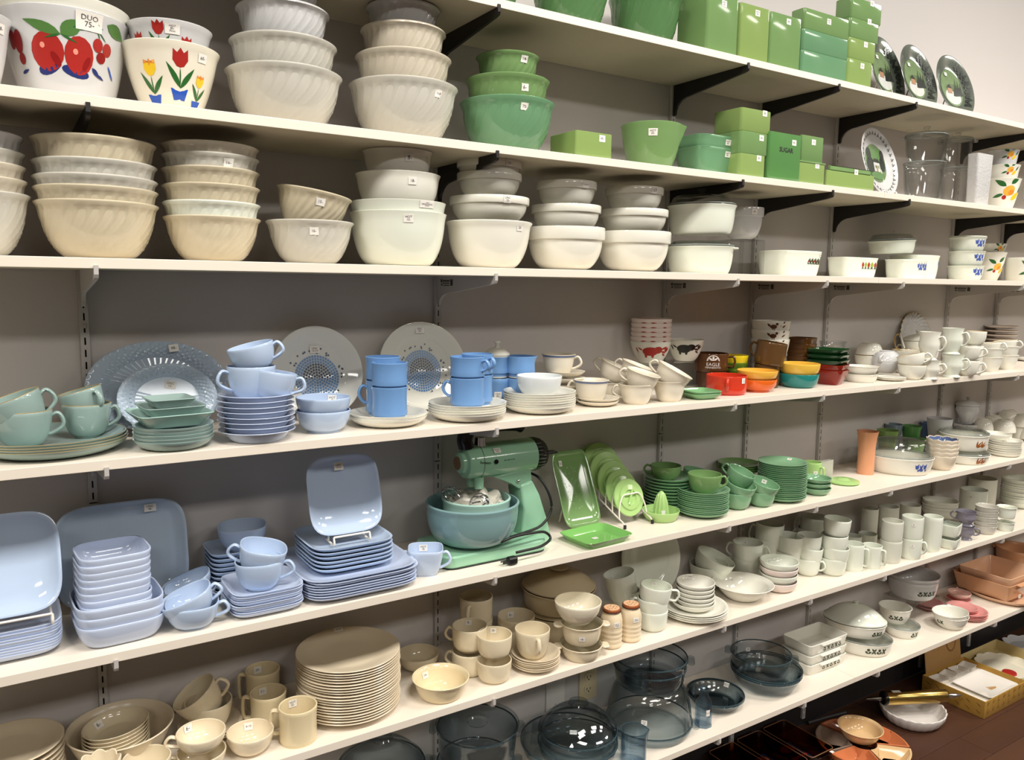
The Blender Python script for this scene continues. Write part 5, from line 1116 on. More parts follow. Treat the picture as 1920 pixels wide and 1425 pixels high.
for q in (-.005, .005): part('plug_blade', boxmesh(-.030, -.012, q-.001, q+.001, .006, .011), CHR, None, pg)
# bowls of the mixer
sp = Spot(4, 885, Y=-.175); 
Lm = Lathe(*P_bowl(sp.w(172)/2, sp.w(172)/2*.55, sp.z(938)-.034, 2.6, .004, 0, bead=.003, foot=.006), seg=64)
put(Lm, sp, 'large_mixer_bowl', AQB, 'large blue-green glass bowl standing on the mixer base', 'bowl', None, z0=.0335)
s2 = Spot(4, 892, Y=-.17); hs_ = sp.z(921)-.062; Ls = Lathe(*P_bowl(s2.w(126)/2, s2.w(126)/2*.56, hs_, 2.2, .0035, 0, bead=.003), seg=56)
put(Ls, s2, 'small_mixer_bowl', AQS, 'small aqua glass bowl sitting inside the large mixer bowl', 'bowl', None, z0=.045)
bm = bmesh.new(); bmesh.ops.create_icosphere(bm, subdivisions=5, radius=1)
rr = s2.w(104)/2
import mathutils
for v in bm.verts:
    n = v.co.normalized(); d = 1+.28*mathutils.noise.noise(n*3.1)+.16*abs(mathutils.noise.noise(n*7.3))
    v.co = Vector((n.x*rr*d, n.y*rr*d*.9, n.z*.034*d+.03*max(0, mathutils.noise.noise(n*2.3+Vector((4, 1, 2))))*(n.z > 0)))
bag = mat('clear_plastic_bag', (226, 222, 208), .18, trans=.35, var=.05, bump=.3, scale=40)
o = obj('plastic_bag', frombm(bm, True), bag, None, s2.M(.045+hs_*.72)); tag(o, 'crumpled clear plastic bag with beaters in small bowl', 'bag')
bm = bmesh.new()
for k_ in range(4):
    a = pi*k_/4; tube(catmull([(0, 0, .0), (.016*cos(a), .016*sin(a), .02), (.019*cos(a), .019*sin(a), .045), (0, 0, .062), (-.019*cos(a), -.019*sin(a), .045), (-.016*cos(a), -.016*sin(a), .02), (0, 0, 0)], 4), .0016, seg=6, bm=bm, up=Vector((.3, .2, .9)))
tube([Vector((0, 0, -.05)), Vector((0, 0, .01))], .003, bm=bm, seg=8); bmesh.ops.recalc_face_normals(bm, faces=bm.faces[:])
for i, (dx, dy, tl) in enumerate(((-26, -22, (62, 150)), (-12, -30, (70, -40)))):
    o = obj('beater', frombm(bm.copy(), True, 50), CHR, None, s2.off(dx, dy).M(.045+hs_*.92, 0, tl)); tag(o, ('chrome beater poking up at the bag edge', 'chrome beater lying in front of the plastic bag')[i], 'beater', 'mixer beaters')
bm.free()
# ================================================================ jade ware
G = 'jade pieces around the rack'
s_ = Spot(4, 1093, yb=992, rb=0); w_ = .128; LT2 = Lathe(*P_coupe(w_*.5, .014, .8, .004), seg=72, mod=squared(7, 1.0, 1.72))
M_ = Matrix.Translation(s_.p+Vector((0, .004, .006))) @ Matrix.Rotation(radians(90-24), 4, 'X') @ Matrix.Translation((0, w_*.5*1.72, 0))
o = obj('jade_tray', LT2.mesh, JADE, None, M_); tag(o, 'long jade tray with etched flowers standing on an easel', 'tray', G)
flat_sticker(o, Matrix.Translation((-.03, .075, .0062)) @ Matrix.Rotation(1.5, 4, 'Z'), 'HOT\n20-', .017, .011)
random.seed(5); bm = bmesh.new()
for j in range(46):
    a, r = random.uniform(0, 2*pi), random.random()**.5; x, y = r*.03*cos(a), r*.062*sin(a); b = random.uniform(0, pi); L_ = random.uniform(.003, .008)
    bm.faces.new([bm.verts.new((px, py, .0046)) for px, py in leaf(x, y, x+L_*cos(b), y+L_*sin(b), .0013, 3)])
obj('etched_flowers', frombm(bm), mat('etched_pale_green', (170, 208, 150), .4), o)
easel2(s_.p+Vector((0, .004, 0)), .06, .001, 'white wire easel under the long jade tray', 24, .014)
sp = Spot(4, 1117, yb=1022, rb=28); Lq = sqdish(sp.w(116)/2, .02, .004, .8, 9, 1, .78); put(Lq, sp, 'jade_dish', JADET, 'shallow vivid green rectangular jade dish at shelf edge', 'dish', G, rot=WR(sp, 4))
flat_sticker(bpy.data.objects[-1] if 0 else COL.objects[-1], Matrix.Translation((.0, .004, .0052)), '35-', .016, .012)
# rack of lids
sp = Spot(4, 1192, yb=985, rb=0); base = sp.p.copy(); rk = bpy.data.objects.new('lid_rack', None); COL.objects.link(rk); rk.location = base; tag(rk, 'white wire rack holding jade lids in a row', 'rack')
X = Vector((1, 0, 0)); bm = bmesh.new(); wd = .052
for s_ in (-1, 1):
    x = s_*wd; tube(catmull([(x, -.012, .006), (x, -.005, .016), (x, .03, .03), (x, .17, .088), (x, .19, .09)], 5), .0022, bm=bm, seg=6, up=X)
    tube([Vector((x, .19, .09)), Vector((x, .19, .003))], .0022, bm=bm, seg=6, up=X)
bmesh.ops.recalc_face_normals(bm, faces=bm.faces[:]); obj('rail', frombm(bm, True, 50), WIRE, rk)
zr = lambda y: .018+.41*y
for i in range(6):
    y = .012+.031*i; hh = .062
    P = [(-wd, y, zr(y)), (-wd*.92, y+.006, zr(y)+hh*.5), (-wd*.6, y+.012, zr(y)+hh), (0, y+.013, zr(y)+hh*1.04), (wd*.6, y+.012, zr(y)+hh), (wd*.92, y+.006, zr(y)+hh*.5), (wd, y, zr(y))]
    obj('divider', tube(catmull(P, 4), .0022, seg=6, up=Vector((0, 1, .2))), WIRE, rk)
for s_ in (-1, 1): obj('rubber_tip', boxmesh(-.0034, .0034, -.0034, .0034, 0, .012, bev=.001), RUB, rk, Matrix.Translation((s_*wd, -.013, .0)))
for i in range(6):
    y = .022+.031*i; R = .055+.0042*i; Lj = Lathe([(0, 0), (R*.72, 0), (R*.74, .002), (R*.97, .003), (R, .005), (R*.97, .008)], [(R*.7, .009), (R*.66, .013), (R*.4, .015), (R*.36, .010), (0, .010)], 48)
    M_ = Matrix.Translation(base+Vector((0, y, zr(y)-.006))) @ Matrix.Rotation(radians(72), 4, 'X') @ Matrix.Translation((0, R, 0))
    o = obj('round_cover', Lj.mesh, JADEL, None, M_); tag(o, 'round jade lid in the wire rack, %s' % ('nearest the shelf edge', 'second from shelf edge', 'third from shelf edge', 'fourth from shelf edge', 'fifth from shelf edge', 'nearest the wall')[i], 'lid', 'jade lids in the rack')
    if i == 0: obj('lid_bar', slab(.05, .007, .009, .003, .002), JADEL, o, Matrix.Translation((0, 0, .009)) @ Matrix.Rotation(1.1, 4, 'Z')); flat_sticker(o, Matrix.Translation((.03, .006, .0095)) @ Matrix.Rotation(1.4, 4, 'Z'), '45-', .015, .009)
    if i == 3: flat_sticker(o, Matrix.Translation((-.005, .04, .0095)), '30-', .015, .011)
sp = Spot(4, 1238, yb=980, rb=24); R = sp.w(72)/2
o = put(Lathe(*P_bowl(R, R*.72, sp.z(955), 1.5, .003), seg=48), sp, 'juice_reamer', JADEL, 'pale jade citrus reamer beside the lid rack', 'reamer', G)
def rib10(th, i, r, z, s): r = r*(1-.12*abs(cos(6*th))); return r*cos(th), r*sin(th), z
rc = R*.46; hc = sp.z(920); obj('reamer_cone', Lathe([(rc, .003), (rc*.95, hc*.3), (rc*.8, hc*.6), (rc*.5, hc*.86), (rc*.2, hc*.97), (0, hc)], [], 96, mod=rib10).mesh, JADEL, o)
obj('price_sticker', boxmesh(-.006, .006, -rc-.0008, -rc-.0004, hc*.2, hc*.2+.016), PAPER, o, Matrix.Rotation(.3, 4, 'Z'))
G = 'jade saucers and cups'
sp = Spot(4, 1252, Y=-.11); zt, _ = plates(sp, 96, 10, 890, 'saucer', JADEP, 'jade saucer, {} of ten behind the reamer', 'saucer', G, hp=.016, rf=.55); cup(sp.off(-6, -8), 58, 872, 'teacup', JADE, 'jade cup standing on the saucers behind the reamer', 'cup', G, z0=zt, ha=172, p=1.9)
cup(sp.off(50, 40), 60, 884, 'jade_bowl', JADEP, 'jade bowl leaning behind the saucers near the wall', 'bowl', G, z0=.062, p=1.8, tilt=(12, 0), h=.045); cup(sp.off(50, 40), 56, 0, 'jade_bowl', JADEP, 'jade bowl under the leaning bowl near the wall', 'bowl', G, h=.07, p=1.8)
sp = Spot(4, 1315, yb=971, rb=28); zt, _ = plates(sp, 100, 12, 914, 'saucer', JADEP, 'jade saucer, {} of twelve at the shelf edge', 'saucer', G, hp=.017, rf=.5); cup(sp.off(3, -6), 64, 888, 'teacup', JADE, 'jade cup standing on twelve saucers', 'cup', G, z0=zt, ha=8, out=.3, p=1.9)
a = Spot(4, 1381, yb=957, rb=16); o, L = cup(a, 56, 922, 'teacup', JADEP, 'jade cup at shelf edge beside the saucers', 'cup', G, ha=None, p=2.0); cup(a.off(0, 3), 58, 0, 'teacup', JADEP, 'jade cup tilted on the edge cup beside saucers', 'cup', G, z0=L.h*.62, h=L.h*.95, tilt=(16, -30), ha=None, p=2.0)
cup(a.off(-4, 26), 54, 0, 'teacup', JADEP, 'jade cup with handle tipped over the edge cups', 'cup', G, z0=L.h*1.25, h=L.h*.9, tilt=(24, -10), ha=168, out=.36, p=2.0)
put(Lathe(*P_bowl(.032, .026, L.h*1.24, 3, .003), seg=32), a.off(-4, 28), 'jade_tumbler', JADEP, 'jade tumbler hidden behind the edge cups', 'tumbler', G)
a = Spot(4, 1426, yb=952, rb=16); o, L = cup(a, 54, 920, 'teacup', JADEP, 'jade cup before the tall plate stack', 'cup', G, ha=None, p=2.0); cup(a.off(-2, 2), 58, 0, 'teacup', JADEP, 'jade cup tilted before the tall plate stack', 'cup', G, z0=L.h*.66, h=L.h*.95, tilt=(18, -20), ha=None, p=2.0, st=(('i', 0, .7, '29-', .016, .013),))
sp = Spot(4, 1384, Y=-.075); plates(sp, 82, 4, 866, 'jade_plate', JADE, 'jade plate, {} of four on a wall side pile', 'plate', G, hp=.016, rf=.55, z0=.062); plates(sp, 80, 5, 904, 'jade_plate', JADE, 'jade plate, {} of five under the wall side pile', 'plate', G, hp=.016, rf=.55)
sp = Spot(4, 1464, yb=941, rb=24); plates(sp, 94, 19, 864, 'jade_plate', JADEP, 'jade plate, {} in the tall stack of nineteen', 'plate', G, hp=.016, rf=.5, st_top=(('i', 20, .6, '29', .014, .011),))
sp = Spot(4, 1522, Y=-.16); cup(sp, 34, 866, 'small_mug', JADEL, 'small lime jade mug behind the green bowls', 'mug', G, rb=.82, p=2.4, ha=-30, hk='sq', st=(('o', 20, .6, '12-', .014, .013),))
sp = Spot(4, 1530, yb=929, rb=15); L = Lathe(*P_bowl(sp.w(56)/2, sp.w(56)/2*.55, sp.z(913), 1.5, .003), seg=44); stack(L, sp, 3, sp.z(904)-sp.z(913), 'small_bowl', JADEP, 'small jade bowl, {} of three beside tall plates', 'bowl', G)
boxpx(4, 1530, 1538, 1562, 866, -.13, 'white_box', IVORYW, 'small ivory box standing behind lime mug', 'box', None, back=.05)
sp = Spot(4, 1581, yb=911, rb=26); R = sp.w(62)/2; put(Lathe([(0, 0), (R*.85, 0), (R, .004), (R*.98, .009), (R*.7, .014), (R*.45, .012)], [(R*.4, .013), (R*.22, .018), (0, .018)], 44), sp, 'round_cover', JADET if 0 else JADEL, 'lime jade lid lying alone on the shelf', 'lid', G)
# tumblers and pots
PCH = milk('peach_glass', (222, 158, 118), .25); G = 'pots on the fifth shelf'
def flare(R, h, n=44, rb=.72): return Lathe([(0, 0), (R*rb, 0), (R*rb*.97, h*.3), (R*.78, h*.6), (R*.88, h*.85), (R, h)], [(R-.003, h), (R*.84, h*.85), (R*.72, h*.55), (R*.66, .004), (0, .004)], n)
sp = Spot(4, 1622, Y=-.145); put(flare(sp.w(42)/2, sp.z(808), rb=.8), sp, 'peach_vase', PCH, 'peach glass flared vase behind the lidded casserole', 'vase', G)
for cx, Y, W, yr, m_, lab in ((1661, -.075, 44, 806, milk('pot_green', (118, 148, 78)), 'olive green flower pot beside the peach vase'), (1672, -.03, 36, 795, milk('pot_grey_blue', (120, 136, 150)), 'grey-blue flower pot hidden behind green pot'), (1705, -.075, 40, 798, milk('pot_dark_green', (86, 140, 76)), 'darker green flower pot between two pots'), (1738, -.03, 34, 792, milk('pot_blue', (90, 116, 160)), 'blue flower pot near the wall'), (1716, -.11, 38, 822, milk('pot_lime', (132, 168, 98)), 'pale green scalloped pot behind casserole lid')):
    sp = Spot(4, cx, Y=Y); put(flare(sp.w(W)/2, sp.z(yr)), sp, 'flower_pot', m_, lab, 'flower pot', G)
sp = Spot(4, 1683, yb=892, rb=44); R = sp.w(132)/2; h = sp.z(853); L = Lathe(*P_bowl(R, R*.78, h, 1.7, .004, .003), seg=60, mod=oval(1, .82))
o = put(L, sp, 'covered_casserole', WHITE, 'white casserole with clear lid and faint blue flowers', 'casserole'); lidded(o, glid(R*.97, sp.z(822)-h, 1, .82, True, .011, .016), Matrix.Translation((0, 0, h+.001)))
obj('printed_band', band_print(L, radians(-48), .5, sp.s*.7, 'blue', 3), None, o, mats=PM)
sp = Spot(4, 1763, yb=882, rb=16); n = 5; R = sp.w(62)/2; hb = sp.z(852); Lsc = Lathe(*P_bowl(R, R*.55, hb, 1.4, .0024), seg=60, mod=scallop(10, .05, .004, .5)); SC_ = milk('cream_scallop', (222, 210, 190))
for i in range(n):
    o = put(Lsc, sp, 'scalloped_bowl', SC_, 'cream scalloped bowl, %s of five nested' % ordn(i, n), 'bowl', 'scalloped bowls', z0=i*(sp.z(822)-hb)/(n-1))
    if i == n-1: obj('blue_lining', Lathe([(0, .0036), (R*.5, .0036), (R*.85, hb*.6), (R*.93, hb*.96)], [], 60, mod=scallop(10, .05, .004, .5)).mesh, milk('slate_blue_glaze', (92, 110, 150)), o)
sp = Spot(4, 1803, yb=871, rb=40); R = sp.w(106)/2; G = 'wheat print casseroles'; z = 0
for i, (y1, W) in enumerate(((848, 106), (812, 98))):
    R = sp.w(W)/2; h = sp.z(y1)-z; L = Lathe(*P_bowl(R, R*.82, h, 1.8, .004, .004), seg=56); o = put(L, sp, 'wheat_casserole', WHITE, 'white casserole with wheat print, %s of two' % ('lower', 'upper lidded')[i], 'casserole', G, z0=z)
    obj('printed_band', band_print(L, radians(-46), .5, sp.s*.8, 'wheat', 2), None, o, mats=PM); lidded(o, glid(R*.97, .018, 1, 1, i == 1, .012, .016), Matrix.Translation((0, 0, h+.001))); z += h+.0175
G = 'white milk glass at the shelf end'
sp = Spot(4, 1808, Y=-.045); R = sp.w(48)/2; zb = .1; h = sp.z(760)-zb
o = put(Lathe([(0, 0), (R*.5, 0), (R*.55, h*.3), (R*.95, h*.75), (R*.9, h*.95), (R, h)], [(R-.003, h), (R*.85, h*.75), (0, .006)], 40), sp, 'covered_urn', WHITEG, 'white covered urn with knob lid near the wall', 'urn', G, z0=zb); obj('lid', lid_knob(R*.98, .022, .008, .014).mesh, WHITEG, o, Matrix.Translation((0, 0, h+.001)))
put(Lathe(*P_bowl(.05, .04, zb-.001, 2.5, .003), seg=36), sp, 'white_bowl', WHITEG, 'white deep bowl carrying the covered urn', 'bowl', G)
cup(Spot(4, 1757, Y=-.09), 50, 784, 'white_planter', WHITEG, 'white flared bowl behind the flower pots', 'bowl', G, rb=.4, p=1.3)
for j, (cx, Y, yr, W, lab) in enumerate(((1840, -.1, 784, 40, 'white upturned cup near the urn'), (1860, -.055, 778, 42, 'white upturned cup against the wall by the urn'), (1888, -.05, 768, 44, 'white upturned cup highest against the wall'), (1880, -.11, 786, 46, 'large white upturned cup behind the stacked plates'), (1912, -.1, 776, 46, 'white upturned cup next to the large upturned one'), (1935, -.15, 800, 50, 'white upturned cup at the end of shelf'))):
    sp = Spot(4, cx, Y=Y); h = .055; zz = sp.z(yr); cup(sp, W, 0, 'milk_cup', WHITE, lab, 'cup', G, z0=zz, h=h, tilt=(180, 0), rb=.45, p=1.9)
    put(Lathe(*P_bowl(.034, .028, max(zz-h-.001, .02), 2.5, .003), seg=32), sp, 'milk_tumbler', WHITE, lab.replace('upturned', 'lower').replace('cup', 'tumbler'), 'tumbler', G)
sp = Spot(4, 1882, yb=857, rb=24); zt, _ = plates(sp, 66, 7, 824, 'white_dish', WHITE, 'white shallow dish, {} of seven by wheat casseroles', 'dish', G, hp=.014, rf=.75); cup(sp.off(-16, 4), 58, 812, 'white_bowl', WHITE, 'white bowl resting on seven shallow dishes', 'bowl', G, z0=zt, rb=.45, p=1.6)
# ================================================================ sixth shelf: beige ware
G = 'beige tableware on the sixth shelf'
sp = Spot(5, 27, Y=-.15); plates(sp, 205, 9, 1393, 'oval_plate', BEIGED, 'beige oval plate, {} of nine beside the big beige bowl', 'plate', G, hp=.017, rf=.6, coupe=False)
sp = Spot(5, 229, Y=-.135); R = sp.w(206)/2; put(Lathe(*P_bowl(R, R*.55, sp.z(1358), 1.3, .0045, .004), seg=64), sp, 'serving_bowl', BEIGED, 'large beige serving bowl holding small bowls', 'bowl', G)
s2 = sp.off(-6, -6); R = s2.w(128)/2; Lb = Lathe(*P_bowl(R, R*.6, .026, 1.5, .003, .003), seg=48); z0 = .012; zt = s2.z(1352)
for i in range(7):
    M_ = s2.M(z0+i*(zt-z0-.03)/6, 0, (5, 160)); o = obj('fruit_bowl', Lb.mesh, BEIGE, None, M_); tag(o, 'small beige fruit bowl, %s of seven in serving bowl' % ordn(i, 7), 'bowl', G)
    if i == 6: sticker(o, Lb, 'i', -40, .5, '6-')
sp = Spot(5, 395, Y=-.125); zt, _ = plates(sp, 122, 3, 1352, 'saucer', BEIGED, 'beige saucer, {} of three under the tipped cups', 'saucer', G, hp=.014, rf=.5)
a = sp.off(-2, -6); o, L = cup(a, 90, 1313, 'teacup', BEIGE, 'beige cup on saucers under a tipped cup', 'cup', G, z0=zt, ha=None, p=1.8)
cup(a.off(3), 90, 0, 'teacup', BEIGE, 'beige cup tipped over with its handle up', 'cup', G, z0=zt+L.h*.55, h=L.h*1.0, tilt=(32, 185), ha=-6, out=.36, p=1.8)
BM_ = milk('beige_mug', (226, 210, 172))
def dmug(sp, W, yr, lab, ha=172, st=(), h=None): return cup(sp, W, yr, 'coffee_mug', BM_, lab, 'mug', G, rb=.94, p=4, ha=ha, hk='sq', out=.36, hz=(.86, .22), ht=1.25, t=.004, st=st, mod=lambda th, i, r, z, s: ((r*(1-.05*sin(pi*min(1, z/s.h)))*cos(th), r*(1-.05*sin(pi*min(1, z/s.h)))*sin(th), z)), h=h)
dmug(Spot(5, 494, Y=-.07), 66, 1254, 'beige mug nearest the wall among three mugs', st=(('i', -20, .8, '20-'),)); dmug(Spot(5, 504, Y=-.155), 70, 1297, 'beige mug between two beige mugs', st=(('i', -20, .8, '21-'),))
dmug(Spot(5, 560, yb=1403, rb=32), 74, 1322, 'beige mug at the shelf edge with square handle', st=(('i', -18, .82, 'HOT\n22-', .02, .017),))
a = Spot(5, 379, Y=-.255); o, L = cup(a, 94, 1407, 'teacup', BEIGE, 'beige teacup under another at the shelf edge', 'cup', G, ha=180, p=1.9); cup(a.off(0, 3), 94, 0, 'teacup', milk('pearly_beige', (232, 218, 190)), 'pearly beige teacup set in another, handle outward', 'cup', G, z0=a.z(1372)-L.h, h=L.h, ha=178, out=.4, p=1.9, st=(('i', -35, .75, '6-'),))
cup(Spot(5, 470, Y=-.245), 90, 1370, 'teacup', MATS['pearly_beige'], 'pearly beige teacup without visible handle at shelf edge', 'cup', G, p=1.8, ha=None, st=(('i', -4, .68, '8-10'),))
cup(Spot(5, 277, Y=-.262), 94, 1420, 'teacup', BEIGE, 'beige teacup before the serving bowl', 'cup', G, p=1.8, ha=None)
sp = Spot(5, 190, Y=-.265); put(Lathe(*P_bowl(sp.w(80)/2, sp.w(80)/2*.5, sp.z(1426), 1.4, .003), seg=60, mod=scallop(8, .12, .006, .3)), sp, 'lobed_dish', MATS['pearly_beige'], 'pearly lobed dish in front of the serving bowl', 'dish', G)
sp = Spot(5, 655, yb=1360, rb=74); plates(sp, 194, 20, 1214, 'dinner_plate', BEIGED, 'beige dinner plate, {} in the tall stack', 'plate', 'tall stack of beige dinner plates', hp=.019, rf=.58, t=.0045, coupe=False, st_top=(('i', -12, .9, '60-20', .022, .014),), jit=.002)
cup(Spot(5, 784, Y=-.095), 78, 1224, 'cereal_bowl', BEIGE, 'beige round bowl beside the tall plate stack', 'bowl', G, p=1.9, rb=.5)
sp = Spot(5, 826, yb=1317, rb=30); R = sp.w(108)/2; put(Lathe(*P_bowl(R, R*.66, sp.z(1268), 1.6, .0035, .006), seg=56), sp, 'cereal_bowl', milk('warm_beige', (230, 214, 176)), 'beige flared bowl at the shelf edge with 14 sticker', 'bowl', G, st=(('i', -42, .6, '14-'),))
def bcup(sp, W, yr, lab, z0=0, ha=None, h=None, st=(), tilt=None): return cup(sp, W, yr, 'stacking_cup', BEIGE, lab, 'cup', G, rb=.72, p=2.6, z0=z0, ha=ha, hk='ring', out=.36, hz=(.86, .38), h=h, st=st, tilt=tilt)
for cx, kw, W, y0, y1, h0, h1, nm, stx in ((892, dict(Y=-.09), 62, 1158, 1118, 178, -112, 'near the wall', None), (880, dict(Y=-.185), 66, 1218, 1173, 172, 174, 'between two cup piles', '9-'), (926, dict(yb=1282, rb=20), 66, 1235, 1189, 176, None, 'at the shelf edge', '28-')):
    a = Spot(5, cx, **kw); o, L = bcup(a, W, y0, 'beige ring handled cup, lower of the pile %s' % nm, ha=h0); z1 = a.z(y1)-L.h; bcup(a.off(0, 2), W, 0, 'beige ring handled cup, upper of the pile %s' % nm, z0=z1, ha=h1, h=L.h, st=(('i', -4, .8, stx, .016, .014),) if stx else ())
sp = Spot(5, 1003, yb=1262, rb=30); zt, _ = plates(sp, 92, 6, 1220, 'saucer', BEIGED, 'beige saucer, {} of six under a beige cup', 'saucer', G, hp=.015, rf=.5)
cup(sp.off(-6, -6), 66, 1178, 'teacup', BEIGE, 'beige cup on six saucers, handle facing out', 'cup', G, z0=zt, ha=-72, out=.3, p=2.0)
sp = Spot(5, 967, Y=-.13); nestl(sp, [1172, 1162, 1153], [70, 70, 70], [BEIGE], 'dessert_bowl', 'small beige bowl, {} of three before the casserole', 'bowl', G, p=1.8, lip=0, sts={2: (('i', -20, .7, '6-'),)})
CASB = milk('tan_casserole', (208, 192, 158)); sp = Spot(5, 1046, Y=-.1); R = sp.w(140)/2; z = 0
for i, (y1, W) in enumerate(((1140, 138), (1098, 140))):
    R = sp.w(W)/2; h = sp.z(y1)-z; L = Lathe(*P_bowl(R, R*.84, h, 2.4, .0045, .005), seg=56); o = put(L, sp, 'tan_casserole', CASB, ('tan casserole underneath the lidded tan casserole', 'tan casserole with domed lid and knob')[i], 'casserole', G, z0=z)
    obj('lid', (lid_knob(R*.98, sp.z(1070)-sp.z(1096), .028, .012) if i else Lathe([(R*.9, 0), (R*.99, .001), (R*.99, .004), (R*.8, .0048), (0, .0048)], [(0, .0015), (R*.9, 0)], 48)).mesh, CASB, o, Matrix.Translation((0, 0, h+.004))); z += h+.0095
sp = Spot(5, 1089, yb=1242, rb=26); z = 0
for i, (y1, W) in enumerate(((1206, 80), (1166, 80))):
    R = sp.w(W)/2; h = sp.z(y1)-z; L = Lathe(*P_bowl(R, R*.7, h, 1.9, .0035, .004), seg=48); o = put(L, sp, 'small_casserole', BEIGE, 'small beige tab handled casserole, %s of two' % ('lower', 'upper')[i], 'casserole', G, z0=z, st=(('o', 2, .5, '18-', .016, .013),) if i else ())
    for a_ in (10, 190): obj('handle', slab(.026, .034, .006, .012, .002), BEIGE, o, Matrix.Rotation(radians(a_), 4, 'Z') @ Matrix.Translation((R+.006, 0, h-.009)))
    obj('lid', Lathe([(R*.86, 0), (R*.99, .001), (R, .003), (R*.95, .005), (R*.7, .006), (0, .006)], [(0, .003), (R*.86, 0)], 44).mesh, GLASS, o, Matrix.Translation((0, 0, h+.002))); z += h+.0085
cup(sp.off(-8, -6), 88, 1126, 'ribbed_bowl', milk('pearly_ivory', (234, 226, 204)), 'pearly ribbed bowl on top of two small casseroles', 'bowl', G, z0=z, p=1.6, rb=.55, mod=ribs)
CERM = milk('cream_ceramic', (232, 214, 182), .2); CAPM = mat('rust_cap', (158, 88, 48), .4, metal=.3); G2 = 'ceramic shakers'
for cx, yb, yt, W, lab, tx in ((1145, 1216, 1130, 42, 'cream ceramic shaker with rust brown printed cap by casseroles', 'HOT\nPAIR'), (1181, 1204, 1122, 41, 'cream ceramic shaker with pale red rimmed cap by white cups', 'HOT\n22-PR')):
    sp = Spot(5, cx, yb=yb, rb=13); R = sp.w(W)/2; h = sp.z(yt+14); pr = [(0, 0), (R*.82, 0), (R*.9, .003)]+[(R*(.95+.05*abs(sin(pi*4*u))), .003+h*.5*u) for u in [i/24 for i in range(1, 25)]]+[(R, h*.6), (R*.98, h*.75), (R*.86, h*.9), (R*.7, h*.97), (R*.68, h)]
    L = Lathe(pr, [(0, h)], 44); o = put(L, sp, 'salt_shaker', CERM, lab, 'shaker', G2, st=(('o', 30, .7, tx, .016, .014),))
    c = obj('cap', Lathe([(R*.7, 0), (R*.78, .001), (R*.8, .003), (R*.8, .007), (R*.76, .0085)], [(0, .009)], 40).mesh, CAPM, o, Matrix.Translation((0, 0, h-.001)))
    obj('cap_top', Lathe([(0, 0), (R*.7, 0), (R*.7, .0008)], [(0, .0009)], 32).mesh, mat('cap_tan_print', (222, 178, 138), .5, var=.2, scale=120), c, Matrix.Translation((0, 0, .0086))); obj('black_ring', tube([Vector((R*.81*cos(2*pi*j/36), R*.81*sin(2*pi*j/36), .001)) for j in range(36)], .0009, closed=True, up=Vector((0, 0, 1))), BLK, c)
    bm = bmesh.new()
    for j in range(9):
        a_ = j*2.4; r = R*.5*((j+.5)/9)**.5; bm.faces.new([bm.verts.new((r*cos(a_)+x, r*sin(a_)+y, .0097)) for x, y in leaf(-.002, -.003, .002, .004, .0018, 3)])
    obj('cap_print', frombm(bm), BLK, c)
# white ware
G = 'white tableware on the sixth shelf'
sp = Spot(5, 1223, Y=-.06); R = sp.w(148)/2; o = lean(big_plate(R, 1, 1, .018, .62, None, seg=72), 5, 1223, -.055, 12, 'dinner_plate', OPAL, 'white dinner plate leaning on the wall behind cups', 'plate', G)
def wcup(sp, W, yr, lab, z0=0, ha=None, h=None, hk='ring', tilt=None, st=(), rb=.68, p=2.4, material=None, name='white_cup', cat='cup', out=.36, hz=(.85, .35)):
    return cup(sp, W, yr, name, material or OPAL, lab, cat, G, rb=rb, p=p, z0=z0, ha=ha, hk=hk, out=out, hz=hz, h=h, tilt=tilt, st=st)
a = Spot(5, 1172, Y=-.13); o, L = wcup(a, 54, 1104, 'white cup behind the shakers under a tilted cup', ha=-70); wcup(a.off(-2), 60, 0, 'white cup tilted above the cup behind the shakers', z0=L.h*.62, h=L.h*.95, tilt=(14, 190), st=(('i', -40, .7, '7-', .013, .012),))
a = Spot(5, 1222, yb=1186, rb=20); o, L = wcup(a, 58, 1142, 'white cup, lowest of three beside the shakers'); wcup(a, 58, 0, 'white cup, middle of three beside the shakers', z0=a.z(1120)-L.h, h=L.h, ha=176); wcup(a.off(2), 60, 0, 'white cup, topmost of three beside shakers with angular handle', z0=a.z(1096)-L.h, h=L.h, ha=2, hk='sq', tilt=(5, 0), out=.45, st=(('i', -6, .75, '12-1', .016, .012),))
sp = Spot(5, 1300, yb=1166, rb=38); zt, _ = plates(sp, 128, 4, 1131, 'salad_plate', WHITE, 'white plate, {} of four under the dessert bowls', 'plate', G, hp=.016, rf=.6, t=.004)
zt2, _ = plates(sp.off(-2, -2), 84, 1, 1125, 'saucer', WHITE, 'white saucer between four plates and dessert bowls', 'saucer', G, z0=zt, rf=.6)
s2 = sp.off(1, 0); R = s2.w(73)/2; h = .026; Lb = Lathe(*P_bowl(R, R*.5, h, 1.6, .003), seg=44); stack(Lb, s2, 5, (s2.z(1089)-h-zt2)/4, 'dessert_bowl', WHITE, 'white dessert bowl, {} of five on plates', 'bowl', G, z0=zt2, st_top=(('i', -20, .75, '4-ea', .02, .014),))
sp = Spot(5, 1391, yb=1129, rb=24); R = sp.w(118)/2; put(Lathe(*P_bowl(R, R*.42, sp.z(1092), 1.35, .0035, .012), seg=56), sp, 'rimmed_bowl', WHITE, 'wide rimmed white bowl at the shelf edge', 'bowl', G, st=(('i', -30, .6, '12', .013, .011),))
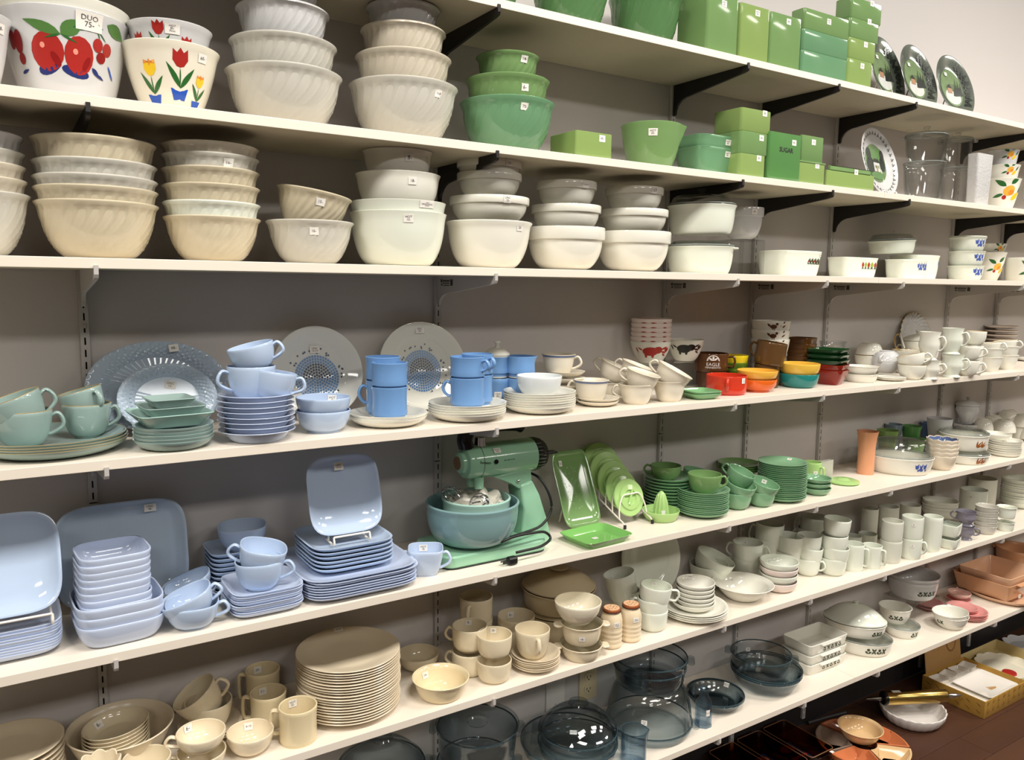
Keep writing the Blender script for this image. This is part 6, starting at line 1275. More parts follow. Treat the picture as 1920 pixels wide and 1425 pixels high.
a = Spot(5, 1328, Y=-.075); o, L = wcup(a, 74, 1056, 'greyish white bowl under a tipped bowl near the wall', name='deep_bowl', cat='bowl', rb=.55, p=1.8); wcup(a.off(-2), 76, 0, 'greyish white bowl tipped sideways near the wall', z0=L.h*.5, h=L.h*.9, tilt=(22, 0), name='deep_bowl', cat='bowl', rb=.55, p=1.8, st=(('i', 40, .75, '7-', .013, .012),))
a = Spot(5, 1399, Y=-.1); o, L = wcup(a, 56, 1044, 'white two handled soup cup, lower of two', ha=[178, 0]); wcup(a, 58, 0, 'white two handled soup cup, upper of two', z0=a.z(1016)-L.h, h=L.h, ha=[178, 2], st=(('i', -10, .75, '9-', .014, .011),))
sp = Spot(5, 1458, yb=1112, rb=24); nestl(sp, [1086, 1073, 1061, 1050], [72, 72, 73, 74], [MATS['pink_white_glass'], OPAL, MATS['pink_white_glass'], OPAL], 'chili_bowl', 'white deep bowl, {} of four at the shelf edge', 'bowl', G, p=1.9, rb=.58, lip=0, hs=[sp.z(1086)]*4)
for cx, kw, W, rows, nm, hs in ((1474, dict(Y=-.135), 52, (1032, 1003), 'behind the deep bowls', (None, 190)), (1513, dict(yb=1080, rb=13), 48, (1045, 1025, 1003), 'with loop handle below', (-6, None, None)), (1560, dict(yb=1080, rb=15), 52, (1044, 1024, 1002, 972), 'tallest at the shelf edge', (None,)*4), (1434, dict(Y=-.075), 54, (1008, 980), 'near the wall by soup cups', (None, 180)), (1520, dict(Y=-.075), 56, (990, 968), 'darkest near the wall', (178, 176))):
    a = Spot(5, cx, **kw); L = None
    for i, y in enumerate(rows):
        lab = 'white stacking cup, %s in the pile %s' % (ordn(i, len(rows)), nm)
        if L is None: o, L = wcup(a, W, y, lab, ha=hs[i])
        else: wcup(a.off(2*(i % 2)), W, 0, lab, z0=a.z(y)-L.h, h=L.h, ha=hs[i], tilt=(3*(i % 2), 10))
dm = lambda cx, W, yr, lab, ha, **kw: cup(Spot(5, cx, **kw), W, yr, 'white_mug', OPAL, lab, 'mug', G, rb=.92, p=3.5, ha=ha, hk='sq', out=.4, hz=(.85, .22))
dm(1598, 40, 1019, 'white mug with square handle by the cup piles', -8, yb=1072, rb=14); dm(1633, 38, 1022, 'white waisted mug beside the square handled mug', -20, yb=1067, rb=14)
dm(1626, 36, 1000, 'short white mug behind two handled mugs', None, Y=-.1); dm(1597, 34, 1004, 'white mug hidden behind the square handled mug', None, Y=-.13)
tm = lambda cx, W, yr, lab, z0=0, m_=None, ha=None, **kw: cup(Spot(5, cx, **kw), W, yr, 'tumbler', m_ or OPAL, lab, 'tumbler', G, rb=.84, p=3.0, z0=z0, ha=ha, hk='sq', out=.42, hz=(.85, .3))
FROST = mat('frosted_white_glass', (216, 216, 202), .35, var=.03)
tm(1628, 32, 953, 'tall frosted tumbler nearest the wall', m_=FROST, Y=-.06); tm(1662, 40, 949, 'tall frosted tumbler behind stacked tumblers', m_=FROST, Y=-.09); tm(1704, 40, 946, 'tall white tumbler behind the stickered mugs', m_=FROST, Y=-.08)
for cx, yb, W, ys, ha, nm, tx in ((1668, 1057, 42, (1012, 976), None, 'frosted white tumbler', None), (1706, 1050, 42, (1008, 968), -8, 'white ribbed tall mug', '7-')):
    a = Spot(5, cx, yb=yb, rb=15)
    for i in range(2):
        z0 = 0 if i == 0 else a.z(ys[0])-.004; cup(a, W, ys[i], 'tumbler', FROST if ha is None else OPAL, '%s, %s of the pile of two' % (nm, ('lower', 'upper')[i]), 'tumbler', G, rb=.86, p=3, z0=z0, ha=ha if i == 0 else None, out=.4, st=(('o', 8, .72, tx, .013, .011),) if tx else ())
a = Spot(5, 1745, yb=1036, rb=13); cup(a, 38, 968, 'milk_pitcher', OPAL, 'tall white milk pitcher with side handle', 'pitcher', G, rb=.8, p=2.6, ha=188, hk='sq', out=.5, hz=(.9, .5))
sp = Spot(5, 1780, yb=1030, rb=16); z = 0
for i, y in enumerate((1008, 982)):
    R = sp.w(44)/2; h = sp.z(y)-z; o = put(Lathe(*P_bowl(R, R*.8, h, 1.8, .003), seg=48, mod=squared(5, 1, .8)), sp, 'square_jar', OPAL, 'white square jar with glass lid, %s of two' % ('lower', 'upper')[i], 'jar', G, z0=z, rot=-sp.az*57.3+12); obj('lid', slab(R*1.95, R*1.55, .007, .006, .0015), GLASS, o, Matrix.Translation((0, 0, h+.0015))); z += h+.0095
sp = Spot(5, 1760, Y=-.075); L = Lathe(*P_bowl(sp.w(68)/2, sp.w(68)/2*.6, .04, 1.5, .003), seg=48, mod=squared(3, 1, .8)); stack(L, sp, 4, .013, 'oval_bowl', FROST, 'white oval bowl, {} of four near the wall', 'bowl', G, z0=max(.001, sp.z(937)-.04-.039), rot=10)
put(Lathe(*P_bowl(.045, .04, max(.002, sp.z(937)-.08), 3, .003), seg=32), sp, 'white_bowl', FROST, 'white straight bowl under four oval bowls', 'bowl', G)
GREYG = mat('smoky_lilac_glass', (150, 146, 158), .08, trans=.3, var=.03); a = Spot(5, 1808, yb=1013, rb=10); creamer(a, 38, 985, 0, 'smoky grey footed mug under another', 4, material=GREYG); creamer(a, 40, 958, a.z(985)+.001, 'smoky grey footed mug on another', 178, material=GREYG)
sp = Spot(5, 1846, yb=1003, rb=17); nestl(sp, [984, 976, 967, 958, 948], [46]*5, [IVORYW], 'custard_cup', 'ivory custard cup, {} of five nested', 'cup', G, p=1.8, rb=.66, hs=[sp.z(984)]*5, lip=.002)
sp = Spot(5, 1822, Y=-.11); wcup(sp, 54, 917, 'large white jar with label behind custard cups', name='white_jar', cat='jar', rb=.9, p=3, st=(('o', -10, .8, 'UNC', .016, .008),)); wcup(Spot(5, 1838, Y=-.05), 56, 896, 'large grey white jar against the wall', name='white_jar', cat='jar', rb=.9, p=3, material=FROST)
sp = Spot(5, 1884, yb=997, rb=14); nestl(sp, [978, 950], [38, 40], [OPAL], 'square_bowl', 'white tall bowl, {} of two beside custard cups', 'bowl', G, p=2.2, rb=.75, hs=[sp.z(978), sp.z(978)*1.3])
sp = Spot(5, 1908, Y=-.12); R = sp.w(72)/2; Lb = Lathe(*P_bowl(R, R*.6, .03, 1.6, .003), seg=48); stack(Lb, sp, 12, (sp.z(896)-.03)/11, 'soup_bowl', OPAL, 'white soup bowl, {} of twelve in tall stack', 'bowl', G)
# ================================================================ lowest shelf: blue-grey glass
G = 'blue-grey glass ovenware'
def gcass(sp, W, y1, lab, z0=0, p=2.2, rb=.82, handles=True, t=.0045, y0=None, name='glass_casserole', h=None, st=()):
    R = sp.w(W)/2; h = h or sp.z(y1)-z0; L = Lathe(*P_bowl(R, R*rb, h, p, t, .003, bead=.0015), seg=60); o = put(L, sp, name, BGLASS, lab, 'casserole' if 'cass' in name else 'bowl', G, z0=z0, st=st); glass_rim(o, L, RIMB_, .0022)
    if handles:
        for a_ in (0, 180): obj('handle', slab(.022, .06, .006, .011, .002), BGLASS, o, Matrix.Rotation(radians(a_), 4, 'Z') @ Matrix.Translation((R+.009, 0, h-.008)))
    return o, R, h
sp = Spot(6, 716, Y=-.14); o, R, h = gcass(sp, 164, 1432, 'blue-grey glass casserole with domed lid far along the shelf'); obj('lid', lid_knob(R*.97, sp.z(1396)-sp.z(1432), .03, .018).mesh, BGLASS, o, Matrix.Translation((0, 0, h+.005)))
sp = Spot(6, 892, Y=-.14); o, R, h = gcass(sp, 146, 1424, 'blue-grey glass casserole below one with flat lid'); z1 = h+.002; o, R, h = gcass(sp.off(2), 150, 1360, 'blue-grey glass casserole with flat lid and knob ring', z0=z1)
obj('lid', Lathe([(R*.94, 0), (R*1.03, .002), (R*1.04, .006), (R*.98, .009), (R*.8, .004), (R*.35, .003), (R*.3, .008), (R*.26, .008), (R*.22, .002)], [(0, .002), (0, -.002), (R*.8, -.001), (R*.94, 0)], 56).mesh, BGLASS, o, Matrix.Translation((0, 0, h+.004)))
sp = Spot(6, 1066, Y=-.165); o, R, h = gcass(sp, 182, 1385, 'largest blue-grey glass bowl holding lidded casseroles', name='glass_bowl', rb=.7, p=1.8, handles=False, st=(('i', -10, .3, '17', .016, .013),))
s2 = sp.off(16, 4); z = .012
for i, (y1, W) in enumerate(((1388, 150), (1366, 148))):
    o, R, h = gcass(s2, W, y1, 'blue-grey glass casserole in the largest bowl, %s' % ('lower', 'upper with knobbed lid')[i], z0=z); z += h+.002
obj('lid', lid_knob(R*.99, sp.z(1330)-sp.z(1366), .03, .02).mesh, BGLASS, o, Matrix.Translation((0, 0, h+.005))); flat_sticker(o, Matrix.Translation((-.012, -R*.62, h+.029)) @ Matrix.Rotation(radians(28), 4, 'X'), 'HOT', .02, .012)
sp = Spot(6, 1187, Y=-.28); R = sp.w(50)/2; L = Lathe(*P_bowl(R, R*.94, sp.z(1368), 5, .003, .001), seg=44, mod=spout); o = put(L, sp, 'measuring_glass', LBGLASS, 'clear measuring glass with spout at the shelf edge', 'measuring glass', None); glass_rim(o, L, RIMB_, .0013)
bm = bmesh.new()
for i in range(6):
    f = .2+.11*i; P = [L.surf('o', radians(-120+6*j), f, 0, 0, .0006) for j in range(10)]; Q = [L.surf('o', radians(-120+6*j), f+.012, 0, 0, .0006) for j in range(10)]
    for j in range(9): bm.faces.new([bm.verts.new(v) for v in (P[j], P[j+1], Q[j+1], Q[j])])
obj('measure_marks', frombm(bm), mat('blue_marks', (120, 150, 180), .4), o)
sp = Spot(6, 1215, yb=1393, rb=56); o, R, h = gcass(sp, 162, 1345, 'blue-grey glass roaster base at the shelf edge'); z = h+.003
H2 = sp.z(1278)-z; Lr = Lathe([(R*.98, 0), (R*1.0, .003), (R*.98, .008), (R*.95, H2*.4), (R*.86, H2*.8), (R*.76, H2*.97), (R*.7, H2)], [(0, H2), (0, H2-.004), (R*.7, H2-.004), (R*.82, H2*.78), (R*.91, H2*.4), (R*.95, .003)], 60)
put(Lr, sp, 'roaster_lid', BGLASS, 'blue-grey glass roaster lid turned over its base', 'roaster', G, z0=z, st=(('o', -6, .42, 'HOT\n38', .017, .014),)); z += H2+.001
gcass(sp.off(-2), 136, 1244, 'blue-grey glass pan on the roaster, lower', z0=z, handles=False); gcass(sp.off(-2), 140, 1228, 'blue-grey glass pan on the roaster, upper', z0=z+.018, handles=True)
sp = Spot(6, 1318, yb=1366, rb=14); R = sp.w(34)/2; h = sp.z(1292)
hexm = lambda th, i, r, z, s: ((lambda k: (r*k*cos(th), r*k*sin(th), z))(1 if z > s.h*.62 else 1/max(cos((th+pi/8) % (pi/4)-pi/8), .9)*.97))
put(Lathe([(0, .002), (R*.9, 0), (R*.96, .004), (R*.96, h*.55), (R*.85, h*.68), (R*.42, h*.85), (R*.4, h*.93), (R*.5, h*.94), (R*.5, h)], [(R*.36, h), (R*.3, h*.84), (R*.78, h*.62), (R*.84, .008), (0, .008)], 48, mod=hexm), sp, 'glass_bottle', MATS['light_blue_glass'], 'small clear octagonal glass bottle at the shelf edge', 'bottle', None, st=(('o', 30, .45, 'HOT', .012, .02),)); glass_rim(COL.objects['glass_bottle'], Lathe([(0, 0), (R*.5, h)], [(0, h)], 32), RIMB_, .0016)
sp = Spot(6, 1340, yb=1337, rb=36); R = sp.w(110)/2; L = Lathe(*P_bowl(R, R*.68, .034, 1.4, .004, .006), seg=56); stack(L, sp, 4, (sp.z(1298)-.034)/3, 'pie_plate', BGLASS, 'blue-grey glass pie plate, {} of four beside the bottle', 'pie plate', G, st_top=(('i', 25, .8, 'HOT', .018, .015),))
sp = Spot(6, 1434, yb=1302, rb=38); R = sp.w(136)/2; L = Lathe(*P_bowl(R, R*.62, .055, 1.6, .0045, .006), seg=56); stack(L, sp, 3, (sp.z(1250)-.055)/2, 'glass_bowl', BGLASS, 'blue-grey glass mixing bowl, {} of three by loaf pans', 'bowl', G)
s2 = sp.off(-10, 4); gcass(s2, 116, 1224, 'clear grey glass casserole topping the mixing bowls', z0=sp.z(1250)-.02, st=(('i', -30, .5, '20', .016, .013),))
# green printed white ovenware
G = 'green print ovenware'; PG = [PM[2]]
f0 = Spot(6, 1516, yb=1271); Yf = f0.p.y; z = 0; xs = []
for i, (yt, xl) in enumerate(((1251, 1466), (1234, 1464), (1214, 1462))):
    o, h, w_, d_ = boxpx(6, xl, 1517, 1588, yt, Yf, 'loaf_pan', WHITE, 'white loaf pan with green print, %s of three' % ordn(i, 3), 'baking pan', G, z0=z, r=.014, taper=.08); z += h*.82
    S = []
    for j in range(5):
        x = (j-2)*.021
        S += [(0, leaf(x-.008, 0, x, -.008, .006)), (0, leaf(x+.008, 0, x, -.008, .006)), (0, ell(x, .004, .004, .004, 8))] if j % 2 == 0 else [(0, leaf(x, 0, x+a_*.007, b_*.008, .005)) for a_ in (1, -1) for b_ in (1, -1)]
    bm = bmesh.new()
    for k_, (mi, pts) in enumerate(S): bm.faces.new([bm.verts.new((x, y, .0003+.00005*k_)) for x, y in pts])
    obj('printed_band', frombm(bm), PG[0], o, Matrix.Translation((w_*.06, -d_/2-.0006+.0, h*.5)) @ Matrix.Rotation(radians(90), 4, 'X'))
    obj('handle', slab(w_*.5, .014, .005, .005, .0015), WHITE, o, Matrix.Translation((0, -d_/2-.005, h-.006)))
sp = Spot(6, 1613, yb=1233, rb=40); R = sp.w(116)/2; h = sp.z(1194); OV = oval(1, .74)
L = Lathe(*P_bowl(R, R*.8, h, 1.9, .004, .003), seg=60, mod=OV); o = put(L, sp, 'oval_casserole', WHITE, 'white oval casserole with glass lid and green print, lower', 'casserole', G); obj('printed_band', band_print(L, radians(-58), .55, sp.s*.85, 'x', 4), None, o, mats=PM)
lidded(o, glid(R*1.0, .010, 1, .74, False), Matrix.Translation((0, 0, h+.001)))
s2 = sp.off(-14, 6); z1 = h+.0115; R = s2.w(120)/2; h2 = sp.z(1168)-z1+.004; L = Lathe(*P_bowl(R, R*.78, h2, 1.9, .004, .003), seg=60, mod=OV); o = put(L, s2, 'oval_casserole', WHITE, 'white oval casserole with opaque domed lid, upper', 'casserole', G, z0=z1); obj('printed_band', band_print(L, radians(-40), .5, sp.s*.7, 'x', 3), None, o, mats=PM)
Lk_ = lid_knob(R*1.0, sp.z(1140)-sp.z(1168), .011, .010); Lk_.mod = OV; obj('lid', Lk_.mesh, OPAL, o, Matrix.Translation((0, 0, h2+.004)))
sp = Spot(6, 1690, yb=1196, rb=22); R = sp.w(68)/2; h = sp.z(1172); L = Lathe(*P_bowl(R, R*.8, h, 1.9, .004, .003), seg=48); o = put(L, sp, 'round_casserole', WHITE, 'small white round casserole with glass lid and green print', 'casserole', G); obj('printed_band', band_print(L, radians(-40), .5, sp.s*.7, 'x', 2), None, o, mats=PM); lidded(o, glid(R, .008, 1, 1, False), Matrix.Translation((0, 0, h+.001)))
s2 = sp.off(-14, 4); R = s2.w(64)/2; L = Lathe(*P_bowl(R, R*.6, sp.z(1140)-h-.010, 1.6, .003, .003), seg=48); o = put(L, s2, 'small_bowl', WHITE, 'small white bowl with green print on the round casserole', 'bowl', G, z0=h+.0095); obj('printed_band', band_print(L, radians(-84), .5, sp.s*.7, 'x', 3), None, o, mats=PM)
sp = Spot(6, 1707, Y=-.1); R = sp.w(100)/2; zc_ = sp.z(1114); h = sp.z(1081)-zc_; o = obj('clear_riser', (lambda bm: (bbox(bm, -.09, .09, -.07, .07, zc_-.004, zc_-.001), bbox(bm, -.09, -.087, -.07, .07, 0, zc_-.004), bbox(bm, .087, .09, -.07, .07, 0, zc_-.004), frombm(bm))[-1])(bmesh.new()), GLASS, None, sp.M(0, 0, None, True)); tag(o, 'clear acrylic riser under the large printed casserole', 'riser'); L = Lathe(*P_bowl(R, R*.76, h, 1.8, .004, .004), seg=56); o = put(L, sp, 'large_casserole', WHITEG, 'large white casserole with green print near the wall', 'casserole', G, z0=zc_); obj('printed_band', band_print(L, radians(-52), .45, sp.s*.75, 'x', 4), None, o, mats=PM)
put(Lathe(*P_bowl(R*1.02, R*.78, h*.8, 1.8, .004, .004), seg=56), sp, 'large_casserole', WHITEG, 'plain white casserole nested in the large printed casserole', 'casserole', G, z0=zc_+h*.42)
sp = Spot(6, 1781, yb=1182, rb=20); R = sp.w(70)/2; h = sp.z(1152); L = Lathe(*P_bowl(R, R*.55, h, 1.5, .003, .002), seg=48)
for i in range(2):
    o = put(L, sp, 'handled_bowl', WHITE, 'white individual bowl, %s of two beside pink plates' % ('lower', 'upper')[i], 'bowl', G, z0=i*.013, tilt=(2+3*i, 200)); obj('handle', slab(.02, .016, .007, .006, .002), WHITE, o, Matrix.Rotation(radians(95), 4, 'Z') @ Matrix.Translation((R+.006, 0, h-.008)))
    obj('printed_band', band_print(L, radians(-128), .6, sp.s*.6, 'x', 2), None, o, mats=PM)
PINK = milk('pink_glass', (222, 152, 146)); PINKL = milk('pale_pink_glass', (230, 186, 172)); G = 'pink tableware'
sp = Spot(6, 1812, yb=1164, rb=24); zt, _ = plates(sp, 78, 4, 1142, 'pink_plate', PINK, 'pink plate, {} of four behind the white bowls', 'plate', G, hp=.013, rf=.55); plates(sp.off(-8, 4), 62, 2, 1136, 'pink_saucer', PINK, 'pink saucer, {} of two on pink plates', 'saucer', G, hp=.010, rf=.5, z0=zt)
sp = Spot(6, 1797, Y=-.13); cup(sp, 46, 1110, 'pink_cup', PINKL, 'pale pink cup raised behind the white bowls', 'cup', G, p=1.8, z0=.02, ha=100); put(Lathe(*P_plate(.05, .018, .6, .003), seg=40), sp, 'pink_saucer', PINK, 'pink saucer under the pale pink cup', 'saucer', G)
plates(Spot(6, 1742, Y=-.1), 56, 2, 1128, 'pink_saucer', PINK, 'dusky pink saucer, {} of two near the printed casserole', 'saucer', G, hp=.014, rf=.5)
PEA = milk('peach_lustre_glass', (226, 184, 150), .12); PEAD = milk('deep_peach_lustre', (212, 160, 120), .12); G = 'peach lustre ovenware'
sp = Spot(6, 1868, Y=-.19); R = sp.w(120)/2; put(Lathe(*P_coupe(R, .022, .7, .004), seg=60, mod=oval(.72, 1.2)), sp, 'oval_dish', PEA, 'peach lustre oval dish under the loaf pan', 'dish', G, rot=-sp.az*57.3)
o, h, w_, d_ = boxpx(6, 1782, 1890, 1952, 1102, -.285, 'peach_loaf_pan', PEAD, 'peach lustre loaf pan with tab handles, lower', 'baking pan', G, z0=.023, r=.014, taper=.12, st=(1910, 1118, '15'))
for s_ in (-1, 1): obj('handle', slab(w_*.6, .02, .005, .006, .0015), PEAD, o, Matrix.Translation((0, s_*(d_/2+.007), h-.006)))
boxpx(6, 1792, 1890, 1948, 1088, -.28, 'peach_loaf_pan', PEA, 'peach lustre loaf pan nested in another', 'baking pan', G, z0=.03, r=.014, taper=.14)
sp = Spot(6, 1905, Y=-.09); z = 0
for i, (y1, W) in enumerate(((1052, 92), (1026, 90))):
    R = sp.w(W)/2; h = sp.z(y1)-z; o = put(Lathe(*P_bowl(R, R*.85, h, 2, .004, .004), seg=52), sp, 'peach_casserole', PEAD, 'peach lustre round casserole, %s of two near wall' % ('lower', 'upper')[i], 'casserole', G, z0=z)
    for a_ in (10, 190): obj('handle', slab(.016, .04, .005, .007, .0015), PEAD, o, Matrix.Rotation(radians(a_), 4, 'Z') @ Matrix.Translation((R+.005, 0, h-.008)))
    z += h+.001
# ================================================================ goods on the floor
def wbox(x0, x1, y0, y1, h, name, material, lab, cat, group=None, z=FLOOR, t=.005, r=.015, taper=.08):
    o = obj(name, box_open(x1-x0, y1-y0, h, r, t, taper), material, None, Matrix.Translation(((x0+x1)/2, (y0+y1)/2, z))); tag(o, lab, cat, group); return o
AMB = mat('dark_amber_ovenglass', (104, 58, 34), .06, trans=.9, var=.03, ior=1.48); G = 'amber glass loaf pans on the floor'
for i, (x0, x1) in enumerate(((2.195, 2.325), (2.338, 2.468), (2.05, 2.18))):
    o = wbox(x0, x1, -.245, -.02, .072, 'amber_loaf_pan', AMBERG, ('dark amber glass loaf pan between two loaf pans', 'dark amber glass loaf pan beside the divided dish', 'dark amber glass loaf pan deepest under the shelf')[i], 'baking pan', G)
    lb = obj('paper_label', boxmesh(-.045, .045, -.07, .07, .0055, .006), mat('label_dark_blue', (30, 34, 60), .5), o)
    obj('label_picture', ell_me if 0 else flatdecal(None, [(0, ell(0, .04, .035, .022, 16)), (1, [(-.04, -.02), (.04, -.02), (.04, -.008), (-.04, -.008)])], .0064), None, lb, mats=[mat('label_food_orange', (190, 92, 50), .5), mat('label_red', (170, 30, 30), .5)])
    for s_ in (-1, 1): obj('handle', slab(.07, .016, .006, .006, .002), AMBERG, o, Matrix.Translation((0, s_*.118, .064)))
    obj('rim', tube([Vector((x, y, .072)) for x, y in rrect(x1-x0-.004, .221, .014)], .0018, closed=True, up=Vector((0, 0, 1))), mat('amber_edge', (120, 84, 58), .08), o)
    if i == 1: flat_sticker(o, Matrix.Translation((.035, -.122, .0705)), '', .014, .012)
sp = Spot(7, 1310, Y=-.2); put(Lathe(*P_bowl(.11, .07, .05, 1.6, .004), seg=48), sp, 'amber_bowl', AMB, 'dark amber glass bowl on the floor under the shelf', 'bowl')
# divided serving dish: five glazed wedges and a centre bowl
DC = Vector((2.638, -.245, FLOOR)); ds = bpy.data.objects.new('divided_dish', None); COL.objects.link(ds); ds.location = DC; tag(ds, 'round divided serving dish in orange and cream glazes', 'serving dish')
GL = [milk('glaze_orange', (206, 122, 78)), milk('glaze_cream', (222, 188, 140)), milk('glaze_taupe', (150, 128, 112))]
def wedge(a0, a1, r0, r1, h, t=.005):
    def outl(i, n=10):
        P = [(r1-i, a0+(a1-a0)*k/n) for k in range(n+1)]+[(r0+i, a1-(a1-a0)*k/4) for k in range(5)]; c = (a0+a1)/2; rc = (r0+r1)/2
        return [(r*cos(a)+(-i*1.4*cos(c+pi/2) if a > c else i*1.4*cos(c+pi/2)), r*sin(a)+(-i*1.4*sin(c+pi/2) if a > c else i*1.4*sin(c+pi/2))) for r, a in P]
    return loft([(outl(.012), 0), (outl(.002), h*.5), (outl(0), h-.001), (outl(.001), h), (outl(t-.001), h), (outl(t), h-.002), (outl(.02), t+.006), (outl(.026), t)], 35)
for i, c in enumerate((0, 2, 0, 1, 1)):
    a0 = radians(28+72*i+2); a1 = radians(28+72*(i+1)-2); obj('section', wedge(a0, a1, .05, .166, .04), GL[(0, 2, 0, 1, 0)[i]], ds)
o = obj('center_bowl', Lathe(*P_bowl(.082, .05, .045, 1.5, .004, .006), seg=52).mesh, GL[1], None, Matrix.Translation((2.652, -.222, FLOOR+.0412))); tag(o, 'cream glazed round bowl sitting on the divided dish', 'bowl')
# scalloped quiche dish and rolling pin
SCD = Lathe(*P_bowl(.122, .09, .05, 1.5, .006), seg=120, mod=lambda th, i, r, z, s: ((r*(1+.02*abs(cos(12*th)))*cos(th)*1.05, r*(1+.02*abs(cos(12*th)))*sin(th)*.98, z+.004*(z > s.h*.8)*abs(cos(12*th)))))
o = obj('fluted_dish', SCD.mesh, milk('white_glaze', (222, 216, 210)), None, Matrix.Translation((3.02, -.212, FLOOR))); tag(o, 'white fluted baking dish under the rolling pin', 'dish')
p0, p1 = Vector((2.93, -.142, FLOOR+.082)), Vector((3.165, -.262, FLOOR+.082)); ax = (p1-p0); Ln = ax.length; Mr = Matrix.Translation(p0) @ ax.to_track_quat('Z', 'Y').to_matrix().to_4x4()
rp = bpy.data.objects.new('rolling_pin', None); COL.objects.link(rp); rp.matrix_world = Mr; tag(rp, 'gold metal rolling pin with steel handles across the dish', 'rolling pin')
obj('roller', Lathe([(0, 0), (.026, 0), (.027, .002), (.027, Ln-.002), (.026, Ln)], [(0, Ln)], 40).mesh, mat('brushed_gold', (190, 160, 92), .22, metal=1, var=.08), rp)
obj('end_cap', Lathe([(0, -.008), (.024, -.008), (.028, -.004), (.028, .006), (.0275, .007)], [(0, .007)], 40).mesh, BKP, rp)
HD = Lathe([(0, 0), (.009, .001), (.0095, .02), (.0085, .04), (.005, .062), (.0025, .07)], [(0, .071)], 24).mesh
obj('handle', HD, mat('dark_steel', (110, 104, 98), .25, metal=1), rp, Matrix.Translation((0, 0, -.008)) @ Matrix.Rotation(pi, 4, 'X')); obj('handle', HD, CHR, rp, Matrix.Translation((0, 0, Ln)))
flat_sticker(rp, Matrix.Translation((0, .0272, .05)) @ Matrix.Rotation(radians(-90), 4, 'X') @ Matrix.Rotation(radians(90), 4, 'Z'), '', .035, .016)
o = obj('dark_rod', tube([Vector((0, 0, 0)), Vector((.10, -.012, .0)), Vector((.2, -.03, .0))], .008, seg=10, up=Vector((0, 0, 1))), mat('dark_grey_rod', (48, 46, 48), .4), None, Matrix.Translation((2.62, -.018, FLOOR+.008))); tag(o, 'dark grey rod lying along the wall behind dishes', 'rod')
# gift box with cups and plate
CARD = mat('tan_gift_card', (182, 140, 62), .6, var=.12, scale=30); SWRL = mat('brown_swirl_print', (120, 82, 36), .6); WPL = milk('white_snack_plate', (232, 226, 216))
BX0, BX1, BY0, BY1, BH = 3.27, 3.60, -.368, -.105, .075
gb = wbox(BX0, BX1, BY0, BY1, BH, 'gift_box', CARD, 'open tan printed gift box with cups and snack plate', 'box', None, t=.003, r=.002, taper=0)
W_, D_ = BX1-BX0, BY1-BY0
fl_ = obj('lid_flap', boxmesh(-W_/2+.02, W_/2-.03, -.0015, .0015, 0, .215), mat('tan_card_inside', (168, 128, 74), .65, var=.1), gb, Matrix.Translation((0, D_/2-.003, BH)) @ Matrix.Rotation(radians(-8), 4, 'X'))
random.seed(3); bm = bmesh.new()
for j in range(16):
    x, z_ = -W_/2+.012+(W_-.024)*(j % 8)/7.3, .015+.03*(j // 8)+random.uniform(0, .01); a_ = random.uniform(-.8, .8)
    P = leaf(x, z_, x+.03*cos(a_), z_+.012*sin(a_)+.01, .004, 5); bm.faces.new([bm.verts.new((px, -D_/2-.0006, pz)) for px, pz in P])
    P = leaf(x+.006, z_, x+.012, z_+.026, .003, 4); bm.faces.new([bm.verts.new((px, -D_/2-.0005, pz)) for px, pz in P])
for j in range(12):
    y, z_ = -D_/2+.015+(D_-.03)*(j % 6)/5.5, .015+.03*(j // 6); P = leaf(y, z_, y+.022, z_+.014, .004, 5); bm.faces.new([bm.verts.new((-W_/2-.0006, py, pz)) for py, pz in P])
obj('printed_scrolls', frombm(bm), SWRL, gb); obj('flap_print', flatdecal(None, [(0, ell(.06, .1, .04, .05, 20)), (1, ell(.06, .1, .032, .042, 20))], 0), None, fl_, Matrix.Translation((0, -.0022, 0)) @ Matrix.Rotation(radians(90), 4, 'X'), mats=[SWRL, MATS['tan_card_inside']])
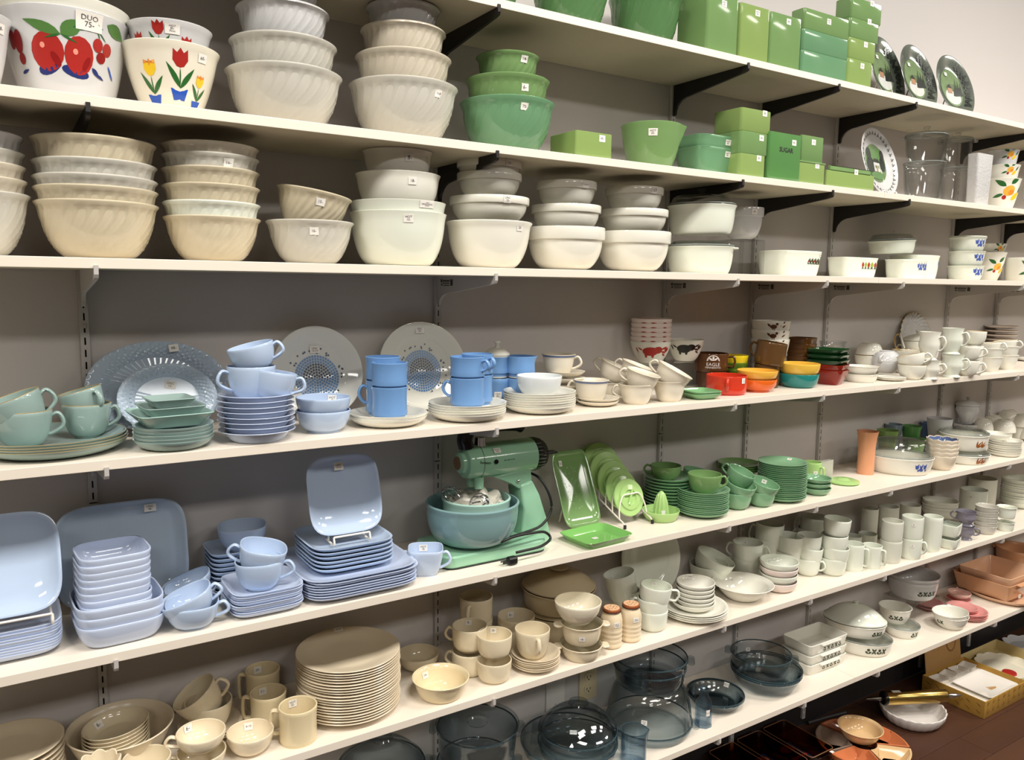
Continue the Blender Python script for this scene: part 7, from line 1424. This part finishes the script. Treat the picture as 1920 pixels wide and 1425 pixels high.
ins = obj('white_tray_insert', boxmesh(-W_/2+.004, W_/2-.004, -D_/2+.004, D_/2-.004, .046, .05), mat('white_card', (226, 220, 208), .7), gb)
for j in range(4):
    o = obj('snack_cup', loft([(rrect(.062, .05, .008), 0), (rrect(.07, .058, .008), .018), (rrect(.066, .054, .007), .018), (rrect(.056, .044, .006), .004)]), WPL, None, Matrix.Translation((BX0+.05+.075*j, BY1-.045, FLOOR+.0505)) @ Matrix.Rotation(.12*((j % 2)*2-1), 4, 'Z')); tag(o, 'white snack cup, %s from the box edge' % ('first', 'second', 'third', 'fourth')[j], 'cup', 'snack cups in the gift box')
o = obj('snack_plate', loft([(rrect(.2, .14, .012), 0), (rrect(.23, .165, .014), .014), (rrect(.225, .16, .013), .0145), (rrect(.19, .13, .010), .004)]), WPL, None, Matrix.Translation((BX0+.185, BY0+.095, FLOOR+.0505))); tag(o, 'white rectangular snack plate with gold wheat in box', 'plate')
S = [(0, leaf(-.02+.006*j, -.01, -.012+.008*j, .022-.004*j, .006, 4)) for j in range(6)]; obj('wheat_print', flatdecal(None, S, .0046), None, o, Matrix.Translation((.0, -.03, 0)), mats=[mat('gold_wheat_print', (196, 150, 84), .4)])
# second box with egg plates, relish dish
o = wbox(3.62, 3.98, -.33, -.06, .05, 'shallow_box', mat('pale_card', (196, 176, 124), .6), 'shallow pale cardboard box holding a lobed plate', 'box', None, t=.003, r=.002, taper=0)
EG = Lathe(*P_bowl(.125, .09, .022, 1.3, .004), seg=96, mod=scallop(12, .05, .004, .3)); o = obj('egg_plate', EG.mesh, milk('cream_egg_plate', (226, 218, 196)), None, Matrix.Translation((3.79, -.2, FLOOR+.0035))); tag(o, 'cream lobed egg plate with red centre in box', 'plate')
obj('red_centre', Lathe([(0, 0), (.03, 0), (.028, .006)], [(0, .009)], 28).mesh, RED, o, Matrix.Translation((-.03, -.03, .0045)))
o = obj('relish_dish', Lathe(*P_bowl(.12, .08, .02, 1.3, .004), seg=96, mod=scallop(10, .09, .005, .2)).mesh, WHITEG, None, Matrix.Translation((4.12, -.16, FLOOR))); tag(o, 'white petal shaped relish dish near the wall', 'dish')
